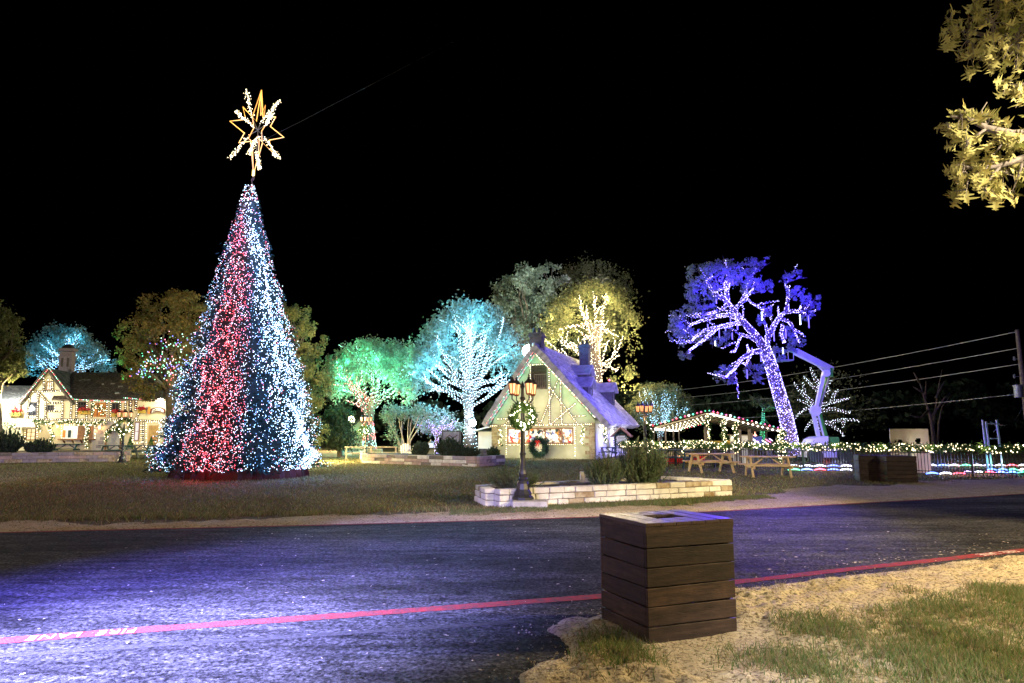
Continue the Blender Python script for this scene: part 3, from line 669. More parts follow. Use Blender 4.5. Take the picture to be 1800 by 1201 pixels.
# ---- teal tree behind the pavilion
Y = 62; B = base_at(1162, Y)
lob = lobes_px([(1160, 705, 40, 28), (1125, 722, 24, 24), (1195, 718, 22, 26), (1160, 735, 46, 26), (1145, 690, 24, 16), (1178, 692, 22, 16)], Y, B, 19, .6)
def lf(tr): limbs['d'] = auto_limbs(lob, tr, .22, 24, 37, .95, 2, .4, 1.0); return limbs['d']
root, tr, rad = make_tree('oak_tree', 'bushy tree with blue white lights left of the pavilion roof', 'tree', B, [(1160, 800), (1160, 770), (1160, 755)], Y, .24, lob, 6500, .18, M['leaf_oak'], lf, 'bark', 51, .3, .2, .66, 'trees lit up around the lawn')
s = string_on(B, 'blue white string lights in the bushy tree left of the pavilion', [(tr, rad)] + limbs['d'], .09, .028, [B_ICE, B_CYANW, B_TEAL], [.45, .4, .15], 4)
glows(s, pick_in(lob, 7, 16, .7) + [Vector((0, -2.4, 3)), Vector((-1.6, -2, 2.6)), Vector((1.5, -2, 3))], 90, (.10, .40, 1.0))
# ---- cyan tree behind the left house
Y = 64; B = base_at(118, Y)
lob = lobes_px([(115, 605, 40, 32), (75, 625, 30, 26), (155, 628, 32, 28), (110, 635, 60, 26), (185, 640, 18, 20), (62, 645, 18, 18), (130, 595, 22, 18)], Y, B, 23, .6)
def lf(tr): limbs['e'] = auto_limbs(lob, tr, .34, 24, 41, .95, 2, .55, 1.0); return limbs['e']
root, tr, rad = make_tree('oak_tree', 'cyan blue lit tree rising behind the ridge of the timbered house', 'tree', B, [(118, 790), (118, 700), (119, 660), (119, 620)], Y, .36, lob, 11000, .21, M['leaf_pale'], lf, 'bark', 53, .25, .16, .62, 'trees lit up around the lawn', open_to=(6.0, 9.2, 3.4))
s = string_on(B, 'cyan white string lights in the tree behind the timbered house', [(tr[2:], rad[2:])] * 2 + limbs['e'], .075, .040, [B_CYANW, B_ICE, emit('azure_bulb', (.10, .45, 1.0), 3)], [.45, .3, .25], 5)
glows(s, pick_in(lob, 9, 20, .7) + [Vector((-2, -3, 7)), Vector((2, -3, 7.6)), Vector((0, -3, 9))], 190, (.08, .48, 1.0))
# ---- dim multicoloured oak left behind the Christmas tree
Y = 46; B = base_at(305, Y)
lob = lobes_px([(300, 550, 50, 34), (250, 580, 36, 36), (340, 560, 40, 44), (290, 600, 60, 44), (240, 625, 28, 30), (320, 640, 50, 40), (270, 660, 44, 28), (225, 625, 14, 22), (280, 690, 38, 16), (320, 530, 36, 16)], Y, B, 27, .6)
def lf(tr): limbs['f'] = auto_limbs(lob, tr, .4, 16, 43, .8, 2, .4, 1.0); return limbs['f']
root, tr, rad = make_tree('oak_tree', 'broad dim oak spangled with mixed coloured lights left of the Christmas tree', 'tree', B, [(306, 790), (304, 720), (300, 680), (298, 650)], Y, .5, lob, 20000, .17, M['leaf_autumn'], lf, 'bark', 57, .8, .12, .68, 'trees lit up around the lawn', nclump=30)
s = thing('string_lights', 'mixed green red and violet lights strewn in the broad dim oak', 'string lights', B)
q = random.Random(5); pts = []
for px, py, r in [(262, 635, 16), (275, 650, 20), (300, 640, 14), (305, 655, 16), (290, 615, 30), (312, 600, 20), (330, 640, 20), (250, 655, 16), (318, 690, 8)]:
    for i in range(26):
        pts.append(at(px + q.gauss(0, r * .6), py + q.gauss(0, r * .5), Y - 2.2 - q.random() * 1.4) - B)
bulbs(s, pts, .04, [B_GREEN, B_RED, B_BLUE, B_PINK, emit('mint_bulb', (.45, 1, .75), 3.2)], np.random.default_rng(2).choice(5, len(pts), p=[.27, .18, .30, .1, .15]))
glows(s, [at(275, 650, Y - 2.6) - B, at(262, 632, Y - 2.6) - B], 40, (.1, 1, .5)); glows(s, [at(303, 655, Y - 2.6) - B], 40, (1, .15, .1)); glows(s, [at(290, 615, Y - 2.8) - B], 40, (.15, .1, 1))
lamp('green_flood', 'SPOT', at(205, 700, Y - 1) - B, 2600, (.1, 1, .45), .1, s, at(222, 590, Y - 1) - B, 45, .8)
lamp('amber_flood', 'SPOT', at(330, 560, Y - 9) - B, 900, (1, .62, .25), .1, s, at(300, 560, Y) - B, 80, .8)
# ---- yellow tree right behind the Christmas tree
Y = 44; B = base_at(520, Y)
lob = lobes_px([(515, 570, 34, 36), (540, 600, 32, 34), (520, 640, 40, 40), (550, 680, 34, 40), (530, 720, 36, 40), (505, 550, 20, 22), (555, 640, 22, 34), (545, 765, 30, 26)], Y, B, 33, .5)
def lf(tr): return auto_limbs(lob, tr, .3, 14, 47, .8, 2, .3, 1.0)
root, tr, rad = make_tree('oak_tree', 'tall olive yellow lit tree right behind the Christmas tree', 'tree', B, [(520, 795), (520, 700), (515, 600)], Y, .32, lob, 18000, .15, M['leaf_oak'], lf, 'bark', 61, 1, .12, .66, 'trees lit up around the lawn', nclump=30)
fl = thing('floodlight', 'warm ground floodlight hidden behind the Christmas tree', 'floodlight', base_at(560, Y - 6), 0)
mb = MB(); mb.box((0, 0, .14), (.3, .16, .24)); mb.build('housing', M['iron'], fl)
lamp('floodlight_beam', 'POINT', (0, .1, 1.0), 5200, (1, .82, .34), .1, fl); lamp('floodlight_beam', 'POINT', (-1.2, 1.5, 7.5), 2400, (1, .82, .34), .1, fl)
# ---- far left oak
Y = 40; B = base_at(-10, Y)
lob = lobes_px([(-5, 590, 36, 40), (15, 620, 30, 34), (-10, 640, 40, 34), (25, 650, 24, 18), (-30, 560, 40, 36), (10, 570, 20, 24)], Y, B, 37, .5)
def lf(tr): return auto_limbs(lob, tr, .36, 10, 53, .8, 2, .3, 1.0)
make_tree('oak_tree', 'yellow green oak cut off by the left edge above the house', 'tree', B, [(-10, 800), (-8, 700), (-5, 620)], Y, .36, lob, 11000, .15, M['leaf_oak'], lf, 'bark', 67, 1, .13, .66, 'trees lit up around the lawn', nclump=30)
lamp('yard_lamp', 'POINT', at(10, 700, Y + .5), 1500, (1, .85, .4), .15)
# ---- dark evergreen, crape myrtle, violet tree
Y = 48; B = base_at(597, Y)
lob = lobes_px([(597, 740, 22, 26), (592, 765, 28, 24), (602, 775, 26, 16), (598, 722, 12, 14)], Y, B, 39, .4)
make_tree('evergreen_shrub', 'dark bushy evergreen standing left of the red and green tree', 'shrub', B, [(597, 800), (597, 760)], Y, .14, lob, 4200, .17, M['shrub_dark'], None, 'bark', 71, 1, .2, .8)
Y = 46; B = base_at(712, Y); root = thing('crape_myrtle', 'small many stemmed tree with pale bare stems beside the low stone wall', 'tree', B)
mb = MB(); q = random.Random(4); tips = []
for i in range(9):
    x0 = q.uniform(-.35, .35); x1 = x0 * 3.4 + q.uniform(-.5, .5); h = q.uniform(2.2, 3.2); y1 = q.uniform(-.6, .6)
    p = [Vector((x0, y1 * .2, 0)), Vector((x0 * 1.4, y1 * .5, h * .4)), Vector((x1 * .75, y1 * .8, h * .75)), Vector((x1, y1, h))]; mb.tube(p, [.055, .045, .035, .02], 6); tips.append(p[-1])
mb.build('stem', M['bark_pale'], root, True)
lob = [(t + Vector((0, 0, .1)), .5, .5, .4) for t in tips] + [(Vector((-.7, -.4, 1.4)), .45, .4, .5)]
leaves('crown', crown_points(lob, 2600, 8, .6, .3, .5, 16), .15, M['leaf_pale'], root, 4)
lamp('green_spill', 'POINT', (-1.6, -1.6, 1.2), 230, (.45, 1, .45), .1, root)
Y = 48; B = base_at(768, Y)
lob = lobes_px([(770, 735, 30, 18), (748, 748, 20, 16), (792, 750, 20, 16), (768, 755, 30, 14)], Y, B, 45, .5)
def lf(tr): limbs['g'] = auto_limbs(lob, tr, .12, 14, 59, .9, 2, .4, 1.0); return limbs['g']
root, tr, rad = make_tree('small_tree', 'small tree strung with violet lights in front of the blue tree', 'tree', B, [(768, 800), (768, 770), (768, 750)], Y, .13, lob, 1500, .16, M['leaf_pale'], lf, 'bark', 73, .5, .25, .6)
s = string_on(B, 'lilac string lights wound through the small violet tree', [(tr, rad)] * 3 + limbs['g'], .075, .024, [B_LILAC, emit('violet_bulb', (.45, .28, 1), 3.5)], [.5, .5], 4)
glows(s, pick_in(lob, 4, 20, .6) + [Vector((0, -1.2, 1.6))], 70, (.40, .25, 1))
# ---- bare white lit tree behind the lift
Y = 46; B = base_at(1446, Y)
def bare(px_paths, r):
    o = []
    for i, pl in enumerate(px_paths):
        p = [at(x, y, Y + (0.9 * math.sin(i * 2.1)) * min(1, j / 2)) - B for j, (x, y) in enumerate(pl)]; rr = r if i == 0 else r * .55
        o.append((p, [max(.02, rr * (1 - .8 * k / (len(p) - 1))) for k in range(len(p))]))
    return o
WP = [[(1446, 790), (1444, 760), (1441, 735), (1438, 715), (1440, 690), (1436, 665)], [(1438, 725), (1425, 715), (1410, 722), (1398, 735)], [(1440, 718), (1420, 700), (1410, 692), (1400, 680), (1396, 672)], [(1414, 694), (1412, 672)], [(1440, 715), (1416, 708), (1402, 702)],
      [(1440, 690), (1428, 678), (1412, 662)], [(1436, 672), (1428, 655), (1424, 645)], [(1442, 712), (1460, 708), (1478, 704), (1494, 700)], [(1462, 708), (1466, 692), (1474, 686)], [(1442, 722), (1466, 718), (1490, 726), (1496, 724)], [(1444, 745), (1460, 742), (1480, 738), (1500, 738), (1511, 741)], [(1458, 744), (1468, 752), (1478, 760), (1484, 768)],
      [(1480, 739), (1484, 745), (1481, 752)], [(1444, 740), (1430, 738), (1420, 748), (1414, 758)], [(1440, 690), (1452, 680), (1462, 668)], [(1440, 700), (1456, 690), (1458, 682)]]
root = thing('bare_tree', 'leafless tree outlined in white lights behind the boom lift', 'tree', B)
paths = bare(WP, .20); mb = MB()
for p, r in paths: mb.tube(p, r, 6)
mb.build('limb', M['bark'], root, True)
s = string_on(B, 'white string lights outlining the leafless tree behind the lift', paths, .05, .022, [B_WHITE, B_LILAC], [.8, .2], 4)
glows(s, [Vector((0, -1, 3)), Vector((1.4, -1, 2))], 25, (.8, .85, 1))
leaves('crown', crown_points(lobes_px([(1446, 680, 46, 36), (1480, 720, 40, 36), (1410, 700, 30, 30)], Y + 3, B, 3), 1300, 6, 1, .3, .4), .2, M['leaf_oak'], root, 6)
# ---- bare dim tree at right, green wrapped trunk, far treeline
Y = 52; B = base_at(1645, Y)
root = thing('bare_tree', 'dark leafless tree barely visible behind the white board', 'tree', B)
WP = [[(1642, 790), (1640, 760), (1636, 735), (1630, 715), (1622, 690), (1614, 665)], [(1640, 752), (1645, 715), (1650, 680), (1656, 650)], [(1632, 722), (1618, 735), (1600, 730)], [(1636, 735), (1660, 700), (1672, 690)], [(1648, 790), (1650, 745), (1656, 715), (1672, 695)], [(1645, 700), (1660, 670)], [(1622, 690), (1605, 680)], [(1626, 702), (1628, 670)], [(1616, 672), (1606, 655)]]
mb = MB()
for p, r in bare(WP, .19): mb.tube(p, r, 6)
mb.build('limb', M['bark'], root, True)
Y = 44; B = base_at(1340, Y)
root = thing('bare_tree', 'slim bare tree with a green lit trunk beside the pavilion', 'tree', B)
WP = [[(1340, 790), (1340, 765), (1341, 740), (1342, 715)], [(1340, 755), (1330, 747), (1318, 752)], [(1341, 725), (1352, 714), (1364, 718)], [(1342, 718), (1330, 705)], [(1341, 735), (1354, 748)]]
paths = bare(WP, .16); mb = MB()
for p, r in paths: mb.tube(p, r, 6)
mb.build('limb', M['bark'], root, True)
s = string_on(B, 'green string lights round the slim trunk beside the pavilion', paths[:1], .02, .03, [B_GREEN, emit('jade_bulb', (.02, .5, .22), 1.2)], [.3, .7], 6)
glows(s, [Vector((0, -.8, 1.5)), Vector((.3, -.8, 2.8))], 40, (.1, 1, .5))
lob = lobes_px([(1356, 712, 16, 10), (1330, 705, 12, 9)], Y, B, 2); leaves('crown', crown_points(lob, 350, 4), .16, M['leaf_oak'], root, 4)
# wooded hill line far off
def wood(x0, x1, Yw, h, n, seed, label):
    g = np.random.default_rng(seed); P = []
    x = x0
    while x < x1:
        r = g.uniform(3, 6); hh = h * g.uniform(.6, 1.1); c = np.array([x, Yw + g.uniform(-4, 4), hh * .55])
        d = g.normal(size=(n, 3)); d /= np.linalg.norm(d, axis=1, keepdims=True); d[:, 2] = np.abs(d[:, 2]) * 1.0 - .35
        P.append(c + d * np.array([r, r, hh * .5]) * g.uniform(.75, 1.05, (n, 1))); x += r * .9
    o = leaves('treeline', np.concatenate(P), .8, M['shrub_dark'], None, seed); return tag(o, label, 'trees', kind='stuff')
wood(8, 95, 88, 9, 500, 3, 'dark wooded line far behind the fence')
wood(-70, 8, 96, 8, 420, 4, 'dark wooded line far behind the houses')
# ================================================================== BLUE OAK
Y = 36; B = base_at(1393, Y)
q = random.Random(11)
def opath(pl, r0, r1, drift):
    r0, r1 = (r0, r1) if len(pl) == 6 and r0 > .35 else (r0 * .78, r1 * .35)
    n = len(pl); p = [at(x, y, Y + drift * (i / (n - 1)) ** 1.2) - B for i, (x, y) in enumerate(pl)]
    return p, [r0 + (r1 - r0) * i / (n - 1) for i in range(n)]
BO = [([(1393, 800), (1389, 770), (1381, 730), (1369, 690), (1356, 645), (1344, 612)], .36, .27, 0),
      ([(1344, 612), (1326, 588), (1306, 566), (1291, 546), (1278, 530)], .28, .17, -.5),
      ([(1278, 530), (1277, 512), (1282, 497)], .17, .09, -.5), ([(1278, 530), (1262, 520), (1249, 506), (1242, 494)], .14, .07, -1.2),
      ([(1306, 566), (1285, 571), (1262, 575), (1246, 590), (1230, 603), (1212, 616)], .15, .06, -1.4), ([(1300, 560), (1280, 553), (1262, 556), (1240, 562), (1216, 570), (1203, 582)], .15, .05, 1.0),
      ([(1262, 575), (1240, 580), (1222, 592), (1216, 600)], .09, .04, -1.8), ([(1290, 546), (1304, 530), (1312, 510), (1317, 492)], .13, .06, .9), ([(1310, 527), (1318, 515), (1324, 508)], .07, .04, 1.2), ([(1300, 535), (1312, 526), (1328, 536), (1342, 546)], .10, .04, .6),
      ([(1254, 520), (1262, 508), (1274, 507)], .08, .05, -.8), ([(1278, 535), (1268, 545), (1258, 548), (1240, 553)], .10, .05, -.5),
      ([(1344, 612), (1351, 590), (1361, 572), (1371, 556), (1382, 548)], .23, .14, .6), ([(1382, 548), (1396, 547), (1410, 548), (1422, 555)], .13, .05, .9), ([(1382, 548), (1386, 522), (1381, 498)], .12, .06, .2), ([(1374, 560), (1388, 566), (1396, 580), (1401, 594)], .11, .04, -.6),
      ([(1376, 570), (1373, 588), (1380, 602)], .09, .04, -1), ([(1350, 590), (1346, 572), (1340, 560), (1339, 548)], .07, .03, .6), ([(1405, 547), (1408, 538)], .06, .03, .9),
      ([(1341, 616), (1320, 620), (1302, 632), (1290, 650), (1275, 664)], .15, .05, -1), ([(1325, 618), (1316, 630), (1312, 642)], .09, .04, -.6), ([(1335, 603), (1318, 592), (1302, 588), (1298, 602), (1292, 618)], .11, .04, -1.1), ([(1316, 620), (1313, 606)], .06, .03, -.6)]
bo = [opath(*a) for a in BO]
root = thing('leaning_oak', 'tall leaning oak glowing deep blue behind the fence at right', 'tree', B, 0, 'trees lit up around the lawn')
mb = MB(); mb.tube(*bo[0], 12); mb.build('trunk', M['bark'], root, True)
mb = MB()
for p, r in bo[1:]: mb.tube(p, r, 7)
lobB = lobes_px([(1260, 488, 34, 26), (1228, 478, 24, 18), (1222, 508, 24, 22), (1216, 540, 20, 18), (1192, 566, 18, 24), (1205, 590, 22, 22), (1186, 585, 14, 18), (1206, 625, 15, 12), (1290, 480, 26, 22), (1320, 468, 26, 14), (1338, 460, 16, 10), (1318, 500, 24, 20), (1346, 505, 18, 14), (1268, 465, 22, 10), (1395, 484, 19, 10), (1380, 490, 10, 12), (1398, 512, 18, 16), (1418, 525, 14, 14), (1436, 530, 9, 17), (1348, 545, 12, 14), (1420, 555, 14, 10), (1262, 600, 14, 10), (1275, 655, 20, 14), (1264, 665, 12, 14), (1288, 672, 12, 8), (1326, 650, 22, 14), (1336, 668, 12, 10), (1400, 605, 20, 14), (1384, 590, 14, 18), (1280, 592, 16, 14), (1246, 545, 22, 14), (1236, 592, 20, 14), (1370, 620, 16, 16), (1250, 520, 20, 14), (1338, 560, 10, 14)], Y, B, 8, 1.3, 1.2)
lobB = [(c, a * .86, b, d * .86) for c, a, b, d in lobB]
for (c, rx, ry, rz) in lobB:       # twigs reach into every tuft
    best = min((p for pp, _ in bo[1:] for p in pp), key=lambda p: (p - c).length)
    mid = best.lerp(c, .5) + Vector((0, 0, -.12)); mb.tube([best, mid, c], [.035, .025, .012], 5)
    for i in range(4):
        e = c + Vector((q.gauss(0, 1) * rx * .6, q.gauss(0, 1) * ry * .6, q.gauss(0, 1) * rz * .6)); mb.tube([mid, mid.lerp(e, .6) + Vector((0, 0, .05)), e], [.02, .014, .006], 4)
mb.build('limb', M['bark'], root, True)
leaves('crown', crown_points(lobB, 12000, 77, 1, .15, .40, 18), .105, M['leaf_pale'], root, 9, .7)
for p, r in list(bo[1:]):           # lit twigs fork off every limb
    for m_ in range(2, len(p)):
        d = (p[m_] - p[m_ - 1]).normalized(); o = Vector((q.gauss(0, 1), q.gauss(0, .8), abs(q.gauss(0, .8)))); o = (o - d * o.dot(d)).normalized(); Ls = q.uniform(.7, 1.5); e = p[m_] + (d * .8 + o * .7) * Ls
        bo.append(([p[m_], p[m_].lerp(e, .5) + o * .08, e], [.035, .025, .012]))
mb = MB()
for p, r in bo[-60:]: mb.tube(p, r, 5)
mb.build('twig', M['bark'], root, True)
s = thing('string_lights', 'deep blue and lilac string lights densely wound on the leaning oak', 'string lights', B)
pts = wrap(*bo[0], .0034, 9, .03, True)
for p, r in bo[1:]: pts += wrap(p, r, .0095 if max(r) > .11 else (.02 if max(r) > .04 else .055), 7, .02, True)
pts = [p for p in pts]
bulbs(s, pts, .0215, [B_LILAC, emit('violet_white_bulb', (.55, .45, 1.0), 3.4), B_BLUE], np.random.default_rng(3).choice(3, len(pts), p=[.36, .30, .34]))
BL = (.035, .014, 1.0)
for p, r in bo[1:len(BO)]: glows(s, [p[-1] + Vector((0, -.35, .1)), p[len(p) // 2] + Vector((0, -1.0, .2))], 95, BL, .15)
glows(s, [at(1404, 740, Y - 1.6) - B, at(1392, 690, Y - 1.6) - B, at(1352, 690, Y - 1.6) - B, at(1372, 650, Y - 1.6) - B], 70, BL, .15)
glows(s, [c + Vector((0, -.7, -.3)) for c, *_ in lobB[::2]], 110, BL, .15)
glows(s, [Vector((-.8, -1.6, .9)), Vector((1.6, -1.6, 1.0))], 160, (.16, .10, 1.0))
# falling light tubes
tube_on = emit('ice_tube_lit', (.82, .95, 1.0), 8); tube_off = emit('violet_tube_dim', (.30, .24, .75), .55)
for px, py, ln, on in [(1406, 553, 18, 1), (1257, 598, 10, 1), (1376, 612, 10, 1), (1339, 549, 14, 1), (1421, 555, 22, 0), (1264, 578, 16, 0), (1284, 560, 14, 0), (1275, 572, 10, 0), (1244, 570, 16, 0), (1227, 580, 14, 0), (1337, 618, 18, 0), (1322, 612, 10, 0), (1313, 650, 16, 0), (1360, 580, 20, 0), (1381, 578, 16, 0), (1259, 526, 8, 0), (1296, 570, 10, 0), (1287, 585, 12, 0)]:
    p = at(px, py, Y - .5); h = ln / FPX * Y
    lab = {1406: 'bright ice tube light hanging from the rightmost limb of the blue oak', 1257: 'bright ice tube light under the lowest left bough of the blue oak', 1376: 'bright ice tube light right beside the lift basket', 1339: 'bright ice tube light between the two main limbs of the blue oak'}[px] if on else 'dim hanging tube light in the leaning blue oak'
    t = thing('tube_light', lab, 'tube light', p, 0, 'lit tubes hanging in the blue oak' if on else 'dim tubes hanging in the blue oak')
    mb = MB(); mb.tube([(0, 0, 0), (0, 0, -h)], .028, 6); mb.build('tube', tube_on if on else tube_off, t)
    mb = MB(); mb.tube([(0, 0, .07), (0, 0, 0)], .018, 6); mb.build('cap', M['iron'], t)
# ================================================================== GIANT CHRISTMAS TREE
Y = 26; B = base_at(416, Y); B.x = at(424, 830, Y).x; apex = at(439, 326, Y) - B; RB = 2.70; z0 = .42; HT = apex.z
lean = Vector((0.0, 0, 0))
root = thing('christmas_tree', 'giant cone shaped Christmas tree covered in red and blue white lights', 'Christmas tree', B)
mb = MB(); mb.tube([(0, 0, 0), (apex.x * .5, 0, HT * .5), (apex.x, 0, HT)], [.3, .2, .04], 10); mb.build('trunk', M['bark'], root)
mb = MB()
for k in range(14):
    t = 2 * math.pi * k / 14
g = np.random.default_rng(12)
def cone_r(z): return RB * (1 - (z - z0) / (HT - z0)) ** .98 + .13
def cone_pts(n, rmin, rmax, g):
    z = z0 + (HT - z0) * (1 - np.sqrt(1 - g.random(n) * .998)); ph = g.uniform(-math.pi, math.pi, n)
    rr = cone_r(z) * g.uniform(rmin, rmax, n)
    return z, ph, rr
def tuft(ph, z): return 1 + (vnoise(ph * 4.5 + 40, z * 1.9 + 40, 1, 61) - .5) * .30 + (vnoise(ph * 11 + 40, z * 4 + 40, 1, 62) - .5) * .16
# tufted boughs
nb = 2300; z, ph, rr = cone_pts(nb, .90, 1.07, g); S = []; T = []
rr = rr * tuft(ph, z)
tipx = apex.x * (z / HT)
tip = np.stack([tipx + np.sin(ph) * rr, -np.cos(ph) * rr, z - .10 - .05 * (rr / RB)], -1)
ax = np.stack([tipx, 0 * z, z + .25], -1); inn = tip + (ax - tip) * np.minimum(.75, .85 / np.maximum(.3, rr))[:, None]
k = 26; t = g.random((nb, k))[..., None]; P = inn[:, None] * (1 - t) + tip[:, None] * t + g.normal(size=(nb, k, 3)) * .075
dirs = (tip - inn); dirs /= np.linalg.norm(dirs, axis=1, keepdims=True) + 1e-9
leaves('foliage', P.reshape(-1, 3), .19, M['needle'], root, 3, .20, np.repeat(dirs, k, 0) * 1.1, .7)
# inner dark core of boughs so the cone is not hollow
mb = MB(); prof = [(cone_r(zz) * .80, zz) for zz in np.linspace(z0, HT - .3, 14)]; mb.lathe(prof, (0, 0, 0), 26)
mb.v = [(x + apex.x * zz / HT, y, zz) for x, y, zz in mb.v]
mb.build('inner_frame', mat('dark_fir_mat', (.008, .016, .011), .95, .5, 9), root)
# top sprig
mb = MB(); mb.tube([(apex.x, 0, HT - .4), (apex.x + .12, 0, HT), (apex.x + .06, 0, HT + .22), (apex.x + .15, 0, HT + .42)], [.04, .025, .02, .015], 6); mb.build('star_pole', M['steel'], root)
# bulbs in coloured bands that run up the cone
n = 25000; z, ph, rr = cone_pts(n, .97, 1.07, g); f = (z - z0) / (HT - z0)
rr = rr * tuft(ph, z)
deg = (np.degrees(ph) - 21.8 + 180) % 360 - 180      # measured from the side that faces the road
wig = 5 * np.sin(z * 1.1) + 4 * np.sin(z * 2.7)
redc = -25 + 10 * f + wig * .5; redw = 24 + 8 * f
whc = 50 - 34 * f ** 1.6 - 45 * np.clip(f - .75, 0, 1) / .25 + wig * .4; whw = 26 + 2 * f
red = np.exp(-((deg - redc) / redw) ** 4); wht = np.exp(-((deg - whc) / whw) ** 4)
edge = ((deg > 75) | (deg < -60)).astype(float)
back = (np.abs(deg) > 105)
p = .30 + .70 * np.maximum(red * .95, wht); p = np.where(back, .12, p)
keep = g.random(n) < p
z, ph, rr, deg, red, wht, f = [a[keep] for a in (z, ph, rr, deg, red, wht, f)]; n = len(z)
P = np.stack([apex.x * (z / HT) + np.sin(ph) * rr, -np.cos(ph) * rr, z - .1], -1)
u = g.random(n); upper = np.clip((f - .55) / .3, 0, 1)
pick = np.full(n, 1)
isr = u < np.where(wht > .5, .02, np.where(red > .5, .70, .12 + .30 * upper + .2 * (deg > 70) * (f > .45)))
c = g.random(n)
col = np.where(isr, np.where(c < .62, 0, 1), np.where(c < .50, 2, np.where(c < .80, 3, 4)))
dimw = (~isr) & (wht < .5) & (g.random(n) < .45); col = np.where(dimw, 5, col)
rad = np.where(wht > .5, .0165, .0150) * g.uniform(.7, 1.25, n)
zt = HT - g.random(170) * .75; at_ = g.uniform(-3.14, 3.14, 170); rt = cone_r(zt) * g.uniform(.95, 1.12, 170) + .02
P = np.concatenate([P, np.stack([apex.x * (zt / HT) + np.sin(at_) * rt, -np.cos(at_) * rt, zt], -1)]); col = np.r_[col, g.choice([0, 2, 3, 4], 170, p=[.2, .35, .3, .15])]; rad = np.r_[rad, np.full(170, .016)]
s = thing('string_lights', 'red and ice blue lights draped in vertical bands over the giant tree', 'string lights', B)
bulbs(s, P, rad, [B_RED, B_PINK, B_WHITE, B_ICE, emit('sky_bulb', (.30, .55, 1), 3.6), B_TEAL], col)
lampcol = []
for zz in np.linspace(.8, HT - 1.0, 12):
    ff = (zz - z0) / (HT - z0); rr = cone_r(zz) + .35
    for d, colr, pw in [(-25 + 10 * ff, (1, .06, .10), 70), (50 - 34 * ff ** 1.6, (.22, .40, 1), 150), (14, (.10, .26, 1), 60), (-62, (.12, .26, 1), 60)]:
        a = R(d + 21.8); lamp('bulb_glow', 'POINT', (apex.x * zz / HT + math.sin(a) * rr, -math.cos(a) * rr, zz), pw * (1 - .6 * ff), colr, .1, s)
# red velvet skirt
mb = MB(); n = 96; prof = []
for k in range(n):
    a = 2 * math.pi * k / n; r = 2.36 + .05 * math.sin(a * 23) + .03 * math.sin(a * 41 + 1)
    prof.append((r * math.sin(a), -r * math.cos(a)))
for k in range(n):
    k2 = (k + 1) % n; (x0, y0), (x1, y1) = prof[k], prof[k2]
    mb.quad((x0 * 1.02, y0 * 1.02, 0), (x1 * 1.02, y1 * 1.02, 0), (x1, y1, .30), (x0, y0, .30)); mb.quad((x0, y0, .30), (x1, y1, .30), (x1 * .9, y1 * .9, .5), (x0 * .9, y0 * .9, .5))
sk = mb.build('tree_skirt', M['red_cloth'], None, True); sk.location = B; tag(sk, 'dark red velvet skirt wrapped round the foot of the giant tree', 'tree skirt')
# ---- star
SB = at(445, 312, Y); st = thing('star', 'tall golden outlined star with bright warm rods above the giant tree', 'star', SB)
def sp(x, y, dy=0): return at(380 + x / 6.007, 140 + y / 6.007, Y + dy) - SB
A = [(478, 112, 0), (495, 400, 0), (628, 395, 0), (572, 495, 0), (715, 610, 0), (560, 640, 0), (590, 765, 0), (490, 665, 0), (395, 1000, 0), (380, 650, 0), (240, 668, 0), (298, 565, 0), (145, 440, 0), (312, 420, 0), (283, 290, 0), (425, 440, 0), (478, 112, 0)]
Bp = [(478, 112, 0), (383, 392, -.5), (398, 510, -.2), (340, 622, -.9), (362, 637, -.3), (395, 1000, 0), (445, 800, .4), (455, 622, .3), (484, 660, .9), (480, 545, .3), (590, 372, .8), (505, 405, .4), (520, 270, .6), (470, 380, .3), (478, 112, 0)]
mb = MB(); mb.tube([sp(*a) for a in A], .022, 6)
mb.build('rope_light', B_AMBER, st)
mb = MB(); mb.tube([sp(*a) for a in Bp], .020, 6); mb.build('rope_light', emit('amber_rope_dim', (1, .42, .06), 1.5), st)
hub = sp(440, 535, 0); mb = MB(); ht = emit('amber_rope', (1, .5, .05), 2.2)
rods = [((378, 400), (318, 118), .3), ((402, 502), (200, 330), -.5), ((468, 462), (668, 222), .4), ((520, 480), (588, 368), -.7), ((345, 590), (143, 832), -.3), ((442, 600), (343, 788), -.8), ((505, 610), (662, 832), .4), ((428, 755), (457, 948), .5)]
for (a, b, dy) in rods: mb.tube([hub, sp(*a, dy * .5)], .012, 5)
mb.tube([sp(395, 1000), sp(400, 1035), sp(390, 1065)], .02, 6); mb.build('hub_frame', M['steel'], st)
for (a, b, dy) in rods:
    p0 = sp(*a, dy * .5); p1 = sp(*b, dy); mb = MB(); mb.tube([p0, p1], .014, 5); rod = mb.build('light_rod', M['steel'], st)
    pts = []
    for i in range(90):
        t = (i / 90) ** .75; pts.append(p0.lerp(p1, t) + Vector((q.gauss(0, 1), q.gauss(0, 1), q.gauss(0, 1))) * (.035 + .012 * t))
    bulbs(rod, pts, .017, [B_WARM2, B_WARM])
mb = MB(); mb.tube([sp(395, 960), sp(392, 1015)], .05, 6); mb.build('tip_light', emit('amber_tip', (1, .75, .12), 6), st)
mb = MB(); mb.tube([sp(500, 640), sp(860, 460, 6), sp(2500, -400, 40)], .0035, 4); w = mb.build('guy_wire', M['steel'], st)
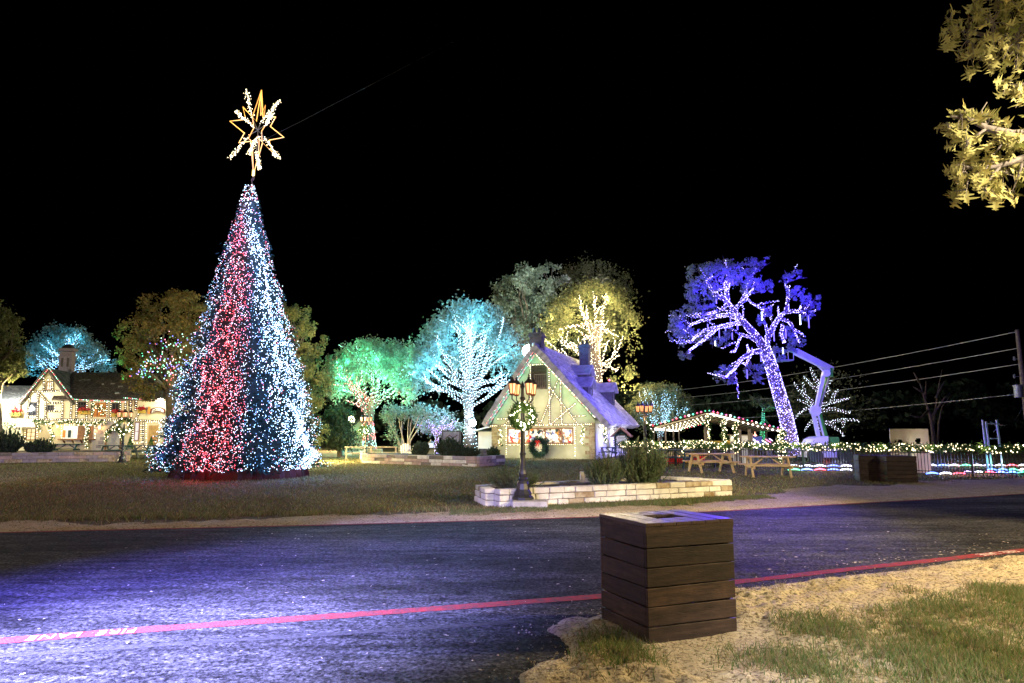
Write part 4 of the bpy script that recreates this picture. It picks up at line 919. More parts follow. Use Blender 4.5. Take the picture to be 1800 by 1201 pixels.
# ================================================================== TIMBERED HOUSE AT LEFT
def on(fr, pts, off=-0.06): return [fr.hit(x, y, off) for x, y in pts]
def strings(fr, label, polys, step=.10, r=.026, mats=B_WARM2, off=-.10, pick=None, name='string_lights', group=None, wire=True):
    s = thing(name, label, 'string lights', fr.o, fr.a, group); pts = []; mb = MB()
    for pl in polys:
        loc = on(fr, pl, off) if not isinstance(pl[0], Vector) else pl
        pts += along(loc, step, .008)
        if wire: mb.tube(loc, .007, 4)
    if wire: mb.build('wire', M['iron'], s)
    pk = None
    if pick is not None: pk = [pick[i % len(pick)] for i in range(len(pts))]
    bulbs(s, pts, r, mats, pk); return s
def window(fr, root, rect, frame_m, glass_m, cols=2, rows=2, off=-.03, depth=.06, w=.06, name='window'):
    a = fr.hit(rect[0], rect[1], off); b = fr.hit(rect[2], rect[3], off)
    x0, x1, z1, z0 = a.x, b.x, a.z, b.z; mb = MB(); y = off
    mb.box(((x0 + x1) / 2, y, z1 - w / 2), (x1 - x0, depth, w)); mb.box(((x0 + x1) / 2, y, z0 + w / 2), (x1 - x0, depth, w))
    mb.box((x0 + w / 2, y, (z0 + z1) / 2), (w, depth, z1 - z0 - 2 * w)); mb.box((x1 - w / 2, y, (z0 + z1) / 2), (w, depth, z1 - z0 - 2 * w))
    for i in range(1, cols): mb.box((x0 + (x1 - x0) * i / cols, y + .005, (z0 + z1) / 2), (.035, depth * .6, z1 - z0 - 2 * w))
    for j in range(1, rows): mb.box(((x0 + x1) / 2, y + .003, z0 + (z1 - z0) * j / rows), (x1 - x0 - 2 * w, depth * .5, .035))
    f = mb.build(name, frame_m, root)
    mb = MB(); mb.box(((x0 + x1) / 2, y + .022, (z0 + z1) / 2), (x1 - x0 - 2 * w + .01, .012, z1 - z0 - 2 * w + .01)); mb.build('pane', glass_m, f)
    return f
def shingle_slope(root, p00, p10, p01, p11, rows, cols, m, name='roof', lift=.035, seed=1, gap=.004):
    """slope from eave (p00-p10) to ridge (p01-p11) covered in courses of shingles"""
    q = random.Random(seed); p00, p10, p01, p11 = map(Vector, (p00, p10, p01, p11))
    nrm = (p10 - p00).cross(p01 - p00).normalized()
    if nrm.z < 0: nrm = -nrm
    mb = MB(); th = .12
    mb.v = [tuple(p) for p in (p00, p10, p11, p01)] + [tuple(p - nrm * th) for p in (p00, p10, p11, p01)]
    mb.f = [(0, 1, 2, 3), (7, 6, 5, 4), (0, 4, 5, 1), (1, 5, 6, 2), (2, 6, 7, 3), (3, 7, 4, 0)]; mb.m = [0] * 6
    rf = mb.build(name, m, root)
    mb = MB()
    def P(u, v): return (p00.lerp(p10, u)).lerp(p01.lerp(p11, u), v)
    for j in range(rows):
        u = 0.0
        while u < 1:
            w = q.uniform(.6, 1.4) / cols; u1 = min(1, u + w); g = gap * q.random()
            v0 = j / rows - q.uniform(0, .25) / rows; v1 = min(1, (j + 1.15) / rows)
            l = lift * q.uniform(.7, 1.3)
            a, b, c, d = P(u + g, v0), P(u1 - g, v0), P(u1 - g, v1), P(u + g, v1)
            mb.quad(a + nrm * l, b + nrm * l, c + nrm * .006, d + nrm * .006); mb.quad(a + nrm * .0, b + nrm * .0, b + nrm * l, a + nrm * l)
            u = u1
    stuff(mb.build('shingle', m, rf)); return rf
HF = Frame(-36.3, 50.5, R(11)); hp = HF.hit
house = thing('timbered_house', 'cream timbered house with brown shingle roof left of the Christmas tree', 'house', HF.o, HF.a)
xl = hp(41, 760).x; xr = hp(222, 760).x; xe = hp(325, 760).x; xg = hp(127, 700).x
ze = hp(127, 703).z; zr = hp(86, 650).z; xa = hp(86, 650).x; DP = 7.0
mb = MB(); mb.box(((xl + xr) / 2, DP / 2, ze / 2), (xr - xl, DP, ze)); mb.prism([(xl, ze), (xg, ze), (xa, zr - .15)], 0.0, 3.0); mb.build('wall', M['plaster'], house)
mb = MB(); mb.box(((xr + xe) / 2 + .01, DP / 2 + .04, ze / 2), (xe - xr - .02, DP, ze + .05)); mb.build('wall', M['plaster'], house)
x2 = hp(-60, 760).x
mb = MB(); mb.box(((x2 + xl) / 2 - .01, DP / 2 + .06, ze / 2 - .1), (xl - x2 - .02, DP, ze - .2)); mb.build('wall', M['plaster'], house)
# roofs
ov = .45
shingle_slope(house, (xg - 1.2, -ov, ze + .02), (xr + .15, -ov, ze + .02), (xa, DP / 2, zr + .1), (xr + .15, DP / 2, zr + .1), 22, 46, M['roof_dark'], 'roof', seed=2)
shingle_slope(house, (xr + .16, -ov, ze + .06), (xe + .3, -ov, ze + .06), (xr + .16, DP / 2, zr + .1), (xe + .3, DP / 2, zr + .1), 22, 30, M['roof_dark'], 'roof', seed=3)
shingle_slope(house, (xa, DP / 2 - .01, zr + .08), (xe + .3, DP / 2 - .01, zr + .08), (xa, DP / 2 + .3, zr - .2), (xe + .3, DP / 2 + .3, zr - .2), 2, 30, M['roof_dark'], 'roof', seed=4)
dz = ze - hp(37, 706).z
shingle_slope(house, (xl - .35, -ov, ze - .35), (xl - .35, 3.2, ze - .35), (xa, -ov, zr + .12), (xa, 3.2, zr + .12), 16, 10, M['roof_dark'], 'roof', seed=5)
shingle_slope(house, (xg + .28, -ov, ze - .32), (xg + .28, 3.2, ze - .32), (xa, -ov, zr + .12), (xa, 3.2, zr + .12), 16, 10, M['roof_dark'], 'roof', seed=6)
shingle_slope(house, (x2, -ov, ze - .25), (xl - .2, -ov, ze - .25), (x2, DP / 2, zr - 1.0), (xl + 1.0, DP / 2, zr - 1.0), 14, 24, mat('whitened_shingles', (.45, .45, .44), .85, .25, 5, .4, 25, island=.25), 'roof', seed=7)
# pale patches on the dark roof
for k, (px, py, w) in enumerate([(110, 652, 9), (112, 656, 8), (108, 661, 10), (113, 670, 12), (144, 653, 10), (163, 659, 12), (149, 670, 17), (185, 657, 9), (198, 676, 6), (212, 681, 7), (206, 692, 6), (245, 670, 6), (181, 677, 3)]):
    d = ray(px, py); e = Vector((0, 0, EYE)); M4 = Matrix.Rotation(-HF.a, 4, 'Z')
    lo = M4 @ (e - HF.o); ld = M4.to_3x3() @ d
    p0 = Vector((xr, -ov, ze)); nn = Vector((0, -(zr - ze), DP / 2 + ov)).normalized(); t = (p0 - lo).dot(nn) / ld.dot(nn); p = lo + ld * t
    wd = w / FPX * 53; up = Vector((0, DP / 2 + ov, zr - ze)).normalized()
    mb = MB(); q0 = p + nn * .06; ex = Vector((1, 0, 0)); mb.bar(q0 - ex * wd / 2 - up * .03, q0 + ex * wd / 2 + up * .03, .22, .05, up=nn); mb.build('roof_patch', M['patch'], house)
# chimney
cx = hp(117, 640).x; zc = hp(117, 617, DP / 2).z; mb = MB(); cx = hp(118, 640, DP / 2).x
mb.box((cx, DP / 2, (zr + zc) / 2 - .4), (.86, .8, zc - zr + .6)); mb.box((cx, DP / 2, zc - .5), (1.0, .94, .18)); mb.box((cx, DP / 2, zc + .06), (1.04, .98, .22)); ch = mb.build('chimney', M['brick'], house)
mb = MB(); mb.box((cx, DP / 2, zc + .26), (.7, .64, .18)); mb.box((cx, DP / 2, zc + .43), (.5, .44, .16)); mb.build('chimney_cap', M['iron'], ch)
for k in (-1, 1):
    mb = MB(); mb.box((cx + k * .2, DP / 2 - .405, (zr + zc) / 2 - .05), (.16, .03, .7)); mb.build('chimney_slot', M['timber'], ch)
# timbers
HT_L = [[(77, 663), (77, 687)], [(92, 663), (92, 687)], [(56, 689), (116, 687)], [(67, 690), (65, 736)], [(52, 696), (48, 736)], [(67, 690), (85, 709)], [(85, 709), (107, 708)], [(107, 708), (122, 693)], [(80, 709), (80, 736)], [(110, 709), (109, 736)], [(80, 723), (110, 723)], [(96, 709), (96, 723)], [(126, 705), (124, 736)],
        [(47, 737), (224, 739)], [(135, 704), (134, 736)], [(153, 704), (152, 736)], [(162, 706), (161, 734)], [(188, 706), (188, 735)], [(195, 706), (194, 738)], [(212, 706), (210, 738)], [(221, 706), (219, 738)], [(230, 704), (228, 737)], [(240, 704), (238, 722)], [(250, 716), (238, 737)], [(226, 738), (300, 742)], [(233, 742), (232, 790)], [(252, 742), (251, 790)]]
for pl in HT_L:
    a, b = on(HF, pl, -.035); mb = MB(); mb.bar(a, b, .13, .06, up=(0, 1, 0)); mb.build('timber', M['timber'], house)
for a, b in (((36, 706), (86, 647)), ((86, 647), (129, 703))):
    a, b = on(HF, (a, b), -ov - .03); mb = MB(); mb.bar(a, b, .2, .06, up=(0, 1, 0)); mb.build('barge_board', M['timber'], house)
GL = M['glass_dark']; lit = emit('warm_lit_pane', (1.0, .72, .34), .9); litb = emit('cool_lit_pane', (.75, .85, .9), 1.2)
for rect, c, r, gm in [((51, 707, 64, 731), 2, 3, GL), ((82, 671, 91, 686), 2, 2, lit), ((83, 712, 94, 722), 2, 2, GL), ((137, 706, 151, 720), 3, 2, GL), ((197, 708, 209, 725), 2, 1, GL), ((47, 753, 62, 774), 2, 3, lit), ((237, 742, 244, 775), 1, 2, emit('violet_pane', (.25, .22, .5), .5)), ((26, 709, 36, 725), 2, 3, litb), ((236, 704, 241, 714), 1, 1, M['plaster_grey']), ((226, 704, 232, 714), 1, 1, M['plaster_grey'])]:
    window(HF, house, rect, M['frame_dark'] if gm is GL else M['frame_wood'], gm, c, r)
# hinged cream shutter, serving hatch, lit opening
a = hp(97, 712, -.05); b = hp(108, 722, -.05); mb = MB(); mb.box(((a.x + b.x) / 2, -.05, (a.z + b.z) / 2), (b.x - a.x, .05, a.z - b.z)); mb.build('shutter', M['plaster'], house)
a = hp(166, 708, -.04); b = hp(187, 733, -.04); mb = MB(); mb.box(((a.x + b.x) / 2, -.03, (a.z + b.z) / 2), (b.x - a.x, .04, a.z - b.z)); o = mb.build('lit_opening', M['orange_room'], house)
mb = MB(); mb.box(((a.x * .7 + b.x * .3), -.06, (a.z + b.z) / 2), (.06, .04, a.z - b.z)); mb.box(((a.x + b.x) / 2, -.055, a.z - .2), (b.x - a.x, .03, .05)); mb.build('frame', M['brown_wood'], o)
a = hp(112, 749, -.04); b = hp(165, 771, -.04); hx, hz = (a.x + b.x) / 2, (a.z + b.z) / 2; wd = b.x - a.x; hgt = a.z - b.z
mb = MB(); mb.box((hx, -.02, hz), (wd, .04, hgt)); hatch = mb.build('serving_hatch', emit('hatch_interior', (1, .93, .75), .8), house)
for k, (f0, f1, col) in enumerate([(0, .08, 'orange_room'), (.10, .13, 'white_paint'), (.16, .26, 'teal_paint'), (.28, .33, 'white_paint'), (.47, .70, 'brown_wood'), (.80, .97, 'brown_wood')]):
    mb = MB(); mb.box((a.x + wd * (f0 + f1) / 2, -.06 - .004 * k, hz - (0 if f1 > .4 else .12)), (wd * (f1 - f0), .04, hgt * (1 if f1 > .4 else .6))); mb.build('shutter' if f1 > .4 else 'shop_fitting', M[col], hatch)
mb = MB(); mb.box((hx, -.25, b.z - .06), (wd + .3, .5, .09)); sh = mb.build('counter', M['brown_wood'], house)
for k in range(4):
    mb = MB(); x = a.x + wd * (k + .3) / 3.6; mb.prism([(-.0, 0), (.0, 0), (.0, 0)], 0, .01) if False else mb.bar((x, -.06, b.z - .32), (x, -.4, b.z - .12), .07, .07, up=(1, 0, 0)); mb.build('bracket', M['brown_wood'], sh)
# awning over the lower left window
a = hp(27, 751, -.9); b = hp(60, 739, -.05)
shingle_slope(house, (a.x, -.85, a.z), (hp(62, 751, -.85).x, -.85, a.z), (hp(33, 739).x, -.05, b.z + .05), (hp(58, 739).x, -.05, b.z + .05), 5, 12, M['patch'], 'awning', seed=9)
# stone clad bay, gabled hood, doors
a = hp(166, 742, -.07); b = hp(216, 792, -.07); mb = MB(); mb.box(((a.x + b.x) / 2, -.05, a.z / 2), (b.x - a.x, .12, a.z)); bay = mb.build('stone_bay', mat('pale_grey_stonework', (.40, .38, .33), .9, .2, 3, .5, 15), house)
for k, (px, py) in enumerate([(178, 747), (190, 744), (176, 760), (180, 771), (207, 750), (177, 778), (171, 752), (173, 785)]):
    p = hp(px, py, -.125); mb = MB(); mb.box(p, (.34, .035, .24)); mb.build('stone', M['stone_grey'], bay)
a = hp(200, 745, -.9); l = hp(185, 760, -.9); r_ = hp(215, 761, -.9)
hood = shingle_slope(house, (l.x, -.95, l.z), (l.x, -.1, l.z), (a.x, -.95, a.z), (a.x, -.1, a.z), 5, 6, M['roof_dark'], 'porch_hood', seed=11)
shingle_slope(house, (r_.x, -.95, r_.z), (r_.x, -.1, r_.z), (a.x, -.95, a.z), (a.x, -.1, a.z), 5, 6, M['brown_wood'], 'porch_hood', seed=12)
for px in (187, 213):
    p = hp(px, 762, -.85); mb = MB(); mb.bar((p.x, -.85, 0.02), (p.x, -.85, p.z + .05), .1, .1); mb.build('porch_post', M['brown_wood'], house)
def door(rect, m):
    a = hp(rect[0], rect[1], -.05); b = hp(rect[2], rect[3], -.05); mb = MB(); mb.box(((a.x + b.x) / 2, -.02, a.z / 2), (b.x - a.x, .06, a.z)); d = mb.build('door', m, house)
    for i in (-1, 1):
        for zz in (.28, .72):
            mb = MB(); mb.box(((a.x + b.x) / 2 + i * (b.x - a.x) * .22, -.055, a.z * zz), ((b.x - a.x) * .3, .02, a.z * .34)); mb.build('panel', m, d)
    mb = MB(); mb.lathe([(.03, 0), (.05, .03), (.02, .07)], (b.x - .12, -.08, a.z * .45), 8); mb.build('handle', M['iron'], d); return d
door((262, 748, 276, 786), M['hay'] if False else mat('honey_oak_door', (.40, .24, .08), .6, .25, 5)); door((193, 756, 207, 790), mat('pale_green_door', (.30, .42, .20), .7, .15, 5))
# flower boxes
fb_red = mat('red_poinsettia', (.42, .01, .012), .7, .3, 20)
for (x0, y0, x1, y1) in [(138, 720, 158, 729), (196, 724, 215, 733), (243, 718, 255, 727), (18, 723, 36, 732)]:
    a = hp(x0, y0, -.25); b = hp(x1, y1, -.25); mb = MB(); mb.box(((a.x + b.x) / 2, -.2, b.z + .14), (b.x - a.x, .26, .26)); f = mb.build('flower_box', M['hay'], house)
    P = np.random.default_rng(int(x0)).normal(size=(160, 3)) * np.array([(b.x - a.x) * .28, .1, .10]) + np.array([(a.x + b.x) / 2, -.24, b.z + .36]); leaves('flower', P, .13, fb_red, f, 2)
    P = P[:60] - np.array([0, .03, .16]); leaves('foliage', P, .14, M['garland'], f, 3)
# ribbon shaped sign
a = hp(262, 715, -.12); b = hp(290, 728, -.12); mb = MB(); n = 12; cxs = (a.x + b.x) / 2; wdt = b.x - a.x; hh = (a.z - b.z)
def ribbon(mb, x0, x1, off, h, y0, y1, arch):
    pts = []
    for i in range(n + 1):
        u = i / n; x = x0 + (x1 - x0) * u; z = (a.z + b.z) / 2 + arch * math.sin(math.pi * u) - arch * .5; pts.append((x, z))
    mb.prism([(x, z + h / 2) for x, z in pts] + [(x, z - h / 2) for x, z in reversed(pts)], y0, y1)
sg = thing('shop_sign', 'curved brown ribbon sign with pale lettering on the house wall', 'sign', HF.o, HF.a)
ribbon(mb, a.x + .12, b.x, 0, hh * .62, -.16, -.10, .16); mb.build('board', mat('dark_red_brown_sign', (.10, .022, .018), .6, .2, 6), sg)
mb = MB(); ribbon(mb, a.x + .24, b.x - .1, 0, hh * .36, -.175, -.158, .16); mb.build('panel', M['paper'], sg)
mb = MB(); mb.box((a.x + .02, -.12, (a.z + b.z) / 2), (.18, .06, hh)); mb.build('end_scroll', M['orange_room'], sg)
mb = MB(); q = random.Random(3)
for i in range(16):
    u = (i + 1) / 18; x = a.x + .3 + (wdt - .5) * u; z = (a.z + b.z) / 2 + .16 * math.sin(math.pi * u) - .08
    mb.bar((x, -.18, z - .05), (x + q.uniform(-.04, .05), -.18, z + .06), .025, .012, up=(0, 1, 0))
stuff(mb.build('lettering', M['timber'], sg))
# string lights on the house
rg = [0, 0, 1, 1, 1, 0]; RGW = [B_RED, B_GREEN, B_WHITE]
strings(HF, 'red and green string lights along the left gable edge of the timbered house', [[(36, 706), (86, 647)], [(86, 647), (129, 703)]], .12, .040, RGW, -ov - .1, [0, 0, 1, 2, 1, 0, 1])
strings(HF, 'red and green string lights along the long eave of the timbered house', [[(129, 702), (222, 707)], [(216, 699), (298, 707)]], .12, .036, RGW, -ov - .08, [1, 2, 1, 0, 0, 2])
strings(HF, 'warm white string lights tracing the gable timbers of the timbered house', [p for p in HT_L[:13]] + [[(77, 668), (92, 668)], [(50, 705), (66, 705)], [(51, 732), (64, 732)]], .15, .030, [B_WARM2, B_WARM], -.12, [0, 1])
strings(HF, 'warm white string lights tracing the upper floor timbers under the long eave', HT_L[13:], .15, .030, [B_WARM2, B_WARM], -.12, [0, 1])
strings(HF, 'warm white string lights framing the ground floor openings of the timbered house', [[(44, 751), (44, 777), (65, 777), (65, 751)], [(108, 772), (108, 747), (167, 747), (167, 772)], [(234, 742), (234, 779), (248, 779), (248, 742)], [(257, 787), (257, 742), (280, 742), (280, 787)], [(298, 742), (297, 788)]], .15, .030, [B_WARM2, B_WARM], -.14, [0, 1])
def garland(fr, label, polys, thick, npm, off, bulbmats, bstep=.13, br=.042, name='garland', leaf=.16, world=False, group=None):
    s = thing(name, label, 'garland', fr.o if fr else (0, 0, 0), fr.a if fr else 0, group); L = []; Bp = []; g = np.random.default_rng(len(label))
    for pl in polys:
        loc = [Vector(p) for p in pl] if (fr is None or isinstance(pl[0], Vector)) else on(fr, pl, off)
        c = along(loc, 1.0 / npm); L += [np.array(p) for p in c]; Bp += along(loc, bstep)
    L = np.array(L); P = L + g.normal(size=L.shape) * thick * .55
    leaves('foliage', P, leaf, M['garland'], s, 4, .3)
    Bp = np.array([np.array(p) for p in Bp]); d = g.normal(size=Bp.shape); d /= np.linalg.norm(d, axis=1, keepdims=True)
    Bp = Bp + d * thick * .95; bulbs(s, Bp, br, bulbmats); return s
garland(HF, 'lit greenery garland swagged across the first floor line of the timbered house', [[(58, 741), (90, 745), (120, 741), (152, 746), (188, 742)]], .16, 170, -.3, [B_WARM2, B_WARM], .05, .030)
garland(HF, 'lit greenery garland hanging down beside the serving hatch', [[(91, 744), (88, 756), (93, 766), (89, 776)]], .12, 150, -.3, [B_WARM2, B_WARM], .05, .030)
garland(HF, 'lit greenery garland wound down the post before the serving hatch', [[(152, 748), (155, 760), (150, 772), (153, 788)]], .13, 150, -.6, [B_WARM2, B_WARM], .05, .030)
garland(HF, 'lit greenery arching over the little gabled porch', [[(186, 776), (187, 762), (200, 751), (213, 763), (214, 777)]], .14, 150, -1.0, [B_WARM2, B_WARM], .05, .030)
garland(HF, 'lit greenery round the orange lit upper opening', [[(163, 730), (163, 709), (175, 722), (178, 712), (184, 724), (177, 731)]], .11, 90, -.25, [B_WARM2, B_WARM], .07, .030)
garland(HF, 'lit greenery swag at the left end of the timbered house', [[(8, 744), (20, 752), (28, 746)], [(66, 745), (70, 758)]], .13, 120, -.3, [B_WARM2, B_WARM], .06, .030)
for px, py in [(91, 722), (70, 700), (120, 725), (145, 725), (175, 725), (205, 720), (235, 725), (60, 760), (90, 765), (130, 765), (180, 765), (225, 765), (255, 765), (285, 765), (30, 765)]:
    lamp('facade_glow', 'POINT', hp(px, py, -1.3), 13, (1, .84, .46), .2, house)
for px, py in ((101, 750), (175, 752)):
    t = thing('wall_lantern', 'small orange lantern on the house wall %s the serving hatch' % ('left of' if px < 150 else 'right of'), 'lantern', HF.o, HF.a)
    p = hp(px, py, -.2); mb = MB(); mb.lathe([(.06, -.12), (.1, .1), (.02, .2)], p, 6); mb.build('lantern_glass', emit('orange_flame_glass', (1, .45, .10), 4), t); mb = MB(); mb.bar(p + Vector((0, .2, .2)), p + Vector((0, 0, .2)), .03, .03, up=(0, 0, 1)); mb.build('bracket', M['iron'], t)
    lamp('lantern_glow', 'POINT', p + Vector((0, -.15, 0)), 22, (1, .5, .15), .06, t)
fl = thing('floodlight', 'glaring floodlight under the eave at the right end of the timbered house', 'floodlight', HF.o, HF.a)
p = hp(282, 705, -.6); mb = MB(); mb.lathe([(.02, 0), (.2, .05), (.2, .12), (.02, .2)], p, 10); mb.build('lens', emit('flood_lens_warm', (1, .96, .8), 25), fl); mb = MB(); mb.box(p + Vector((0, .25, .2)), (.3, .3, .2)); mb.build('housing', M['iron'], fl)
lamp('floodlight_beam', 'POINT', p + Vector((0, -.3, -.2)), 110, (1, .95, .75), .1, fl)
lamp('yard_floodlight', 'POINT', hp(5, 715, -2.0), 750, (.95, 1, .95), .2, house)
lamp('roof_spill', 'POINT', hp(10, 690, -1.4), 420, (.95, 1, .95), .2, house)
# potted cone shrubs at the door
for k, (px, py) in enumerate([(265, 783), (228, 786)]):
    p = hp(px, py, -.8); w = HF.o + HF.ex * p.x + HF.ey * p.y; w.z = 0
    t = thing('potted_shrub', 'clipped cone shrub in a pot %s' % ('beside the honey coloured door' if k == 0 else 'under the tall narrow violet window'), 'potted plant', w)
    mb = MB(); mb.lathe([(.16, 0), (.24, .35), (.26, .35), (.26, .4)], (0, 0, 0), 12); mb.build('pot', M['hay'], t)
    g = np.random.default_rng(k); zz = g.random(700) ** 1.3; an = g.uniform(0, 6.28, 700); rr = .26 * (1 - zz); leaves('foliage', np.stack([np.cos(an) * rr, np.sin(an) * rr, .4 + zz * .95], -1), .09, M['garland'], t, 2)
# ================================================================== THATCH STYLE COTTAGE
Wc = 6.92; CF = Frame(-1.29, 45.5, R(-20)); cp = CF.hit; LC = 10.5
cot = thing('cottage', 'steep roofed storybook cottage outlined in lights beside the blue tree', 'cottage', CF.o, CF.a)
zE = cp(1045, 745).z; zA = cp(942, 612).z; xA = cp(942, 612).x
mb = MB(); mb.box((Wc / 2, LC / 2, zE / 2 + .1), (Wc, LC, zE + .2)); mb.prism([(.0, zE + .2), (Wc, zE + .2), (xA, zA - .35)], 0.001, LC); mb.build('wall', M['plaster_grey'], cot)
mb = MB(); mb.box((Wc + .012, LC / 2, zE / 2), (.02, LC - .1, zE)); mb.build('side_render', mat('white_side_render', (.66, .66, .70), .9, .06, 2), cot)
def roof_side(x0, z0, x1, z1, m, seed, sgn):
    """curved thatch like slope: eave (x0,z0) bows up to the ridge (x1,z1)"""
    q = random.Random(seed); n = 34; ny = 46; ya, yb = -.42, LC + .4; V = []; g = np.random.default_rng(seed)
    mbr = MB(); ys = np.linspace(ya, yb, ny)
    def prof(t):
        x = x0 + (x1 - x0) * t; z = z0 + (z1 - z0) * (t ** 1.04); z -= .22 * max(0, .16 - t) / .16 * .6
        return x, z
    dx, dzz = x1 - x0, z1 - z0; L = math.hypot(dx, dzz); nx, nz = -dzz / L * (1 if dx > 0 else -1), abs(dx) / L
    if nz < 0: nx, nz = -nx, -nz
    rows = []
    for i in range(n + 1):
        t = i / n; x, z = prof(t); row0 = []; row1 = []
        for j, y in enumerate(ys):
            w = (vnoise(np.array([y * 2.0 + seed]), np.array([t * 9.0]), 1, 3)[0] - .5) * .11 + (vnoise(np.array([y * 5.0]), np.array([t * 30.0 + seed]), 1, 5)[0] - .5) * .06
            lift = .05 if t > .58 else .018
            row0.append((x + nx * (.16 + w), y, z + nz * (.16 + w))); row1.append((x + nx * (.16 + w + lift), y, z + nz * (.16 + w + lift)))
        rows.append((row0, row1))
    for i in range(n):
        lo = rows[i][1]; hi = rows[i + 1][0]
        for j in range(ny - 1):
            mbr.quad(lo[j], lo[j + 1], hi[j + 1], hi[j]); mbr.quad(rows[i][0][j], rows[i][0][j + 1], lo[j + 1], lo[j])
        for e in (0, ny - 1):      # verge thickness
            a = rows[i][1][e]; b = rows[i + 1][0][e]; a2 = (a[0] - nx * .36, a[1], a[2] - nz * .36); b2 = (b[0] - nx * .36, b[1], b[2] - nz * .36); mbr.quad(a, b, b2, a2)
    for j in range(ny - 1):        # rolled eave and underside
        a, b = rows[0][0][j], rows[0][0][j + 1]; k = lambda p, f: (p[0] - nx * f + (x0 - x1) / L * .06, p[1], p[2] - nz * f)
        mbr.quad(a, b, k(b, .16), k(a, .16)); mbr.quad(k(a, .16), k(b, .16), (b[0] - nx * .32, b[1], b[2] - nz * .32), (a[0] - nx * .32, a[1], a[2] - nz * .32))
        c, d = rows[n][0][j], rows[n][0][j + 1]; u = lambda p: (p[0] - nx * .34, p[1], p[2] - nz * .34); mbr.quad(u(a), u(b), u(d), u(c))
    return mbr.build('roof', m, cot)
xLe = cp(853, 747).x; zLe = cp(853, 744).z; xRe = Wc + .85; zRe = zE + .02
roof_side(xLe, zLe, xA, zA, M['roof_light'], 3, -1); roof_side(xRe, zRe, xA, zA, M['roof_light'], 4, 1)
mb = MB(); mb.tube([(xA, y, zA + .16) for y in np.linspace(-.42, LC + .4, 12)], .17, 8); mb.build('ridge', M['roof_light'], cot, True)
for a, b in (((xLe, zLe), (xA, zA)), ((xRe - .3, zRe + .35), (xA, zA))):
    mb = MB(); mb.bar((a[0], -.30, a[1] - .12), (b[0], -.30, b[1] - .12), .22, .07, up=(0, 1, 0)); mb.build('barge_board', M['timber'], cot)
# chimneys
def chim(cx, cy, w, z0, z1):
    mb = MB(); mb.box((cx, cy, (z0 + z1) / 2), (w, w * .9, z1 - z0)); mb.box((cx, cy, z1 - .12), (w + .16, w * .9 + .16, .14)); mb.box((cx, cy, z1 + .03), (w + .06, w * .9 + .06, .12)); c = mb.build('chimney', M['chimney'], cot)
    for k in (-.22, .22):
        mb = MB(); mb.lathe([(.10, 0), (.13, .08), (.10, .30), (.13, .36), (.06, .38)], (cx + k * w, cy, z1 + .08), 8); mb.build('chimney_pot', M['iron'], c)
p = cp(942, 600, .75); chim(xA - .12, .62, .82, zA - .8, cp(943, 588, .5).z)
p = cp(1028, 608, 8.6); chim(p.x, 8.6, .72, zA - 1.6, p.z)
# dormers
def dormer(px, py, yc, w, h, name='dormer'):
    t = .5; p = CF.side(px, py, 0); 
    # front face: local x where the ray meets the plane y=yc
    f = cp(px, py, yc); xf, zt = f.x, f.z
    zb = zt - h; slope = (zA - zRe) / (xA - xRe); xin = xA + (zt - zA) / slope
    mbd = MB(); y0, y1 = yc - w / 2, yc + w / 2
    b = len(mbd.v)
    mbd.v += [(xf, y0, zb), (xf, y1, zb), (xf, y1, zt - .45), (xf, yc, zt), (xf, y0, zt - .45), (xin - .9, y0, zb), (xin - .9, y1, zb), (xin - .9, y1, zt - .45), (xin - .9, yc, zt), (xin - .9, y0, zt - .45)]
    for fc in ((0, 1, 2, 3, 4), (9, 8, 7, 6, 5), (0, 4, 9, 5), (1, 6, 7, 2), (0, 5, 6, 1), (2, 7, 8, 3), (4, 3, 8, 9)): mbd.f.append(fc); mbd.m.append(0)
    d = mbd.build('dormer', M['chimney'], cot)
    for s_, yy in ((-1, y0 - .22), (1, y1 + .22)):
        mbr = MB(); a0 = Vector((xf + .25, yy, zt - .62)); a1 = Vector((xin - .9, yy, zt - .62)); r0 = Vector((xf + .25, yc, zt + .06)); r1 = Vector((xin - .9, yc, zt + .06))
        nn = Vector((0, s_ * .6, .8)) * .1; mbr.v = [tuple(v) for v in (a0, a1, r1, r0)] + [tuple(v + nn) for v in (a0, a1, r1, r0)]; mbr.f = [(3, 2, 1, 0), (4, 5, 6, 7), (0, 1, 5, 4), (1, 2, 6, 5), (2, 3, 7, 6), (3, 0, 4, 7)]; mbr.m = [0] * 6; mbr.build('dormer_roof', M['roof_light'], d)
    mbw = MB(); 
    for yy in (-.26, 0, .26): mbw.box((xf + .03, yc + yy, zb + h * .36), (.05, .05, h * .5))
    for zz in (.14, .36, .60): mbw.box((xf + .034, yc, zb + h * zz), (.04, .56, .05))
    wv = mbw.build('window', M['frame_dark'], d); mbw = MB(); mbw.box((xf + .012, yc, zb + h * .36), (.015, .5, h * .46)); mbw.build('pane', emit('blue_dormer_pane', (.05, .06, .30), .5), wv)
dormer(1038, 666, 2.6, 1.35, 1.7); dormer(1036, 645, 5.2, 1.3, 1.6); dormer(1077, 676, 7.4, 1.3, 1.5)
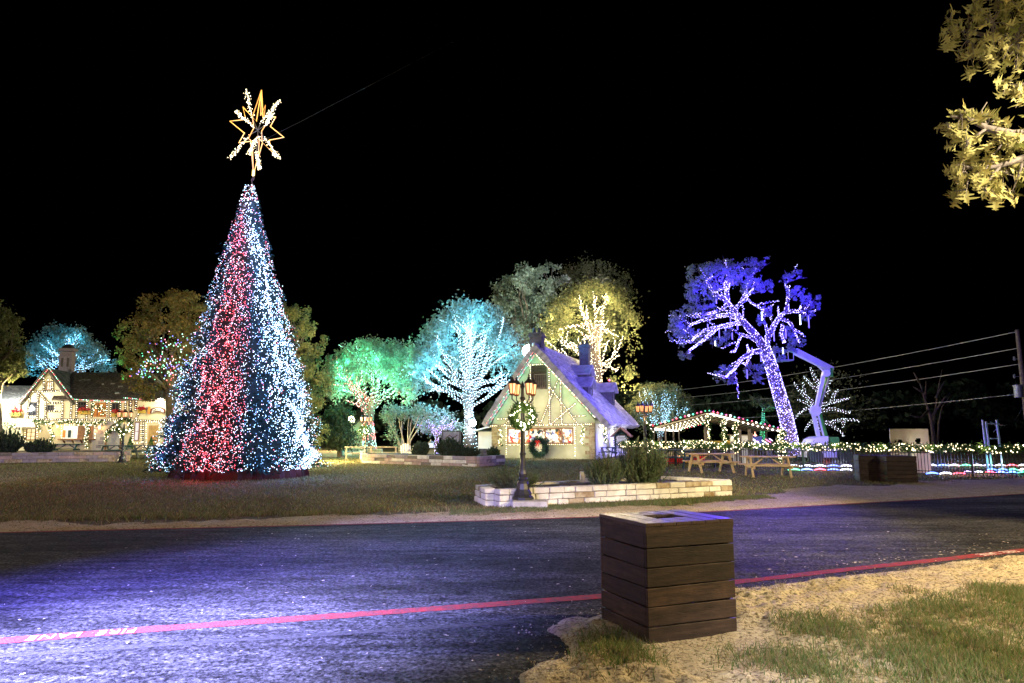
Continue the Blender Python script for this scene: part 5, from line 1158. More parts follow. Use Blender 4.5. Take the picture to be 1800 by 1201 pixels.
# loft opening with rail
a = cp(934, 642, -.02); b = cp(961, 684, -.02); mb = MB(); mb.box(((a.x + b.x) / 2, -.01, (a.z + b.z) / 2), (b.x - a.x, .06, a.z - b.z)); lo = mb.build('loft_opening', mat('dark_loft_boards', (.04, .028, .022), .8, .4, 7), cot)
for k in range(5):
    mb = MB(); mb.box(((a.x + b.x) / 2, -.055, b.z + (a.z - b.z) * (k + .5) / 5), (b.x - a.x - .1, .03, .04)); mb.build('slat', M['timber'], lo)
mb = MB(); zz = b.z + .05; hx0, hx1 = a.x + .25, b.x + .02
mb.box(((hx0 + hx1) / 2, -.2, b.z + .95), (hx1 - hx0, .04, .05)); mb.box(((hx0 + hx1) / 2, -.2, zz), (hx1 - hx0, .04, .05))
for k in range(7): mb.box((hx0 + (hx1 - hx0) * k / 6, -.2, b.z + .5), (.03, .03, .9))
mb.build('railing', M['log'], lo)
# half timbering
CT = [[(965, 640), (966, 746)], [(985, 668), (987, 746)], [(964, 678), (1014, 744)], [(980, 669), (950, 745)], [(1012, 709), (968, 746)], [(1006, 732), (1030, 731)], [(874, 737), (896, 736)], [(897, 736), (886, 748)], [(938, 726), (948, 745)], [(932, 640), (933, 747)], [(928, 642), (966, 640)], [(861, 749), (1041, 746)]]
for pl in CT:
    a, b = on(CF, pl, -.03); mb = MB(); mb.bar(a, b, .13, .05, up=(0, 1, 0)); mb.build('timber', M['log'], cot)
CV = [[(890, 751), (890, 801)], [(1010, 750), (1011, 803)], [(892, 782), (1009, 781)]]
# display window
a = cp(892, 752, -.05); b = cp(1009, 781, -.05); x0, x1, z1, z0 = a.x, b.x, a.z, b.z
mb = MB(); mb.box(((x0 + x1) / 2, -.02, (z0 + z1) / 2), (x1 - x0, .04, z1 - z0)); dw = mb.build('display_window', emit('display_glow', (1.0, .82, .55), .55), cot)
mb = MB()
for zz in (z0 + .05, z1 - .05): mb.box(((x0 + x1) / 2, -.12, zz), (x1 - x0, .10, .10))
for f in (0.012, .33, .585, .83, .988): mb.box((x0 + (x1 - x0) * f, -.118, (z0 + z1) / 2), (.09, .08, z1 - z0 - .2))
mb.build('frame', M['frame_wood'], dw)
q = random.Random(8); tm = [M['white_paint'], M['red'], M['orange_room'], M['brown_wood'], M['teal_paint'], mat('doll_blue', (.25, .3, .6), .6, .2, 5), emit('display_bulb', (1, .9, .65), 4)]
mb = MB()
for i in range(210):
    x = x0 + .15 + (x1 - x0 - .3) * q.random(); f = (x - x0) / (x1 - x0); hgt = (z1 - z0 - .25)
    z = z0 + .12 + hgt * q.random() ** 1.3; sz = q.uniform(.05, .16); mt = q.choice([0, 0, 0, 1, 2, 3, 3, 4, 5, 6]) if f > .1 else q.choice([0, 0, 5, 1])
    if q.random() < .5: mb.lathe([(.01, -sz), (sz * .8, -sz * .4), (sz * .8, sz * .4), (.01, sz)], (x, -.06, z), 6, mt)
    else: mb.box((x, -.06, z), (sz * q.uniform(.6, 1.6), .04, sz * q.uniform(.8, 2)), Matrix.Rotation(q.uniform(-.5, .5), 3, 'Y'), mt)
toy = mb.build('toy_display', tm, None); toy.location = CF.o; toy.rotation_euler = (0, 0, CF.a); tag(toy, 'crowded display of small toys and figures in the cottage window', 'toy display', kind='stuff')
for px in (900, 925, 950, 975, 1000): lamp('display_lamp', 'POINT', cp(px, 768, -.35), 14, (1, .85, .6), .05, cot)
# corner stones
q = random.Random(12)
for side, x in ((-1, .18), (1, Wc - .22)):
    z = .02; k = 0
    while z < zE - .15:
        h = q.uniform(.2, .3); w = .62 if k % 2 else .36; xx = x - (w - .4) / 2 * side; mb = MB(); mb.box((xx, -.045 - .004 * (k % 2), z + h / 2), (w, .10, h - .02)); mb.build('stone', M['stone_stain'], cot); z += h; k += 1
# lean-to on the left
a = cp(846, 754, 2.0); b = cp(864, 794, 2.0); mb = MB(); mb.box(((a.x + 0) / 2 - .02, 2.6, (a.z - .2) / 2), (-a.x, 2.2, a.z - .2)); lt = mb.build('lean_to', M['white_wall'], cot)
mb = MB(); mb.bar((a.x - .3, 2.6, a.z - .15), (.1, 2.6, a.z + .35), 2.6, .10, up=(0, 0, 1)); mb.build('lean_to_roof', M['white_paint'], lt)
# lights on the cottage
RW = [B_RED, B_WHITE, B_GREEN, B_WARM2]
def rake(p0, p1, off): return [p0, p1]
strings(CF, 'red green and white string lights down the left gable edge of the cottage', [[Vector((xLe + .25, -.42, zLe - .05)), Vector((xA - .02, -.42, zA - .28))], [Vector((xLe + .45, -.40, zLe - .05)), Vector((xA + .02, -.40, zA - .52))]], .09, .027, [B_RED, B_PINK, B_GREEN, B_WHITE], 0, [0, 0, 1, 2, 2, 3])
strings(CF, 'warm white string lights down the right gable edge of the cottage', [[Vector((xRe - .75, -.40, zRe + .35)), Vector((xA + .06, -.40, zA - .40))]], .09, .027, [B_WARM2, B_RED, B_GREEN], 0, [0, 0, 0, 2, 0, 0, 1])
strings(CF, 'warm white string lights tracing the cottage half timbering', CT, .125, .027, [B_WARM2, B_WARM], -.10, [0, 1])
strings(CF, 'warm white string lights framing the cottage display window', CV, .125, .027, [B_WARM2, B_WARM], -.14, [0, 1])
strings(CF, 'warm white string lights under the side eave of the cottage', [[Vector((Wc + .3, -.1, zE - .12)), Vector((Wc + .35, 7.5, zE - .12))]], .12, .04, [B_WARM2, B_WARM], 0, [0, 1])
for u in np.linspace(.08, .95, 8):
    for (xx, zz) in (((xLe + .5) * (1 - u) + xA * u, (zLe) * (1 - u) + (zA - .7) * u), ((xRe - 1.2) * (1 - u) + xA * u, (zRe + .2) * (1 - u) + (zA - .7) * u)):
        lamp('bulb_glow', 'POINT', CF.o + CF.ex * xx + CF.ey * (-.35) + Vector((0, 0, zz)), 4.0, (.30, 1, .62), .05)
for px, py in [(885, 770), (915, 742), (960, 742), (1005, 742), (1025, 770), (1000, 795), (950, 795), (905, 795), (950, 700), (985, 715), (920, 715)]:
    lamp('bulb_glow', 'POINT', CF.o + CF.ex * cp(px, py, -.9).x + CF.ey * -.9 + Vector((0, 0, cp(px, py, -.9).z)), 27, (1, .88, .60), .15)
lamp('eave_glow', 'POINT', CF.o + CF.ex * (Wc + .8) + CF.ey * 1.5 + Vector((0, 0, 1.5)), 60, (.85, .85, 1), .1)
lamp('eave_glow', 'POINT', CF.o + CF.ex * (Wc + .8) + CF.ey * 5 + Vector((0, 0, 1.5)), 60, (.85, .85, 1), .1)
garland(CF, 'lit vine hanging on the left front corner of the cottage', [[(879, 752), (882, 765), (878, 775), (881, 784)]], .12, 60, -.2, [B_WARM2, B_WARM], .07, .038)
garland(CF, 'lit vine hanging on the right front corner of the cottage', [[(1024, 750), (1026, 760), (1022, 770), (1024, 781)]], .12, 60, -.2, [B_WARM2, B_WARM], .07, .038)
sw = CF.side(1063, 764, Wc + .12)
garland(CF, 'lit teardrop wreath on the white side wall of the cottage', [[Vector((Wc + .14, sw.y, sw.z + .5)), Vector((Wc + .14, sw.y + .3, sw.z)), Vector((Wc + .14, sw.y, sw.z - .5)), Vector((Wc + .14, sw.y - .3, sw.z)), Vector((Wc + .14, sw.y, sw.z + .5))]], .1, 80, 0, [B_WARM2, B_WARM], .06, .036, 'wreath')
# floodlight by the chimney and added spots casting the oak's glow on the roof
fl = thing('floodlight', 'round white floodlight beside the cottage front chimney', 'floodlight', CF.o, CF.a); p = cp(929, 617, .7)
mb = MB(); mb.lathe([(.02, -.05), (.38, -.03), (.42, .03), (.3, .1), (.02, .12)], (0, 0, 0), 16); o = mb.build('lens', emit('flood_lens', (.92, .95, 1), 40), fl); o.location = p; o.rotation_euler = (R(90), 0, 0)
mb = MB(); mb.box(p + Vector((.1, .25, 0)), (.5, .3, .5)); mb.bar(p + Vector((.1, .3, -.2)), p + Vector((.3, .3, -1.2)), .06, .06); mb.build('housing', M['iron'], fl)
lamp('roof_wash', 'SPOT', (12.6, 39.2, 6.8), 9500, (.20, .16, 1.0), .2, None, CF.o + CF.ex * 6 + CF.ey * 6 + Vector((0, 0, 4.2)), 75, .5)
lamp('roof_wash', 'SPOT', (12.4, 39.0, 4.6), 1900, (.72, .72, 1.0), .2, None, CF.o + CF.ex * 8 + CF.ey * 5 + Vector((0, 0, 2.6)), 60, .7)
t = thing('red_marker_light', 'small red light on the far dormer of the cottage', 'light', CF.o, CF.a); p = cp(1071, 670, 7.3); mb = MB(); mb.lathe([(.05, 0), (.1, .06), (.03, .14)], p, 8); mb.build('bulb', B_RED, t)
# --- things standing in front of the cottage
def cgnd(px, py): return gnd(px, py)
def wreath_foliage(r0, r1, n, seed):
    g = np.random.default_rng(seed); a = g.uniform(0, 6.283, n); rr = r0 + g.normal(size=n) * r1 * .5
    return np.stack([np.cos(a) * rr, g.normal(size=n) * r1 * .4, np.sin(a) * rr], -1)
w = thing('wreath', 'huge green wreath with red bow leaning on the cottage wall', 'wreath', CF.o + CF.ex * cp(950, 790).x + CF.ey * -.35 + Vector((0, 0, .72)), CF.a)
leaves('foliage', wreath_foliage(.47, .2, 3600, 2), .12, M['needle'], w, 1, .3); leaves('foliage_tip', wreath_foliage(.47, .22, 500, 3), .12, M['garland'], w, 2, .3)
mb = MB(); mb.lathe([(.33, -.02), (.33, .02)], (0, 0, 0), 20); o = mb.build('backing_disc', M['paper'], w); o.rotation_euler = (R(90), 0, 0); o.location = (0, .05, 0)
mb = MB()
for s_ in (-1, 1):
    mb.tube([(0, -.25, .34), (s_ * .09, -.3, .44), (s_ * .15, -.27, .39), (s_ * .09, -.25, .31), (0, -.25, .34)], .032, 6); mb.bar((0, -.27, .32), (s_ * .09, -.28, .06), .055, .03, up=(0, 1, 0))
mb.box((0, -.3, .34), (.1, .1, .1)); mb.build('bow', M['red'], w)
def barrel(name, label, pos, r, h, m):
    t = thing(name, label, 'barrel', pos); mb = MB(); mb.lathe([(r * .8, 0), (r * .95, h * .2), (r, h * .5), (r * .95, h * .8), (r * .8, h), (r * .72, h), (r * .72, h - .04)], (0, 0, 0), 16); mb.build('staves', m, t, True)
    for zz in (.12, .33, .67, .88):
        mb = MB(); k = .8 + .2 * (1 - abs(zz - .5) * 2) ** .6; mb.lathe([(r * k * 1.02, h * zz - .025), (r * k * 1.03, h * zz + .025)], (0, 0, 0), 16); mb.build('hoop', M['iron'], t)
p = gnd(1023, 805.5); barrel('barrel', 'wooden barrel at the right corner of the cottage front', p, .34, .82, M['barrel'])
p = gnd(850, 806); barrel('barrel', 'dark barrel planter left of the cottage by the blue tree', p, .36, .62, M['chimney'])
# statue of a musician
sp_ = gnd(996, 806.5); st_ = thing('statue', 'dark life size statue of a musician before the cottage window', 'statue', sp_, R(-15))
def figure(parent, joints, edges, rad, m, name='body'):
    me = bpy.data.meshes.new(name); me.from_pydata(joints, edges, []); o = bpy.data.objects.new(name, me); C.objects.link(o); o.parent = parent; me.materials.append(m)
    sk = o.modifiers.new('skin', 'SKIN'); ss = o.modifiers.new('sub', 'SUBSURF'); ss.levels = 1; ss.render_levels = 1
    for i, v in enumerate(me.skin_vertices[0].data): v.radius = (rad[i], rad[i]); v.use_root = (i == 0)
    return o
J = [(0, 0, .78), (0, .0, 1.0), (0, .02, 1.22), (0, 0, 1.34), (0, -.02, 1.46), (-.09, 0, .72), (-.10, -.01, .42), (-.10, 0, .08), (-.10, -.12, .04), (.09, 0, .72), (.10, -.02, .42), (.11, .02, .08), (.11, -.10, .04), (-.19, 0, 1.24), (-.26, -.06, 1.0), (-.10, -.22, .92), (.19, 0, 1.24), (.28, -.05, 1.0), (.16, -.24, .88)]
Ee = [(0, 1), (1, 2), (2, 3), (3, 4), (0, 5), (5, 6), (6, 7), (7, 8), (0, 9), (9, 10), (10, 11), (11, 12), (2, 13), (13, 14), (14, 15), (2, 16), (16, 17), (17, 18)]
rr = [.14, .14, .15, .06, .095, .09, .065, .05, .045, .09, .065, .05, .045, .07, .05, .035, .07, .05, .035]
figure(st_, J, Ee, rr, mat('dark_bronze', (.03, .028, .026), .5, .3, 8, metal=.3))
mb = MB(); mb.lathe([(.13, 0), (.17, .02), (.10, .03), (.09, .16), (.02, .18)], (0, -.02, 1.52), 12); mb.build('hat', M['hay'], st_)
mb = MB(); mb.tube([(-.24, -.24, .86), (.06, -.27, .94), (.34, -.24, .78)], [.10, .07, .03], 10); mb.build('instrument', M['timber'], st_)
# kiosk notice board with gabled roof
kp = CF.o + CF.ex * (Wc + .55) + CF.ey * 7.0; kp = at(1093, 780, 45.5); kp.z = 0; k = thing('notice_board', 'small gabled wooden notice board right of the cottage', 'notice board', kp, R(-20))
for s_ in (-1, 1):
    mb = MB(); mb.bar((s_ * .42, 0, 0), (s_ * .42, 0, 1.55), .10, .10); mb.build('post', M['orange_room'] if s_ > 0 else M['brown_wood'], k)
    mb = MB(); mb.bar((s_ * .68, 0, 1.38), (0, 0, 1.98), .75, .06, up=(0, 0, 1)); mb.build('roof_slope', M['brown_wood'], k)
mb = MB(); mb.box((0, .03, .95), (.74, .05, 1.0)); mb.build('panel', M['paper'], k)
mb = MB(); mb.prism([(-.55, 1.45), (.55, 1.45), (0, 1.92)], -.02, .04); mb.build('gable', M['timber'], k)
mb = MB(); q = random.Random(2)
for i in range(9): mb.box((q.uniform(-.05, .05), -.004, 1.34 - i * .09), (.5 + q.uniform(-.12, .1), .012, .025))
stuff(mb.build('lettering', M['frame_dark'], k))
gl = thing('garland', 'unlit dark garland framing the gabled notice board', 'garland', kp, R(-20)); P = np.array([np.array(v) for v in along([(-.4, -.15, .5), (-.42, -.15, 1.4), (0, -.15, 1.72), (.42, -.15, 1.4), (.4, -.15, .5)], .004)]); P = P + np.random.default_rng(3).normal(size=P.shape) * .055; leaves('foliage', P, .12, M['needle'], gl, 3, .3)
# ================================================================== STONE PLANTERS
def stone_wall(root, p0, p1, h, courses, thick, mats, seed, z0=0.0, lmin=.24, lmax=.62, jit=.012, wts=None):
    """dry laid courses of separate stones from p0 to p1 (local ground points) on a recessed mortar core"""
    q = random.Random(seed); p0 = Vector((p0[0], p0[1], 0)); p1 = Vector((p1[0], p1[1], 0)); d = (p1 - p0); L = d.length; d /= L; ang = math.atan2(d.y, d.x); rot = Matrix.Rotation(ang, 3, 'Z')
    mb = MB(); mb.box((p0 + p1) / 2 + Vector((0, 0, z0 + h / 2 - .01)), (L - .04, thick - .05, h - .03), rot); mb.build('mortar_core', M['mortar'], root)
    hs = [q.uniform(.8, 1.25) for _ in range(courses)]; s = sum(hs); hs = [x * h / s for x in hs]; z = z0
    for ci, ch in enumerate(hs):
        u = 0.0
        while u < L - .01:
            l = q.uniform(lmin, lmax); l = L - u if L - u - l < lmin * .8 else l; g = .014
            w = l - g; hh = ch - g; c = p0 + d * (u + l / 2) + Vector((0, 0, z + ch / 2))
            mb = MB(); n = rot @ Vector((0, 1, 0)); off = q.uniform(-jit, jit)
            mb.box(c + n * off, (w, thick, hh), rot)
            b = []                                  # slightly uneven corners
            for i, v in enumerate(mb.v): b.append(tuple(x + q.uniform(-.006, .006) for x in v))
            mb.v = b; o = mb.build('stone', q.choices(mats, wts)[0], root)
            bv = o.modifiers.new('soft_edges', 'BEVEL'); bv.width = .012; bv.segments = 1
            u += l
        z += ch
def bed_fill(root, poly, z, seed, name='bed_soil'):
    n = 14; P = [Vector((x, y, 0)) for x, y in poly]; a, b, c, d = P; V = []; F = []; q = random.Random(seed)
    for i in range(n + 1):
        for j in range(n + 1):
            p = (a.lerp(b, i / n)).lerp(d.lerp(c, i / n), j / n); V.append((p.x, p.y, z + q.uniform(-.02, .03) + .07 * math.sin(math.pi * i / n) * math.sin(math.pi * j / n)))
    for i in range(n):
        for j in range(n): k = i * (n + 1) + j; F.append((k, k + 1, k + n + 2, k + n + 1))
    me = bpy.data.meshes.new(name); me.from_pydata(V, [], F); return link(name, me, M['soil'], root, True)
ST = [M['stone'], M['stone_stain'], mat('bright_limestone', (.55, .52, .44), .9, .18, 5, .6, 30)]
nb = gnd(873, 892); pl = thing('stone_planter', 'cream limestone planter bed at the near lawn edge', 'planter', nb)
A = gnd(843, 881) - nb; Cc = gnd(1282, 871) - nb; Dd = Vector((4.30, 19.8, 0)) - nb
stone_wall(pl, (0, 0), Cc, .40, 3, .26, ST, 5, wts=[.5, .15, .35]); stone_wall(pl, A, (-.14, .10), .40, 3, .24, ST, 6, lmin=.2, lmax=.4, wts=[.5, .2, .3])
stone_wall(pl, (Cc.x + .05, Cc.y + .16), Dd, .40, 3, .24, ST, 7, wts=[.5, .1, .4]); stone_wall(pl, (A.x + .12, A.y + .14), (Dd.x - .2, Dd.y + .0), .38, 3, .24, ST, 8, wts=[.5, .1, .4])
bed_fill(pl, [(.0, .12), (Cc.x - .1, Cc.y + .12), (Dd.x, Dd.y - .1), (A.x + .2, A.y)], .30, 3)
mb = MB(); mb.box((2.25, 3.15, .46), (.2, .3, .26)); mb.build('stone', M['stone'], pl)
def far_planter(label, pts, h, courses, mats, seed, wts=None):
    o = Vector(pts[0]); r = thing('stone_planter', label, 'planter', o)
    for i, (a, b) in enumerate(zip(pts, pts[1:])): stone_wall(r, Vector(a) - o, Vector(b) - o, h, courses, .3, mats, seed + i, lmin=.3, lmax=.95, jit=.03, wts=wts)
    return r, o
SM = [M['stone_pink'], M['stone'], M['stone_grey']]
PL, po = far_planter('low grey stone planter in front of the timbered house', [tuple(gnd(-60, 815)), tuple(gnd(222, 811.5)), tuple(gnd(226, 803))], .56, 3, [M['stone_grey'], M['stone_pink'], M['stone_stain']], 20, [.5, .35, .15])
bed_fill(PL, [tuple((gnd(-60, 814.5) - po)[:2]), tuple((gnd(220, 811) - po)[:2]), tuple((gnd(224, 803) - po)[:2]), tuple((gnd(-60, 803) - po)[:2])], .42, 4)
PM, pm = far_planter('rose and tan stone planter between Christmas tree and cottage', [tuple(gnd(636, 806)), tuple(gnd(641, 814.5)), tuple(gnd(838, 821)), tuple(gnd(884, 817))], .50, 3, SM, 30, [.5, .35, .15])
bed_fill(PM, [tuple((gnd(642, 813) - pm)[:2]), tuple((gnd(838, 820) - pm)[:2]), tuple((gnd(884, 816) - pm)[:2]), tuple((gnd(640, 806) - pm)[:2])], .38, 5)
t = thing('stone_planter', 'long amber lit stone wall far left of the middle planter', 'planter', gnd(596, 801)); p1 = gnd(672, 801) - gnd(596, 801)
stone_wall(t, (0, 0), p1, .5, 3, .3, [M['stone_stain'], M['stone']], 40, lmin=.35, lmax=.9)
# ================================================================== BUSHES
def rosemary(label, pos, w, h, n, seed, m='rosemary', spread=.5, cat='bush', nl=None, name='rosemary_bush', lsz=.062):
    t = thing(name, label, cat, pos); g = np.random.default_rng(seed); P = []; Dr = []; mb = MB()
    for i in range(n):
        a = g.uniform(0, 6.283); r = math.sqrt(g.random()) * w * .40; b = np.array([math.cos(a) * r, math.sin(a) * r * .75, 0]); hh = h * g.uniform(.55, 1.05) * (1 - .38 * (r / (w * .40)) ** 2)
        tip = b + np.array([b[0] * spread + g.normal() * .05 * h, b[1] * spread + g.normal() * .05 * h, hh]); k = nl or 42; tt = np.linspace(.05, 1, k)[:, None]; mid = b * .35 + np.array([0, 0, 0])
        pts = mid * (1 - tt) + tip * tt + np.array([b[0], b[1], 0]) * (tt * (1 - tt)) * 1.0; P.append(pts + g.normal(size=pts.shape) * .012); d = (tip - b) / np.linalg.norm(tip - b); Dr.append(np.repeat(d[None], k, 0))
        mb.tube([pts[0], pts[k // 2], pts[-1]], [.008, .006, .002], 3, 0, False)
    mb.build('stem', M['bark'], t); leaves('foliage', np.concatenate(P), lsz * (h / .8) ** .5, M[m], t, seed, .22 if lsz < .1 else .45, np.concatenate(Dr) * .9, .55)
    return t
def top_at(px, pbase, ptop, Y):
    a = at(px, pbase, Y); b = at(px, ptop, Y); return Vector((a.x, Y, a.z)), b.z - a.z
for lab, px, pb, ptop, Y, wpx, n, s in [('large tall rosemary bush at the back of the near planter', 1131, 848, 770, 17.4, 84, 260, 1), ('medium rosemary bush left of the tallest one in the near planter', 1063, 850, 795, 17.0, 62, 150, 2), ('low spiky bush behind the lamp post in the near planter', 906, 856, 815, 16.1, 76, 130, 3)]:
    p, h = top_at(px, pb, ptop, Y); p.z = .26; rosemary(lab, p, wpx / FPX * Y, at(px, ptop, Y).z - .26, n, s, spread=.28 if s < 3 else .7)
for lab, px, Y, wpx, ptop, z in [('tall dark bush at far left in front of the timbered house', 20, 39, 48, 752, .4), ('round dark bush before the house serving hatch', 78, 39, 42, 770, .4), ('dark round bush in the middle planter', 698 + 95, 36, 38, 768, .35), ('small grey leaved bush at the left of the dark planter bushes', 741 - 0, 36, 24, 776, .35), ('low spreading bush next to the cottage in the middle planter', 824, 36, 32, 785, .35), ('leafy bush against the left front corner of the cottage', 868, 43.5, 18, 785, 0)]:
    h = at(px, ptop, Y).z - z; p = at(px, 700, Y); p.z = z; rosemary(lab, p, wpx / FPX * Y, h, 190, int(px), 'shrub_dark', .55, 'bush', 24, 'dark_shrub', .13)
# ================================================================== LAMP POSTS
flame = emit('amber_lantern_glass', (1.0, .38, .09), 1.45)
def lamp_post_proto():
    t = thing('lamp_post', '', 'lamp post', (0, 0, 0))
    mb = MB(); mb.lathe([(.24, 0), (.24, .05), (.19, .09), (.20, .13), (.15, .22), (.13, .34), (.10, .40), (.11, .44), (.085, .48)], (0, 0, 0), 10); mb.build('base', M['iron'], t)
    mb = MB(); mb.lathe([(.075, .46), (.09, .55), (.075, .62), (.06, .66), (.06, .95), (.075, .98), (.055, 1.02), (.05, 1.5), (.068, 1.53), (.05, 1.57), (.042, 2.16), (.065, 2.20), (.04, 2.24), (.035, 2.42), (.05, 2.46), (.004, 2.6)], (0, 0, 0), 10); mb.build('pole', M['iron'], t)
    LP = [(.27 * math.cos(R(a)), .27 * math.sin(R(a)), 2.30) for a in (20, 110, 200, 290)]
    for i, p in enumerate(LP):
        if True:
            mb = MB(); mb.tube([(0, 0, 2.12), (p[0] * .6, p[1] * .6, 2.09), (p[0], p[1], 2.18), (p[0], p[1], p[2])], [.018, .016, .014, .014], 6); mb.build('arm', M['iron'], t)
        z = p[2]; mb = MB(); mb.lathe([(.02, -.02), (.055, .0), (.085, .22), (.02, .23)], (p[0], p[1], z), 6); ln = mb.build('lantern', flame, t)
        mb = MB()
        for k in range(6):
            a = math.pi * 2 * (k + .5) / 6; mb.tube([(p[0] + .058 * math.cos(a), p[1] + .058 * math.sin(a), z), (p[0] + .09 * math.cos(a), p[1] + .09 * math.sin(a), z + .23)], .008, 4)
        mb.lathe([(.03, -.04), (.065, -.02), (.062, .005)], (p[0], p[1], z), 6); mb.build('lantern_cage', M['copper'], ln)
        mb = MB(); mb.lathe([(.12, .225), (.10, .25), (.05, .30), (.03, .33), (.035, .35), (.012, .37), (.018, .40), (.003, .44)], (p[0], p[1], z), 8); mb.build('lantern_cap', M['iron'], ln)
    return t
lp0 = lamp_post_proto()
LPS = [('black lamp post with five amber lanterns standing on the near planter', gnd(919, 892) + Vector((0, 0, .17)), 1.0, 10), ('black lamp post with lanterns behind the right bush near the pavilion', Vector((at(1132, 700, 31).x, 31, 0)), 1.12, 40), ('black lamp post left of the red and green tree', Vector((at(645, 700, 40).x, 40, 0)), 1.0, 70), ('black lamp post in front of the timbered house', Vector((at(222, 700, 37.5).x, 37.5, 0)), 1.08, 15)]
for i, (lab, p, s, a) in enumerate(LPS):
    o = lp0 if i == 0 else copy_tree(lp0); o.location = p; o.scale = (s, s, s); o.rotation_euler = (0, 0, R(a)); tag(o, lab, 'lamp post', 'lantern lamp posts round the lawn')
    lamp('lantern_glow', 'POINT', p + Vector((0, -.1, 2.0 * s)), 40 if i == 0 else 25, (1, .55, .2), .1)
bl = thing('concrete_block', 'rough concrete footing block under the near lamp post', 'block', gnd(932, 897)); mb = MB(); mb.box((0, .30, .085), (.75, .5, .17)); o = mb.build('block', M['concrete'], bl); bv = o.modifiers.new('soft', 'BEVEL'); bv.width = .015
# wreaths on lamp posts
def lit_wreath(label, pos, r, rz, n, nbulb, lit=True):
    t = thing('wreath', label, 'wreath', pos, rz); leaves('foliage', wreath_foliage(r, r * .42, n, 4), .085, M['garland'] if lit else M['needle'], t, 2, .3)
    if lit:
        P = wreath_foliage(r, r * .45, nbulb, 9); P[:, 1] -= r * .22; bulbs(t, P, max(.02, r * .095), [B_WARM2, emit('big_warm_bulb', (1, .92, .66), 14)])
    return t
p = LPS[0][1]; w = lit_wreath('glowing wreath of warm bulbs hung on the near lamp post', p + Vector((.0, -.14, 1.80)), .22, 0, 2400, 46)
lamp('wreath_glow', 'POINT', p + Vector((0, -.45, 1.80)), 16, (1, .85, .5), .2)
t = lit_wreath('dark wreath with few lights hung on the lamp post by the house', LPS[3][1] + Vector((.1, -.16, 2.02)), .36, 0, 1600, 14, True)
p = LPS[1][1]; gl = garland(None, 'lit garland hanging down the lamp post near the pavilion', [[p + Vector((.12, -.12, 2.1)), p + Vector((.28, -.15, 1.7)), p + Vector((.18, -.15, 1.1)), p + Vector((.1, -.15, .6))]], .09, 150, 0, [B_WARM2], .11, .036)
p = LPS[2][1]; lit_wreath('small lit wreath hung on the lamp post by the red and green tree', p + Vector((-.1, -.15, 1.75)), .24, 0, 900, 16)
# ================================================================== PICNIC TABLES
def picnic(m):
    t = thing('picnic_table', '', 'picnic table'); L = 1.86
    for k in range(5):
        mb = MB(); mb.box((0, -.30 + k * .15, .745), (L, .138, .04)); mb.build('top_plank', m, t)
    for y in (-.72, -.58, .58, .72):
        mb = MB(); mb.box((0, y, .44), (L, .13, .04)); mb.build('seat_plank', m, t)
    for x in (-.66, .66):
        mb = MB(); mb.box((x, 0, .705), (.05, .72, .09)); mb.build('cross_beam', m, t); mb = MB(); mb.box((x + .045, 0, .37), (.04, 1.56, .10)); mb.build('seat_beam', m, t)
        for s in (-1, 1):
            mb = MB(); mb.bar((x - .002 * s, s * .72, 0.0), (x - .002 * s, s * .26, .72), .05, .14, up=(0, 1, 0)); mb.build('leg', m, t)
    for s in (-1, 1):
        mb = MB(); mb.bar((s * .62, 0, .36), (s * .12, 0, .70), .08, .04, up=(0, 0, 1)); mb.build('brace', m, t)
    return t
pt0 = picnic(M['pine']); ptd = picnic(M['teal_paint'])
for k, (src, lab, px, py, rz, s) in enumerate([(pt0, 'yellow pine picnic table left of the pair on the grass', 1250, 830.5, 6, 1.02), (pt0, 'yellow pine picnic table nearest the purple fence', 1350, 838.5, -8, 1.0), (ptd, 'dark picnic table half hidden behind the tall rosemary', 1182, 822, -30, 1.1), (ptd, 'dark picnic table beside the cottage white wall', 1062, 806, 5, .95), (ptd, 'dark teal picnic table before the serving hatch', 117, 800.5, 10, 1.1), (ptd, 'dark teal picnic table by the house porch', 203, 804, 4, 1.05), (ptd, 'dark teal picnic table below the honey coloured door', 248, 806, -6, 1.1)]):
    o = src if k in (0, 2) else copy_tree(src); o.location = gnd(px, py); o.rotation_euler = (0, 0, R(rz)); o.scale = (s, s, s); tag(o, lab, 'picnic table', 'picnic tables round the lawn')
# chairs and bench by the middle planter
def garden_chair(label, pos, rz, s=1.0):
    t = thing('garden_chair', label, 'chair', pos, rz); m = M['white_paint']
    for k in range(5):
        mb = MB(); mb.bar((-.24 + .12 * k, .16, .34), (-.26 + .13 * k, .5, 1.0 - .03 * (k - 2) ** 2), .10, .02, up=(0, 1, 0)); mb.build('back_slat', m, t)
    for k in range(4):
        mb = MB(); mb.box((0, -.26 + .12 * k, .40 - .02 * k), (.56, .10, .02)); mb.build('seat_slat', m, t)
    for x in (-.3, .3):
        mb = MB(); mb.bar((x, -.32, 0), (x, -.30, .58), .09, .03, up=(1, 0, 0)); mb.build('leg', m, t); mb = MB(); mb.bar((x, -.3, .36), (x, .55, 0.02), .10, .03, up=(1, 0, 0)); mb.build('leg', m, t); mb = MB(); mb.box((x, 0, .59), (.12, .74, .025)); mb.build('arm', m, t)
garden_chair('white slatted lounge chair left of the pair in front of the bare stems', at(714, 800, 41) * 1, R(15)); 
garden_chair('white slatted lounge chair right of the pair in front of the bare stems', at(727, 800, 41) * 1, R(-20))
for o in [o for o in C.objects if o.name.startswith('garden_chair')]: o.location.z = 0
bn = thing('wooden_bench', 'pale wooden railing bench left of the middle lamp post', 'bench', Vector((at(655, 700, 42).x, 42, 0))); 
for x in (-1.5, 0, 1.5):
    mb = MB(); mb.bar((x, 0, 0), (x, 0, .8), .09, .09); mb.build('post', M['log'], bn)
for z in (.42, .78):
    mb = MB(); mb.box((0, -.05, z), (3.2, .14, .06)); mb.build('rail', M['log'], bn)
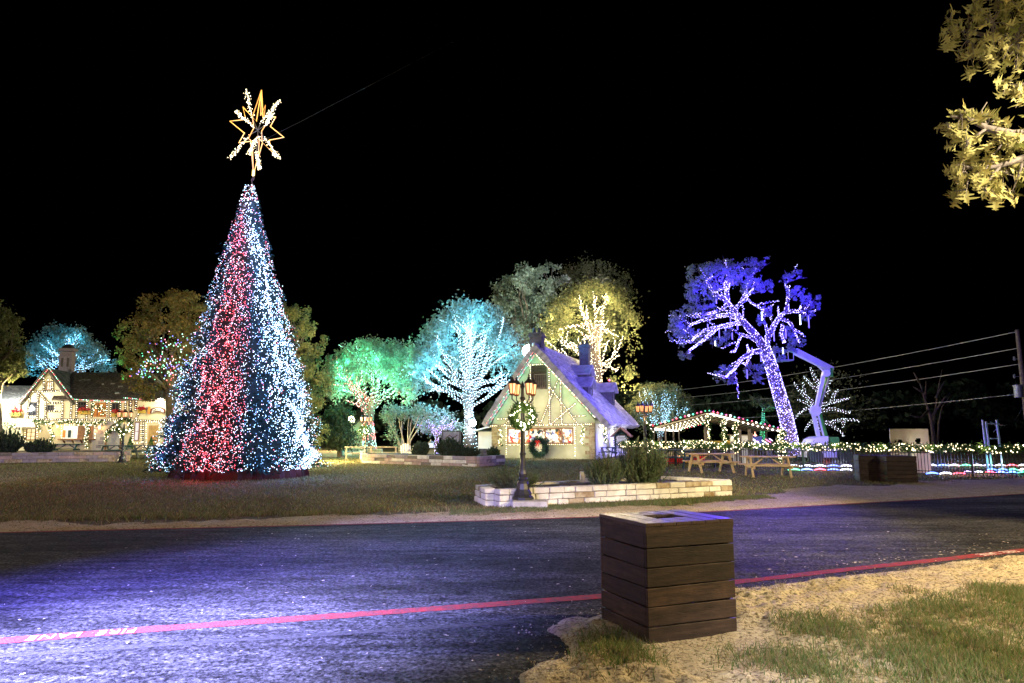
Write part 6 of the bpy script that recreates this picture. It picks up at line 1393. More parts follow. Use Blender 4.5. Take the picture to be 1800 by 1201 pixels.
# framed notice sign and small lantern among the bushes
ns = thing('framed_sign', 'dark framed sign panel standing behind the middle planter bush', 'sign', Vector((at(794, 700, 39).x, 39, 0))); 
for x in (-.5, .5):
    mb = MB(); mb.bar((x, 0, 0), (x, 0, 1.75), .09, .09); mb.build('post', M['iron'], ns)
mb = MB(); mb.box((0, 0, 1.36), (.92, .05, .62)); mb.build('panel', mat('grey_sign_panel', (.22, .23, .27), .6, .25, 4), ns)
mb = MB(); mb.box((0, -.02, 1.72), (1.12, .09, .07)); mb.box((0, -.02, 1.02), (1.1, .085, .06)); mb.build('frame', M['iron'], ns)
mb = MB(); mb.tube([(-.35, -.04, 1.3), (-.1, -.05, 1.5), (.1, -.05, 1.35), (.35, -.05, 1.5)], .025, 5); mb.box((.05, -.035, 1.2), (.5, .02, .06)); mb.build('picture', M['timber'], ns)
gb = thing('garden_bench', 'dark bench with lit table behind it in the middle planter area', 'bench', Vector((at(764, 700, 39).x, 39, 0)))
mb = MB(); mb.box((0, 0, .78), (1.1, .4, .06)); mb.build('top', M['iron'], gb)
for x in (-.48, .48):
    mb = MB(); mb.bar((x, 0, 0), (x, 0, .76), .08, .3, up=(0, 1, 0)); mb.build('leg', M['iron'], gb)
ld = thing('table_lantern', 'small pale house shaped lantern on the dark bench', 'lantern', Vector((at(759, 700, 39).x, 39, .81))); mb = MB(); mb.box((0, 0, .12), (.26, .2, .24)); mb.build('body', emit('pale_lantern', (.65, .85, 1), .8), ld); mb = MB(); mb.lathe([(.24, .24), (.06, .38), (.03, .44)], (0, 0, 0), 6); mb.build('roof', M['steel'], ld)
# little far shed lit by an amber flood
sd = thing('garden_shed', 'tiny gabled shed glowing amber far behind the tree lamp post', 'shed', Vector((at(633, 700, 62).x, 62, 0))); mb = MB(); mb.box((0, 1, .9), (2.0, 2, 1.8)); mb.prism([(-1.0, 1.8), (1.0, 1.8), (0, 2.7)], .02, 1.98); mb.build('wall', M['plaster'], sd)
for s in (-1, 1):
    mb = MB(); mb.bar((s * 1.25, 1, 1.66), (0, 1, 2.82), 2.4, .08, up=(0, 0, 1)); mb.build('roof', M['roof_dark'], sd)
fl = thing('floodlight', 'dazzling amber floodlight behind the gabled shed', 'floodlight', Vector((at(627, 700, 63).x - .4, 63, 0))); mb = MB(); mb.bar((0, 0, 0), (0, 0, 2.6), .08, .08); mb.build('pole', M['iron'], fl); mb = MB(); mb.lathe([(.05, 2.6), (.26, 2.65), (.26, 3.1), (.05, 3.15)], (0, 0, 0), 12); mb.build('lens', emit('amber_flood_lens', (1, .86, .5), 12), fl)
lamp('floodlight_beam', 'POINT', (0, -.9, 3.4), 11000, (1, .82, .42), .3, fl)
# ================================================================== PICKET FENCE WITH GARLAND
f0 = Vector((20.2, 23.1, 0)); f1 = Vector((5.6, 36.3, 0)); fd = (f1 - f0); FL = fd.length; fd /= FL; fa = math.atan2(fd.y, fd.x)
fence = thing('picket_fence', 'black metal picket fence running under the lit garland', 'fence', f0, fa)
mb = MB(); mb.box((0, 0, .46), (.022, .022, .92)); pk = mb.build('picket', M['iron'], fence); n = int(FL / .11)
for i in range(n):
    o = pk if i == 0 else pk.copy()
    if i: C.objects.link(o)
    o.location = (i * .11 + .03, 0, .04)
for z in (.16, .86):
    mb = MB(); mb.box((FL / 2, 0, z), (FL, .035, .035)); mb.build('rail', M['iron'], fence)
mb = MB(); mb.box((0, 0, .55), (.075, .075, 1.1)); po_ = mb.build('post', M['iron'], fence)
for i in range(int(FL / 2.05) + 1):
    o = po_ if i == 0 else po_.copy()
    if i: C.objects.link(o)
    o.location = (min(i * 2.05, FL), -.03, 0)
gp = [f0 + fd * t + Vector((0, -.05, 1.04 + .03 * math.sin(t * 3.1))) for t in np.linspace(0, FL, 60)]
garland(None, 'thick lit greenery garland running along the top of the picket fence', [gp], .15, 420, 0, [B_WARM2, B_WARM, B_WARM], .030, .027, leaf=.13)
for t in np.linspace(.5, FL - .5, 12): lamp('bulb_glow', 'POINT', f0 + fd * t + Vector((0, -.35, 1.1)), 9, (1, .82, .45), .1)
# led waves on the ground behind the fence
LW = [emit('wave_white', (.9, .92, 1), 5), emit('wave_blue', (.10, .22, 1), 4), emit('wave_green', (.08, 1, .4), 3), emit('wave_red', (1, .05, .08), 4), emit('wave_violet', (.6, .45, 1), 4)]
q = random.Random(3)
def wave(px0, px1, py, amp, seq, dist):
    t = thing('light_wave', None, 'light strip'); 
    return t
rows = [(1385, 1500, 822, [0, 0, 0, 1, 0]), (1385, 1500, 829, [2, 1, 3, 1, 0]), (1628, 1810, 821, [0, 1, 0, 2, 0, 4, 0, 3, 0]), (1628, 1700, 836, [1, 0, 3]), (1692, 1810, 834, [4, 0, 3, 1, 1, 2]), (1735, 1810, 829, [1, 1, 2, 0])]
labs = ['upper wavy light strip on the ground left of the twin bins', 'lower wavy coloured light strip left of the twin bins', 'upper wavy light strip seen through the fence at right', 'short low wavy light strip right of the white board', 'lowest wavy light strip with red crests at the right edge', 'middle wavy light strip at the far right edge']
for (x0, x1, py, seq), lab in zip(rows, labs):
    p0 = gnd(x0, py); t = thing('light_wave', lab, 'light strip', p0); n = len(seq); 
    for i, c in enumerate(seq):
        a = gnd(x0 + (x1 - x0) * i / n, py) - p0; b = gnd(x0 + (x1 - x0) * (i + .94) / n, py) - p0; mb = MB(); k = 9
        pts = []
        for j in range(k + 1):
            u = j / k; pts.append(a.lerp(b, u) + Vector((0, 0, .06 + .045 * math.sin(math.pi * u))))
        for j in range(k):
            w_ = .016 + .022 * math.sin(math.pi * (j + .5) / k); mb.tube([pts[j].lerp(pts[j + 1], .12), pts[j].lerp(pts[j + 1], .72)], w_, 5)
        mb.build('led_arc', LW[c], t)
        m_ = (a + b) / 2 + Vector((0, -.25, .4)); lamp('led_glow', 'POINT', m_, 22, [(.8, .85, 1), (.15, .25, 1), (.1, 1, .4), (1, .1, .1), (.5, .4, 1)][c], .1, t)
# ================================================================== PAVILION
PY = 34; pr = at(1243, 723, PY); pv = thing('pavilion', 'open pavilion with cream cloth roof strung with coloured bulbs', 'pavilion', Vector((pr.x, PY, 0)), R(-16))
zr_ = pr.z; zl = at(1150, 750, PY + .8).z; D_ = 30; xl_ = -2.75; xr_ = 3.55
def slope(x0, z0, x1, z1, y0, y1, m, name):
    mb = MB(); n = 6
    for i in range(n):
        ya = y0 + (y1 - y0) * i / n + .04; yb = y0 + (y1 - y0) * (i + 1) / n - .04; o = MB(); o.bar((x0, (ya + yb) / 2, z0), (x1, (ya + yb) / 2, z1), yb - ya, .05, up=(0, 0, 1)); o.build(name, m, pv)
    for i in range(n + 1):
        y = y0 + (y1 - y0) * i / n; o = MB(); o.bar((x0, y, z0 - .03), (x1, y, z1 - .03), .08, .10, up=(0, 0, 1)); o.build('rafter', M['timber'], pv)
slope(xl_, zl, 0, zr_, 0, D_, M['canopy_cloth'], 'roof_panel'); slope(xr_, zr_ - .95, 0, zr_, 0, D_, M['canopy_cloth'], 'roof_panel')
mb = MB(); mb.tube([(0, -.1, zr_ + .04), (0, D_, zr_ + .04)], .06, 8); mb.build('ridge_beam', M['timber'], pv)
for x, y in ((xl_ + .1, 0), (xl_ + .1, D_), (xr_ - .1, 0), (xr_ - .1, D_), (0, 0), (0, D_), (.75, .1), (1.3, .2), (xl_ + .1, 10), (xl_ + .1, 20), (0, 10), (0, 20), (xr_ - .1, 10), (xr_ - .1, 20)):
    zt = zr_ - (zr_ - zl) * abs(x / xl_) if x < 0 else zr_ - .95 * x / xr_
    mb = MB(); mb.bar((x, y + .02, 0), (x, y + .02, zt - .08), .11, .11); mb.build('post', M['log'], pv)
def pstr(label, polys, step, r, mats, pick):
    s = thing('string_lights', label, 'string lights', pv.location, pv.rotation_euler.z); pts = []; mb = MB()
    for pl_ in polys: pts += along([Vector(v) for v in pl_], step, .01); mb.tube([Vector(v) for v in pl_], .006, 4)
    mb.build('wire', M['iron'], s); bulbs(s, pts, r, mats, [pick[i % len(pick)] for i in range(len(pts))]); return s
pstr('red and green globe bulbs along the pavilion roof edges', [[(xl_, -.08, zl + .03), (0, -.08, zr_ + .05)], [(xl_, D_, zl - .12), (0, D_, zr_ - .10)], [(0, -.08, zr_ + .05), (xr_, -.08, zr_ - .9)]], .20, .05, [B_RED, B_GREEN, B_WARM2], [0, 1, 0, 2, 1, 0])
pstr('warm bulbs under the pavilion cloth roof', [[(xl_, y_, zl - .10), (0, y_, zr_ - .08)] for y_ in (5, 10, 15, 20, 25)] + [[(0, 3, zr_ - .1), (0, 3.1, zr_ - .1)], [(0, -.12, zr_ - .12), (xr_, -.12, zr_ - 1.06)]], .22, .045, [B_WARM2], [0])
s = thing('light_tube', 'bright white tube along the left eave of the pavilion', 'light tube', pv.location, pv.rotation_euler.z); mb = MB(); mb.tube([(xl_, 0, zl - .12), (xl_, D_, zl - .12)], .05, 6); mb.build('tube', emit('eave_tube', (1, .97, .85), 7), s)
s2 = thing('light_tube', 'short bright white tube under the pavilion ridge', 'light tube', pv.location, pv.rotation_euler.z); mb = MB(); mb.tube([(.15, -.02, zr_ - .13), (1.35, -.02, zr_ - .46)], .04, 6); mb.build('tube', emit('eave_tube', (1, .97, .85), 7), s2)
for x, y in ((-2.2, 1.8), (-1.0, 1.8), (0, 1.5), (1.2, 1.5), (-1.6, 3), (2.4, 1), (-1.5, 8), (-1.5, 14), (-1.5, 20), (-1.5, 26)): lamp('pavilion_glow', 'POINT', (x, y, 1.25), 34 if y < 5 else 60, (1, .84, .5), .15, pv)
pl_ = lambda *v: [pv.location + (Matrix.Rotation(pv.rotation_euler.z, 3, 'Z') @ Vector(p)) for p in v]
for lab, x in (('lit garland wound down the pavilion ridge post', 0), ('lit garland wound down the middle pavilion post', .75), ('lit garland wound down the third pavilion post', 1.3)):
    zt = zr_ - .2 - .27 * x; garland(None, lab, [pl_(*[(x + .10 * math.sin(k * 1.9), -.12 + .05 * math.cos(k * 1.9), zt - (zt - .7) * k / 12) for k in range(13)])], .10, 170, 0, [B_WARM2, B_WARM], .035, .032)
garland(None, 'lit garland swagged along the left side of the pavilion', [pl_(*[(xl_ - .2 + k * .28, -.15, 1.02 + .10 * math.sin(k * 1.3)) for k in range(11)]), pl_((xl_, -.1, 1.3), (xl_ + .1, -.12, .8)), pl_((-1.2, -.12, 1.2), (-1.2, -.12, .6))], .10, 170, 0, [B_WARM2, B_WARM], .035, .032)
garland(None, 'two lit ropes stretched across the pavilion back', [pl_((-1.3, 3.4, 1.15), (0, 3.4, 1.2)), pl_((-1.3, 3.4, .95), (0, 3.4, 1.0)), pl_((.4, 1.6, 1.05), (2.0, 1.6, 1.12))], .05, 120, 0, [B_WARM2, B_WARM], .035, .03)
garland(None, 'spiral lit garland on the right end post of the pavilion', [pl_(*[(xr_ - .2 + .16 * math.sin(k * 1.7), -.3 + .1 * math.cos(k * 1.7), 1.72 - .13 * k) for k in range(12)])], .12, 220, 0, [B_WARM2, B_WARM], .03, .034)
# clutter in the pavilion
def boxy(name, label, cat, pos, size, m, rz=0, extra=None):
    t = thing(name, label, cat, pos, rz); mb = MB(); mb.box((0, 0, size[2] / 2), size); o = mb.build('body', m, t); bv = o.modifiers.new('soft', 'BEVEL'); bv.width = .02
    if extra: extra(t)
    return t
def hb(px, lab): 
    def ex(t):
        for x in (-.2, .2):
            mb = MB(); mb.box((x, 0, .2), (.02, .44, .41)); mb.build('twine', M['brown_wood'], t)
    p = at(px, 774, 35.2); p.z = .82; return boxy('hay_bale', lab, 'hay bale', p, (.75, .42, .40), M['hay'], R(5), ex)
hb(1258, 'yellow hay bale left of the white cabinet in the pavilion'); hb(1279, 'yellow hay bale right beside the white cabinet in the pavilion')
tb = thing('trestle_table', 'plank trestle carrying the hay bales in the pavilion', 'table', Vector((at(1268, 700, 35.2).x, 35.2, 0))); mb = MB(); mb.box((0, 0, .78), (2.0, .6, .06)); mb.build('top', M['log'], tb)
for x in (-.85, .85):
    mb = MB(); mb.box((x, 0, .375), (.08, .5, .75)); mb.build('leg', M['log'], tb)
p = at(1298, 700, 34.6); p.z = 0
def cab(t):
    mb = MB(); mb.box((.25, -.31, 1.05), (.42, .03, .30)); mb.build('opening', M['iron'], t); mb = MB(); mb.box((0, 0, 1.52), (1.06, .7, .05)); mb.build('top', M['log'], t)
boxy('white_cabinet', 'white cabinet with a dark opening at the right of the pavilion', 'cabinet', p, (.85, .6, 1.5), M['white_paint'], 0, cab)
for px, pt, lab in ((1238, 750, 'tall grey log post left of the pavilion garlands'), (1314, 755, 'tall grey log post right of the white cabinet'), (1297, 755, 'short grey log post behind the white cabinet'), (1317, 761, 'thin grey log post at the pavilion right side')):
    p = at(px, 700, 33.8); p.z = 0; z = at(px, pt, 33.8).z; t = thing('log_post', lab, 'post', p); mb = MB(); mb.tube([(0, 0, -.05), (.01, 0, z)], [.09, .08], 8); mb.build('trunk', M['log'], t)
# ON neon letters
ns = thing('light_letters', 'glowing ON letter sign in white and pink behind the fence', 'sign', Vector((at(1326, 776, 35).x - .28, 35, at(1326, 783, 35).z)))
for ch_, x, m_ in (('O', 0, emit('neon_white', (.8, .85, 1), 4)), ('n', .30, emit('neon_pink', (.9, .45, 1), 3))):
    cu = bpy.data.curves.new('letter', 'FONT'); cu.body = ch_; cu.size = .46; cu.bevel_depth = .012; cu.fill_mode = 'NONE'; cu.materials.append(m_); o = bpy.data.objects.new('letter', cu); C.objects.link(o); o.parent = ns; o.location = (x, 0, 0); o.rotation_euler = (R(90), 0, 0); text_mesh(o, 'letter')
mb = MB(); mb.box((.25, .1, .1), (.9, .05, .7)); mb.build('backing', mat('navy_board', (.02, .03, .15), .6, .2, 5), ns)
mb = MB(); mb.bar((.25, .12, -1.2), (.25, .12, -.2), .08, .08); mb.build('post', M['iron'], ns)
mb = MB(); mb.prism([(.24, .5), (.34, .45), (.44, .50), (.35, .56), (.33, .7), (.30, .56)], -.03, .03); mb.build('flame_shape', emit('neon_orange', (1, .2, .04), 2), ns)
for i, (x0, y0, x1, y1, m_) in enumerate([(1335, 772, 1348, 779, LW[0]), (1345, 772, 1355, 778, LW[3]), (1352, 771, 1358, 775, LW[4])]):
    a = at(x0, y0, 35.5); b = at(x1, y1, 35.5); t = thing('light_tube', ['white slanted light tube right of the ON letters', 'red slanted light tube right of the ON letters', 'short violet slanted light tube beside the pavilion end post'][i], 'light tube', a); mb = MB(); mb.tube([(0, 0, 0), b - a], .022, 5); mb.build('tube', m_, t); mb = MB(); mb.bar((b - a) * .5 + Vector((0, .05, 0)), Vector(((b - a).x * .5, .05, -a.z)), .03, .03); mb.build('stake', M['iron'], t)
# seating clutter seen low through the fence
for i, (px, py, col) in enumerate([(1185, 812, 'red'), (1228, 812, 'red'), (1272, 816, 'timber'), (1205, 811, 'hay')]):
    p = gnd(px, py + 4); boxy('storage_crate', ['red crate on the ground left behind the fence', 'red crate on the ground under the pavilion ridge', 'dark crate on the ground before the hay bales', 'yellow crate between the two red crates'][i], 'crate', p, (.8, .5, .42), M[col], R(10 * i))
# ================================================================== BOARD, BINS, LIFT, POLE
p = at(1593, 700, 27.6); bd = thing('photo_board', 'tall cream plywood board with cut out face holes behind the fence', 'board', Vector((p.x, 27.6, 0)), R(-6))
zt = at(1593, 755, 27.6).z; wb = 62 / FPX * 27.6
me = bpy.data.meshes.new('board'); bm = bmesh.new()
def holes_board():
    mb = MB(); m_ = 0; hs = [(-.36, zt - .49, .095, .11), (.33, zt - .44, .11, .11)]
    # strips of the board left round the two face holes
    n = 40; m2 = 34; xs = np.linspace(-wb / 2, wb / 2, n + 1); zs = np.linspace(.05, zt, m2 + 1)
    def inside(x, z): return any(((x - a) / r) ** 2 + ((z - b) / s) ** 2 < 1 for a, b, r, s in hs)
    for i in range(n):
        for j in range(m2):
            xc, zc = (xs[i] + xs[i + 1]) / 2, (zs[j] + zs[j + 1]) / 2
            if inside(xc, zc): continue
            for y in (0, .02):
                pts = [(xs[i], y, zs[j]), (xs[i + 1], y, zs[j]), (xs[i + 1], y, zs[j + 1]), (xs[i], y, zs[j + 1])]; mb.quad(*(pts if y == 0 else pts[::-1]))
    mb.box((0, .01, zt + .012), (wb, .03, .02)); mb.box((-wb / 2 - .012, .01, zt / 2), (.02, .03, zt)); mb.box((wb / 2 + .012, .01, zt / 2), (.02, .03, zt))
    return mb
holes_board().build('board', mat('cream_plywood', (.56, .53, .38), .8, .08, 3), bd)
bm.free()
for x in (-wb / 2 + .1, wb / 2 - .1):
    mb = MB(); mb.bar((x, .09, -.05), (x, .09, zt - .2), .09, .09); mb.build('stake', M['log'], bd)
mb = MB(); mb.prism([(-.56, zt - .42), (-.50, zt - .45), (-.52, zt - .52), (-.60, zt - .56), (-.57, zt - .49)], -.012, -.004); mb.build('motif', M['timber'], bd)
lamp('board_light', 'SPOT', Vector((p.x - .3, 26.95, .35)), 60, (1, .92, .62), .1, None, Vector((p.x, 27.6, 1.2)), 55, .6)
def bin_proto(wx, wy, h, m, mt, rows, label):
    """slatted wooden bin cover: separate side planks, plank lid with a square hole"""
    t = thing('wooden_bin', label, 'bin'); q = random.Random(5); ph = (h - .045) / rows; th = .028
    for r in range(rows):
        z = r * ph; hh = ph - q.uniform(.005, .013)
        for sx in (0, 1):
            mb = MB(); d = q.uniform(-.007, .007); mb.box(((wx - th / 2) if sx else th / 2, wy / 2 + .001, z + ph / 2), (th + abs(d), wy - 2 * th - .004, hh), Matrix.Rotation(q.uniform(-.009, .009), 3, 'X')); o = mb.build('side_plank', m, t); bv = o.modifiers.new('soft', 'BEVEL'); bv.width = .004
            mb = MB(); mb.box((wx / 2, (wy - th / 2) if sx else th / 2, z + ph / 2), (wx + .004, th + abs(d), hh), Matrix.Rotation(q.uniform(-.008, .008), 3, 'Y')); o = mb.build('side_plank', m, t); bv = o.modifiers.new('soft', 'BEVEL'); bv.width = .004
    for cx in (.05, wx - .05):
        for cy in (.05, wy - .05):
            mb = MB(); mb.box((cx, cy, h / 2 - .03), (.04, .04, h - .08)); mb.build('corner_post', m, t)
    # lid
    zl_ = h - .045; mb = MB(); mb.box((wx / 2, .010, zl_), (wx + .010, .026, .048)); mb.box((.009, wy / 2, zl_ + .001), (.026, wy - .03, .048)); mb.box((wx - .009, wy / 2, zl_ + .001), (.026, wy - .03, .048)); mb.box((wx / 2, wy - .010, zl_), (wx + .010, .026, .048)); mb.build('lid_trim', m, t)
    n = 6; w = (wx + .016) / n
    for k in range(n):
        x = -.008 + w * (k + .5); z = h - .008 + q.uniform(-.002, .002)
        if k in (2, 3):
            for y0, y1 in ((-.008, wy * .36), (wy * .66, wy + .008)):
                mb = MB(); mb.box((x, (y0 + y1) / 2, z), (w - .006, y1 - y0, .024)); o = mb.build('lid_plank', mt, t); bv = o.modifiers.new('soft', 'BEVEL'); bv.width = .003
        else:
            mb = MB(); mb.box((x, wy / 2, z), (w - .006, wy + .016, .024)); o = mb.build('lid_plank', mt, t); bv = o.modifiers.new('soft', 'BEVEL'); bv.width = .003
    mb = MB(); mb.lathe([(.16, .3), (.2, h - .1)], (wx / 2, wy / 2, 0), 14); mb.build('liner', M['iron'], t)
    return t
pn = at(1141, 1142, 5.05); pn = gnd(1141, 1141); pr_ = gnd(1296, 1119); dr = pr_ - pn; wx = dr.length; pl2 = gnd(1061, 1100); wy = .70
bn_ = bin_proto(wx, wy, .905, M['bin_wood'], M['bin_wood_top'], 6, 'large dark slatted wooden bin on the near grass')
bn_.location = pn + Vector((0, 0, .006)); bn_.rotation_euler = (0, 0, math.atan2(dr.y, dr.x))
fb = bin_proto(.95, .75, .86, M['bin_wood'], M['bin_wood'], 6, 'dark wooden bin left of the pair by the fence'); q0 = gnd(1512, 846); fb.location = q0; fb.rotation_euler = (0, 0, R(-14)); fb['group'] = 'pair of dark wooden bins by the fence'
fc = copy_tree(fb); fc.location = gnd(1560, 849) + Vector((.02, 0, 0)); fc.rotation_euler = (0, 0, R(-4)); fc['label'] = 'dark wooden bin right of the pair next to the cream board'
# boom lift
LY = 38.5; q0 = Vector((at(1440, 700, LY).x, LY, 0)); lf_ = thing('boom_lift', 'white and green articulated boom lift reaching into the blue oak', 'boom lift', q0)
def lp(px, py, dy=0): return at(px, py, LY + dy) - q0
mb = MB(); mb.box((0, 0, .55), (2.2, 1.7, .5)); mb.build('chassis', M['lift_paint'], lf_)
for x in (-.8, .8):
    for y in (-.85, .85):
        mb = MB(); mb.lathe([(.38, -.14), (.42, -.08), (.42, .08), (.38, .14)], (0, 0, 0), 16); o = mb.build('wheel', M['iron'], lf_); o.location = (x, y, .42); o.rotation_euler = (R(90), 0, 0)
mb = MB(); pts = [(-.95, .85), (-.93, 1.0), (-.75, 1.28), (-.45, 1.42), (.1, 1.45), (.1, .8), (-.95, .8)]; mb.prism([(x, z) for x, z in pts], -.6, .6); mb.build('engine_cover', M['white_paint'], lf_)
mb = MB(); mb.lathe([(.4, .8), (.4, 1.1)], (.45, 0, 0), 14); mb.box((.5, 0, 1.15), (.5, .9, .5)); mb.build('turntable', M['lift_green'], lf_)
w_ = .20
def beam(a, b, w, t, m, name='boom'):
    mb = MB(); mb.bar(a, b, t, w, up=(0, 0, 1) if abs((b - a).normalized().z) < .75 else (1, 0, 0)); return mb.build(name, m, lf_)
beam(lp(1440, 775), lp(1430, 728), .18, .17, M['lift_paint']); beam(lp(1455, 775, .3), lp(1440, 722, .3), .10, .2, M['lift_green'], 'lift_rod'); beam(lp(1450, 775, -.2), lp(1437, 725, -.2), .07, .08, M['lift_paint'], 'lift_rod')
beam(lp(1432, 728), lp(1450, 648), .18, .17, M['lift_paint']); beam(lp(1438, 720, .2), lp(1455, 660, .2), .12, .16, M['lift_green'], 'lift_rod'); beam(lp(1441, 716, -.1), lp(1457, 664, -.1), .07, .08, M['steel'], 'lift_rod')
mb = MB(); a = lp(1433, 722, -.15); mb.lathe([(.08, -.1), (.3, -.1), (.3, .1), (.08, .1)], (0, 0, 0), 12); o = mb.build('pivot', M['lift_paint'], lf_); o.location = a; o.rotation_euler = (R(90), 0, 0)
mb = MB(); mb.box(lp(1456, 655), (.35, .4, .5)); mb.build('knuckle', M['lift_green'], lf_); mb = MB(); a = lp(1453, 656, -.3); mb.lathe([(.02, -.06), (.2, -.06), (.2, .06), (.02, .06)], (0, 0, 0), 12); o = mb.build('pin', M['white_paint'], lf_); o.location = a; o.rotation_euler = (R(90), 0, 0)
beam(lp(1462, 650), lp(1398, 618, -1.0), .33, .24, M['lift_paint']); beam(lp(1447, 652, -.1), lp(1434, 640, -.3), .08, .08, M['white_paint'], 'lift_rod'); beam(lp(1400, 619, -1), lp(1386, 613, -1.2), .22, .2, M['steel'])
a = lp(1374, 624, -1.3); mb = MB()
for zz in (0, .5):
    for (x0, y0, x1, y1) in ((-.5, -.35, .5, -.35), (.5, -.35, .5, .35), (.5, .35, -.5, .35), (-.5, .35, -.5, -.35)): mb.tube([a + Vector((x0, y0, zz - .3)), a + Vector((x1, y1, zz - .3))], .022, 5)
for x, y in ((-.5, -.35), (.5, -.35), (.5, .35), (-.5, .35), (0, -.35), (0, .35)): mb.tube([a + Vector((x, y, -.3)), a + Vector((x, y, .2))], .02, 5)
mb.box(a + Vector((0, 0, -.32)), (1.0, .7, .04)); mb.build('basket', M['steel'], lf_)
lamp('lift_fill', 'SPOT', at(1420, 800, LY - 7) + Vector((0, 0, .5)), 1300, (.55, .45, 1.0), .1, None, at(1440, 690, LY), 55, .6)  # added spot near the ground without a fixture, brightens the lift
# utility pole and wires
UY = 45; up_ = Vector((at(1793, 700, UY).x, UY, 0)); zt = at(1788, 580, UY).z
ut = thing('utility_pole', 'leaning wooden utility pole with transformer at the right edge', 'utility pole', up_); tp = at(1788, 580, UY) - up_
mb = MB(); mb.tube([(.35, 0, -.1), tp * .5 + Vector((.17, 0, 0)), tp], [.17, .15, .12], 10); mb.build('pole', M['log'], ut, True)
def up(px, py, dy=0): return at(px, py, UY + dy) - up_
mb = MB(); c = up(1790, 688, -.35); mb.lathe([(.05, -.42), (.26, -.4), (.26, .34), (.30, .36), (.30, .40), (.1, .46)], c, 12); mb.build('transformer', M['steel'], ut)
for px, py, l in ((1783, 631, .5), (1783, 662, .6)):
    mb = MB(); a = up(px, py, -.1); mb.bar(a, up(1795, py, -.05), .05, .05, up=(0, 0, 1)); mb.lathe([(.03, -.12), (.08, -.05), (.05, .05), (.08, .12), (.02, .16)], a, 8); mb.build('insulator', M['steel'], ut)
wm = mat('pale_wire', (.35, .35, .38), .5, .1, 5, metal=.3)
for i, (px, py, ex_, ey_) in enumerate([(1789, 583, 1000, 695), (1791, 612, 1000, 704), (1793, 640, 1000, 713), (1790, 693, 1000, 728)]):
    a = at(px, py, UY); b = at(ex_, ey_, 118); n = 24; pts = [a.lerp(b, k / n) - Vector((0, 0, 1.6 * 4 * (k / n) * (1 - k / n) * .8)) - a for k in range(n + 1)]
    mb = MB(); mb.tube(pts, [.018 + .014 * k / n for k in range(n + 1)], 5); w = thing('power_wire', ['topmost power wire running left from the pole', 'second power wire from the top of the pole', 'third power wire from the top of the pole', 'lowest power wire leaving the transformer'][i], 'wire', a); mb.build('cable', wm, w)
a = at(1800, 708, UY); b = at(1752, 746, 30); w = thing('power_wire', 'thin service cable sagging down to the post frame', 'wire', a); mb = MB(); mb.tube([a.lerp(b, k / 10) - a - Vector((0, 0, .5 * 4 * k / 10 * (1 - k / 10))) for k in range(11)], .010, 4); mb.build('cable', wm, w)
b = at(1000, 760, 118); fp = thing('utility_pole', 'distant utility pole hidden behind the trees', 'utility pole', Vector((b.x, 118, 0))); mb = MB(); mb.tube([(0, 0, 0), (0, 0, at(1000, 690, 118).z)], .15, 6); mb.build('pole', M['log'], fp)
# post frame
p = at(1745, 700, 30); pf = thing('post_frame', 'bare frame of three steel posts behind the fence at right', 'post frame', Vector((p.x, 30, 0)))
for px, pt in ((1731, 738), (1737, 741), (1756, 738)):
    x = at(px, 760, 30).x - p.x; mb = MB(); mb.bar((x, 0, 0), (x - .05, 0, at(px, pt, 30).z), .06, .06); mb.build('post', M['steel'], pf)
for x0, x1, py in ((1733, 1757, 745), (1740, 1758, 771)):
    a = at(x0, py, 30); b = at(x1, py, 30); mb = MB(); mb.bar(Vector((a.x - p.x, .0, a.z)), Vector((b.x - p.x, 0, b.z)), .04, .04, up=(0, 0, 1)); mb.build('rail', M['steel'], pf)
mb = MB(); mb.tube([Vector((at(x, y, 30).x - p.x, -.08, at(x, y, 30).z)) for x, y in ((1738, 742), (1746, 745), (1750, 753), (1744, 760))], .014, 5); mb.build('cable', M['steel'], pf)
# ================================================================== NEAR OAK BRANCH
Y = 7.0; ob = Vector((9.8, 4.4, 0)); oak = thing('oak_tree', 'near oak whose golden leafy branches enter at the upper right', 'tree', ob, 0)
mb = MB(); mb.tube([(0, 0, -.1), (0, 0, 1.2), (.1, -.1, 3), (.15, -.2, 5.2), (.2, -.3, 8)], [.36, .28, .25, .21, .14], 12); mb.build('trunk', M['bark'], oak, True)
def op(px, py, dy=0): return at(px, py, Y + dy) - ob
mb = MB(); q = random.Random(21)
BR = [([(.15, -.2, 4.8), op(1860, 232), op(1780, 236), op(1735, 225), op(1700, 208), op(1672, 205)], .07), ([(.15, -.2, 4.4), op(1870, 270), op(1800, 278), op(1760, 290), op(1715, 300), op(1680, 285)], .06), ([(.18, -.25, 6.4), op(1870, 40, .3), op(1790, 50, .3), op(1730, 62, .3), op(1680, 50, .3)], .07), ([(.18, -.25, 5.6), op(1870, 140, .2), op(1810, 148, .2), op(1770, 150, .2)], .05),
      ([op(1760, 290), op(1740, 315), op(1722, 335)], .02), ([op(1780, 236), op(1760, 255), op(1745, 275)], .02), ([op(1735, 225), op(1715, 240), op(1695, 250)], .018), ([op(1790, 50, .3), op(1770, 80, .1), op(1745, 105, .1)], .02), ([op(1730, 62, .3), op(1712, 85, .2), op(1705, 105, .2)], .018), ([op(1800, 278), op(1790, 310), op(1780, 335)], .02), ([op(1790, 50, .3), op(1760, 20, .4), op(1745, -10, .4)], .02), ([op(1715, 300), op(1700, 320), op(1700, 338)], .015), ([op(1735, 225), op(1725, 195), op(1735, 180)], .015)]
tips = []
for pl_, r in BR:
    P_ = [Vector(p) for p in pl_]; mb.tube(P_, [max(.005, r * (1 - .85 * i / (len(P_) - 1))) for i in range(len(P_))], 7); tips.append(P_)
mb.build('limb', M['bark'], oak, True)
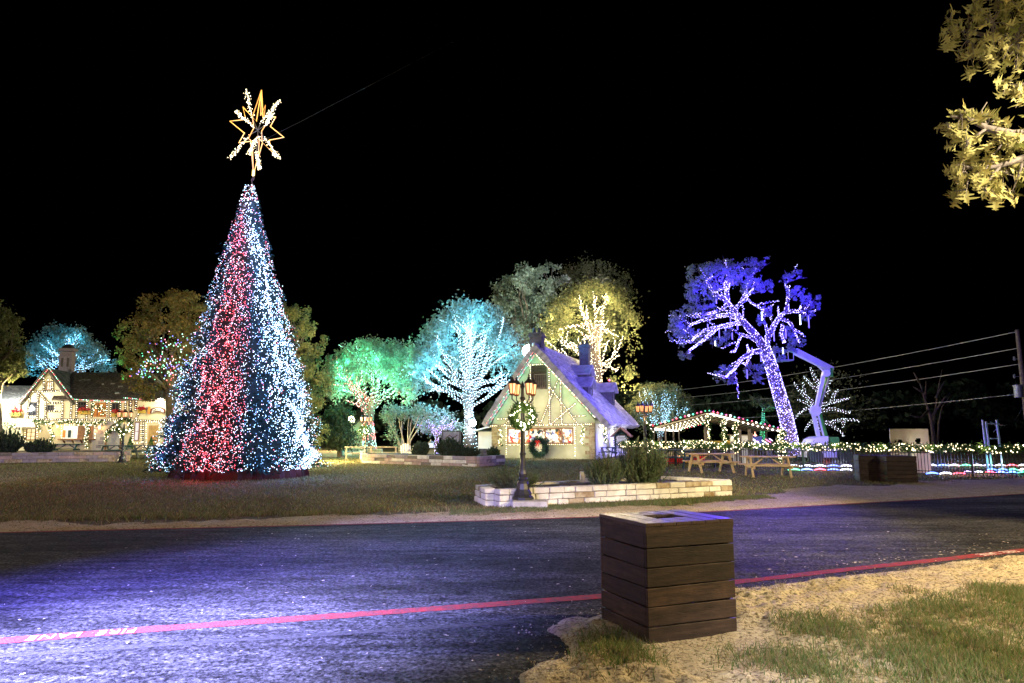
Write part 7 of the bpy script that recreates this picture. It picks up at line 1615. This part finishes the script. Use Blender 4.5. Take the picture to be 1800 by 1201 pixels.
# lobed leaf outline
def oak_leaf(seed):
    q = random.Random(seed); L = .104; half = [(0, .005), (.18, .010), (.29, .048), (.36, .052), (.41, .013), (.52, .016), (.65, .070), (.72, .048), (.73, .016), (.84, .013), (.92, .02), (1.0, .0)]
    _old = [(0, .006), (.12, .010), (.24, .040), (.30, .034), (.33, .010), (.44, .012), (.56, .062), (.62, .046), (.62, .012), (.72, .012), (.84, .042), (.88, .030), (.88, .010), (1.0, .0)]
    up_ = [(t * L, w * 1.3 * q.uniform(.75, 1.15)) for t, w in half]; dn = [(t * L, -w * 1.3 * q.uniform(.75, 1.15)) for t, w in half[:-1]]; V = []; F = []
    curl = q.uniform(.1, .5)
    mid = [(t * L, 0, -curl * (t ** 2) * .05) for t, _ in half]
    for (x, w), m_ in zip(up_, mid): V.append((x, w, m_[2] + abs(w) * .25))
    n = len(half)
    for m_ in mid: V.append(m_)
    for (x, w), m_ in zip(dn, mid): V.append((x, w, m_[2] + abs(w) * .25))
    for i in range(n - 1): F.append((i, n + i, n + i + 1, i + 1))
    for i in range(n - 2): F.append((n + i, 2 * n + i, 2 * n + i + 1, n + i + 1))
    me = bpy.data.meshes.new('leaf'); me.from_pydata(V, [], F); me.materials.append(M['leaf_gold']); return me
lm = [oak_leaf(i) for i in range(5)]
CL = [(1700, 70, 38, 46), (1745, 40, 40, 50), (1790, 70, 36, 60), (1730, 105, 32, 22), (1775, 150, 22, 20), (1795, 165, 18, 26), (1690, 205, 28, 24), (1740, 215, 34, 24), (1700, 250, 26, 30), (1760, 250, 30, 26), (1740, 290, 34, 28), (1695, 300, 26, 30), (1770, 305, 30, 28), (1730, 335, 30, 20), (1690, 335, 14, 12), (1790, 240, 20, 20), (1675, 45, 16, 30), (1735, 0, 34, 16), (1790, 10, 30, 26), (1775, 335, 14, 16), (1668, 225, 14, 12), (1820, 60, 26, 60), (1820, 260, 26, 60)] + [(px_, py_, 34, 42) for px_, py_ in ((1865, 60), (1870, 140), (1870, 240), (1875, 300), (1925, 90), (1930, 190), (1935, 270), (1990, 120), (1995, 220), (2060, 160), (2050, 60), (2060, 270), (1900, 10))]
spots = []; mb = MB()
for (cx_, cy_, rx_, ry_) in CL:
    c0 = op(cx_, cy_, q.gauss(0, .15))
    for i in range(int(rx_ * ry_ / 120) + 4):
        a = q.uniform(0, 6.283); r = q.uniform(.65, 1.15); tip = op(cx_ + math.cos(a) * r * rx_, cy_ + math.sin(a) * r * ry_ + 4, q.gauss(0, .25)); mid = c0.lerp(tip, .5) + Vector((0, q.gauss(0, .03), .04))
        mb.tube([c0, mid, tip], [.006, .004, .0025], 4)
        for k in range(3):
            t = .3 + .7 * (k + q.random()) / 3; spots.append((c0.lerp(mid, t * 2) if t < .5 else mid.lerp(tip, t * 2 - 1), (tip - c0)))
mb.build('twig', M['bark'], oak)
q.shuffle(spots); eye_ = Vector((0, 0, EYE)) - ob; spots.sort(key=lambda s_: (s_[0] - eye_).x / (s_[0] - eye_).y > .765); Vs = []; Fs = []
for i, (p, dv) in enumerate(spots):
    droop = Matrix.Rotation(math.atan2(dv.y, dv.x) + q.gauss(0, .8), 4, 'Z') @ Matrix.Rotation(q.uniform(-.3, 1.5), 4, 'Y') @ Matrix.Rotation(q.uniform(-2.2, 2.2), 4, 'X'); s = q.uniform(.7, 1.2)
    T = Matrix.Translation(p) @ droop @ Matrix.Scale(s, 4)
    if i < 300:
        o = bpy.data.objects.new('leaf', lm[i % 5]); C.objects.link(o); o.parent = oak; o.matrix_local = T
    else:
        b = len(Vs); m_ = lm[i % 5]; Vs += [tuple(T @ v.co) for v in m_.vertices]; Fs += [tuple(b + k for k in f.vertices) for f in m_.polygons]
me = bpy.data.meshes.new('leaf_mass'); me.from_pydata(Vs, [], Fs); stuff(link('leaf_mass', me, M['leaf_gold'], oak))
lamp('branch_light', 'SPOT', (2.5, 2.0, 3.0), 900, (1, .92, .56), .04, None, (5.3, 7.0, 5.0), 78, .6)
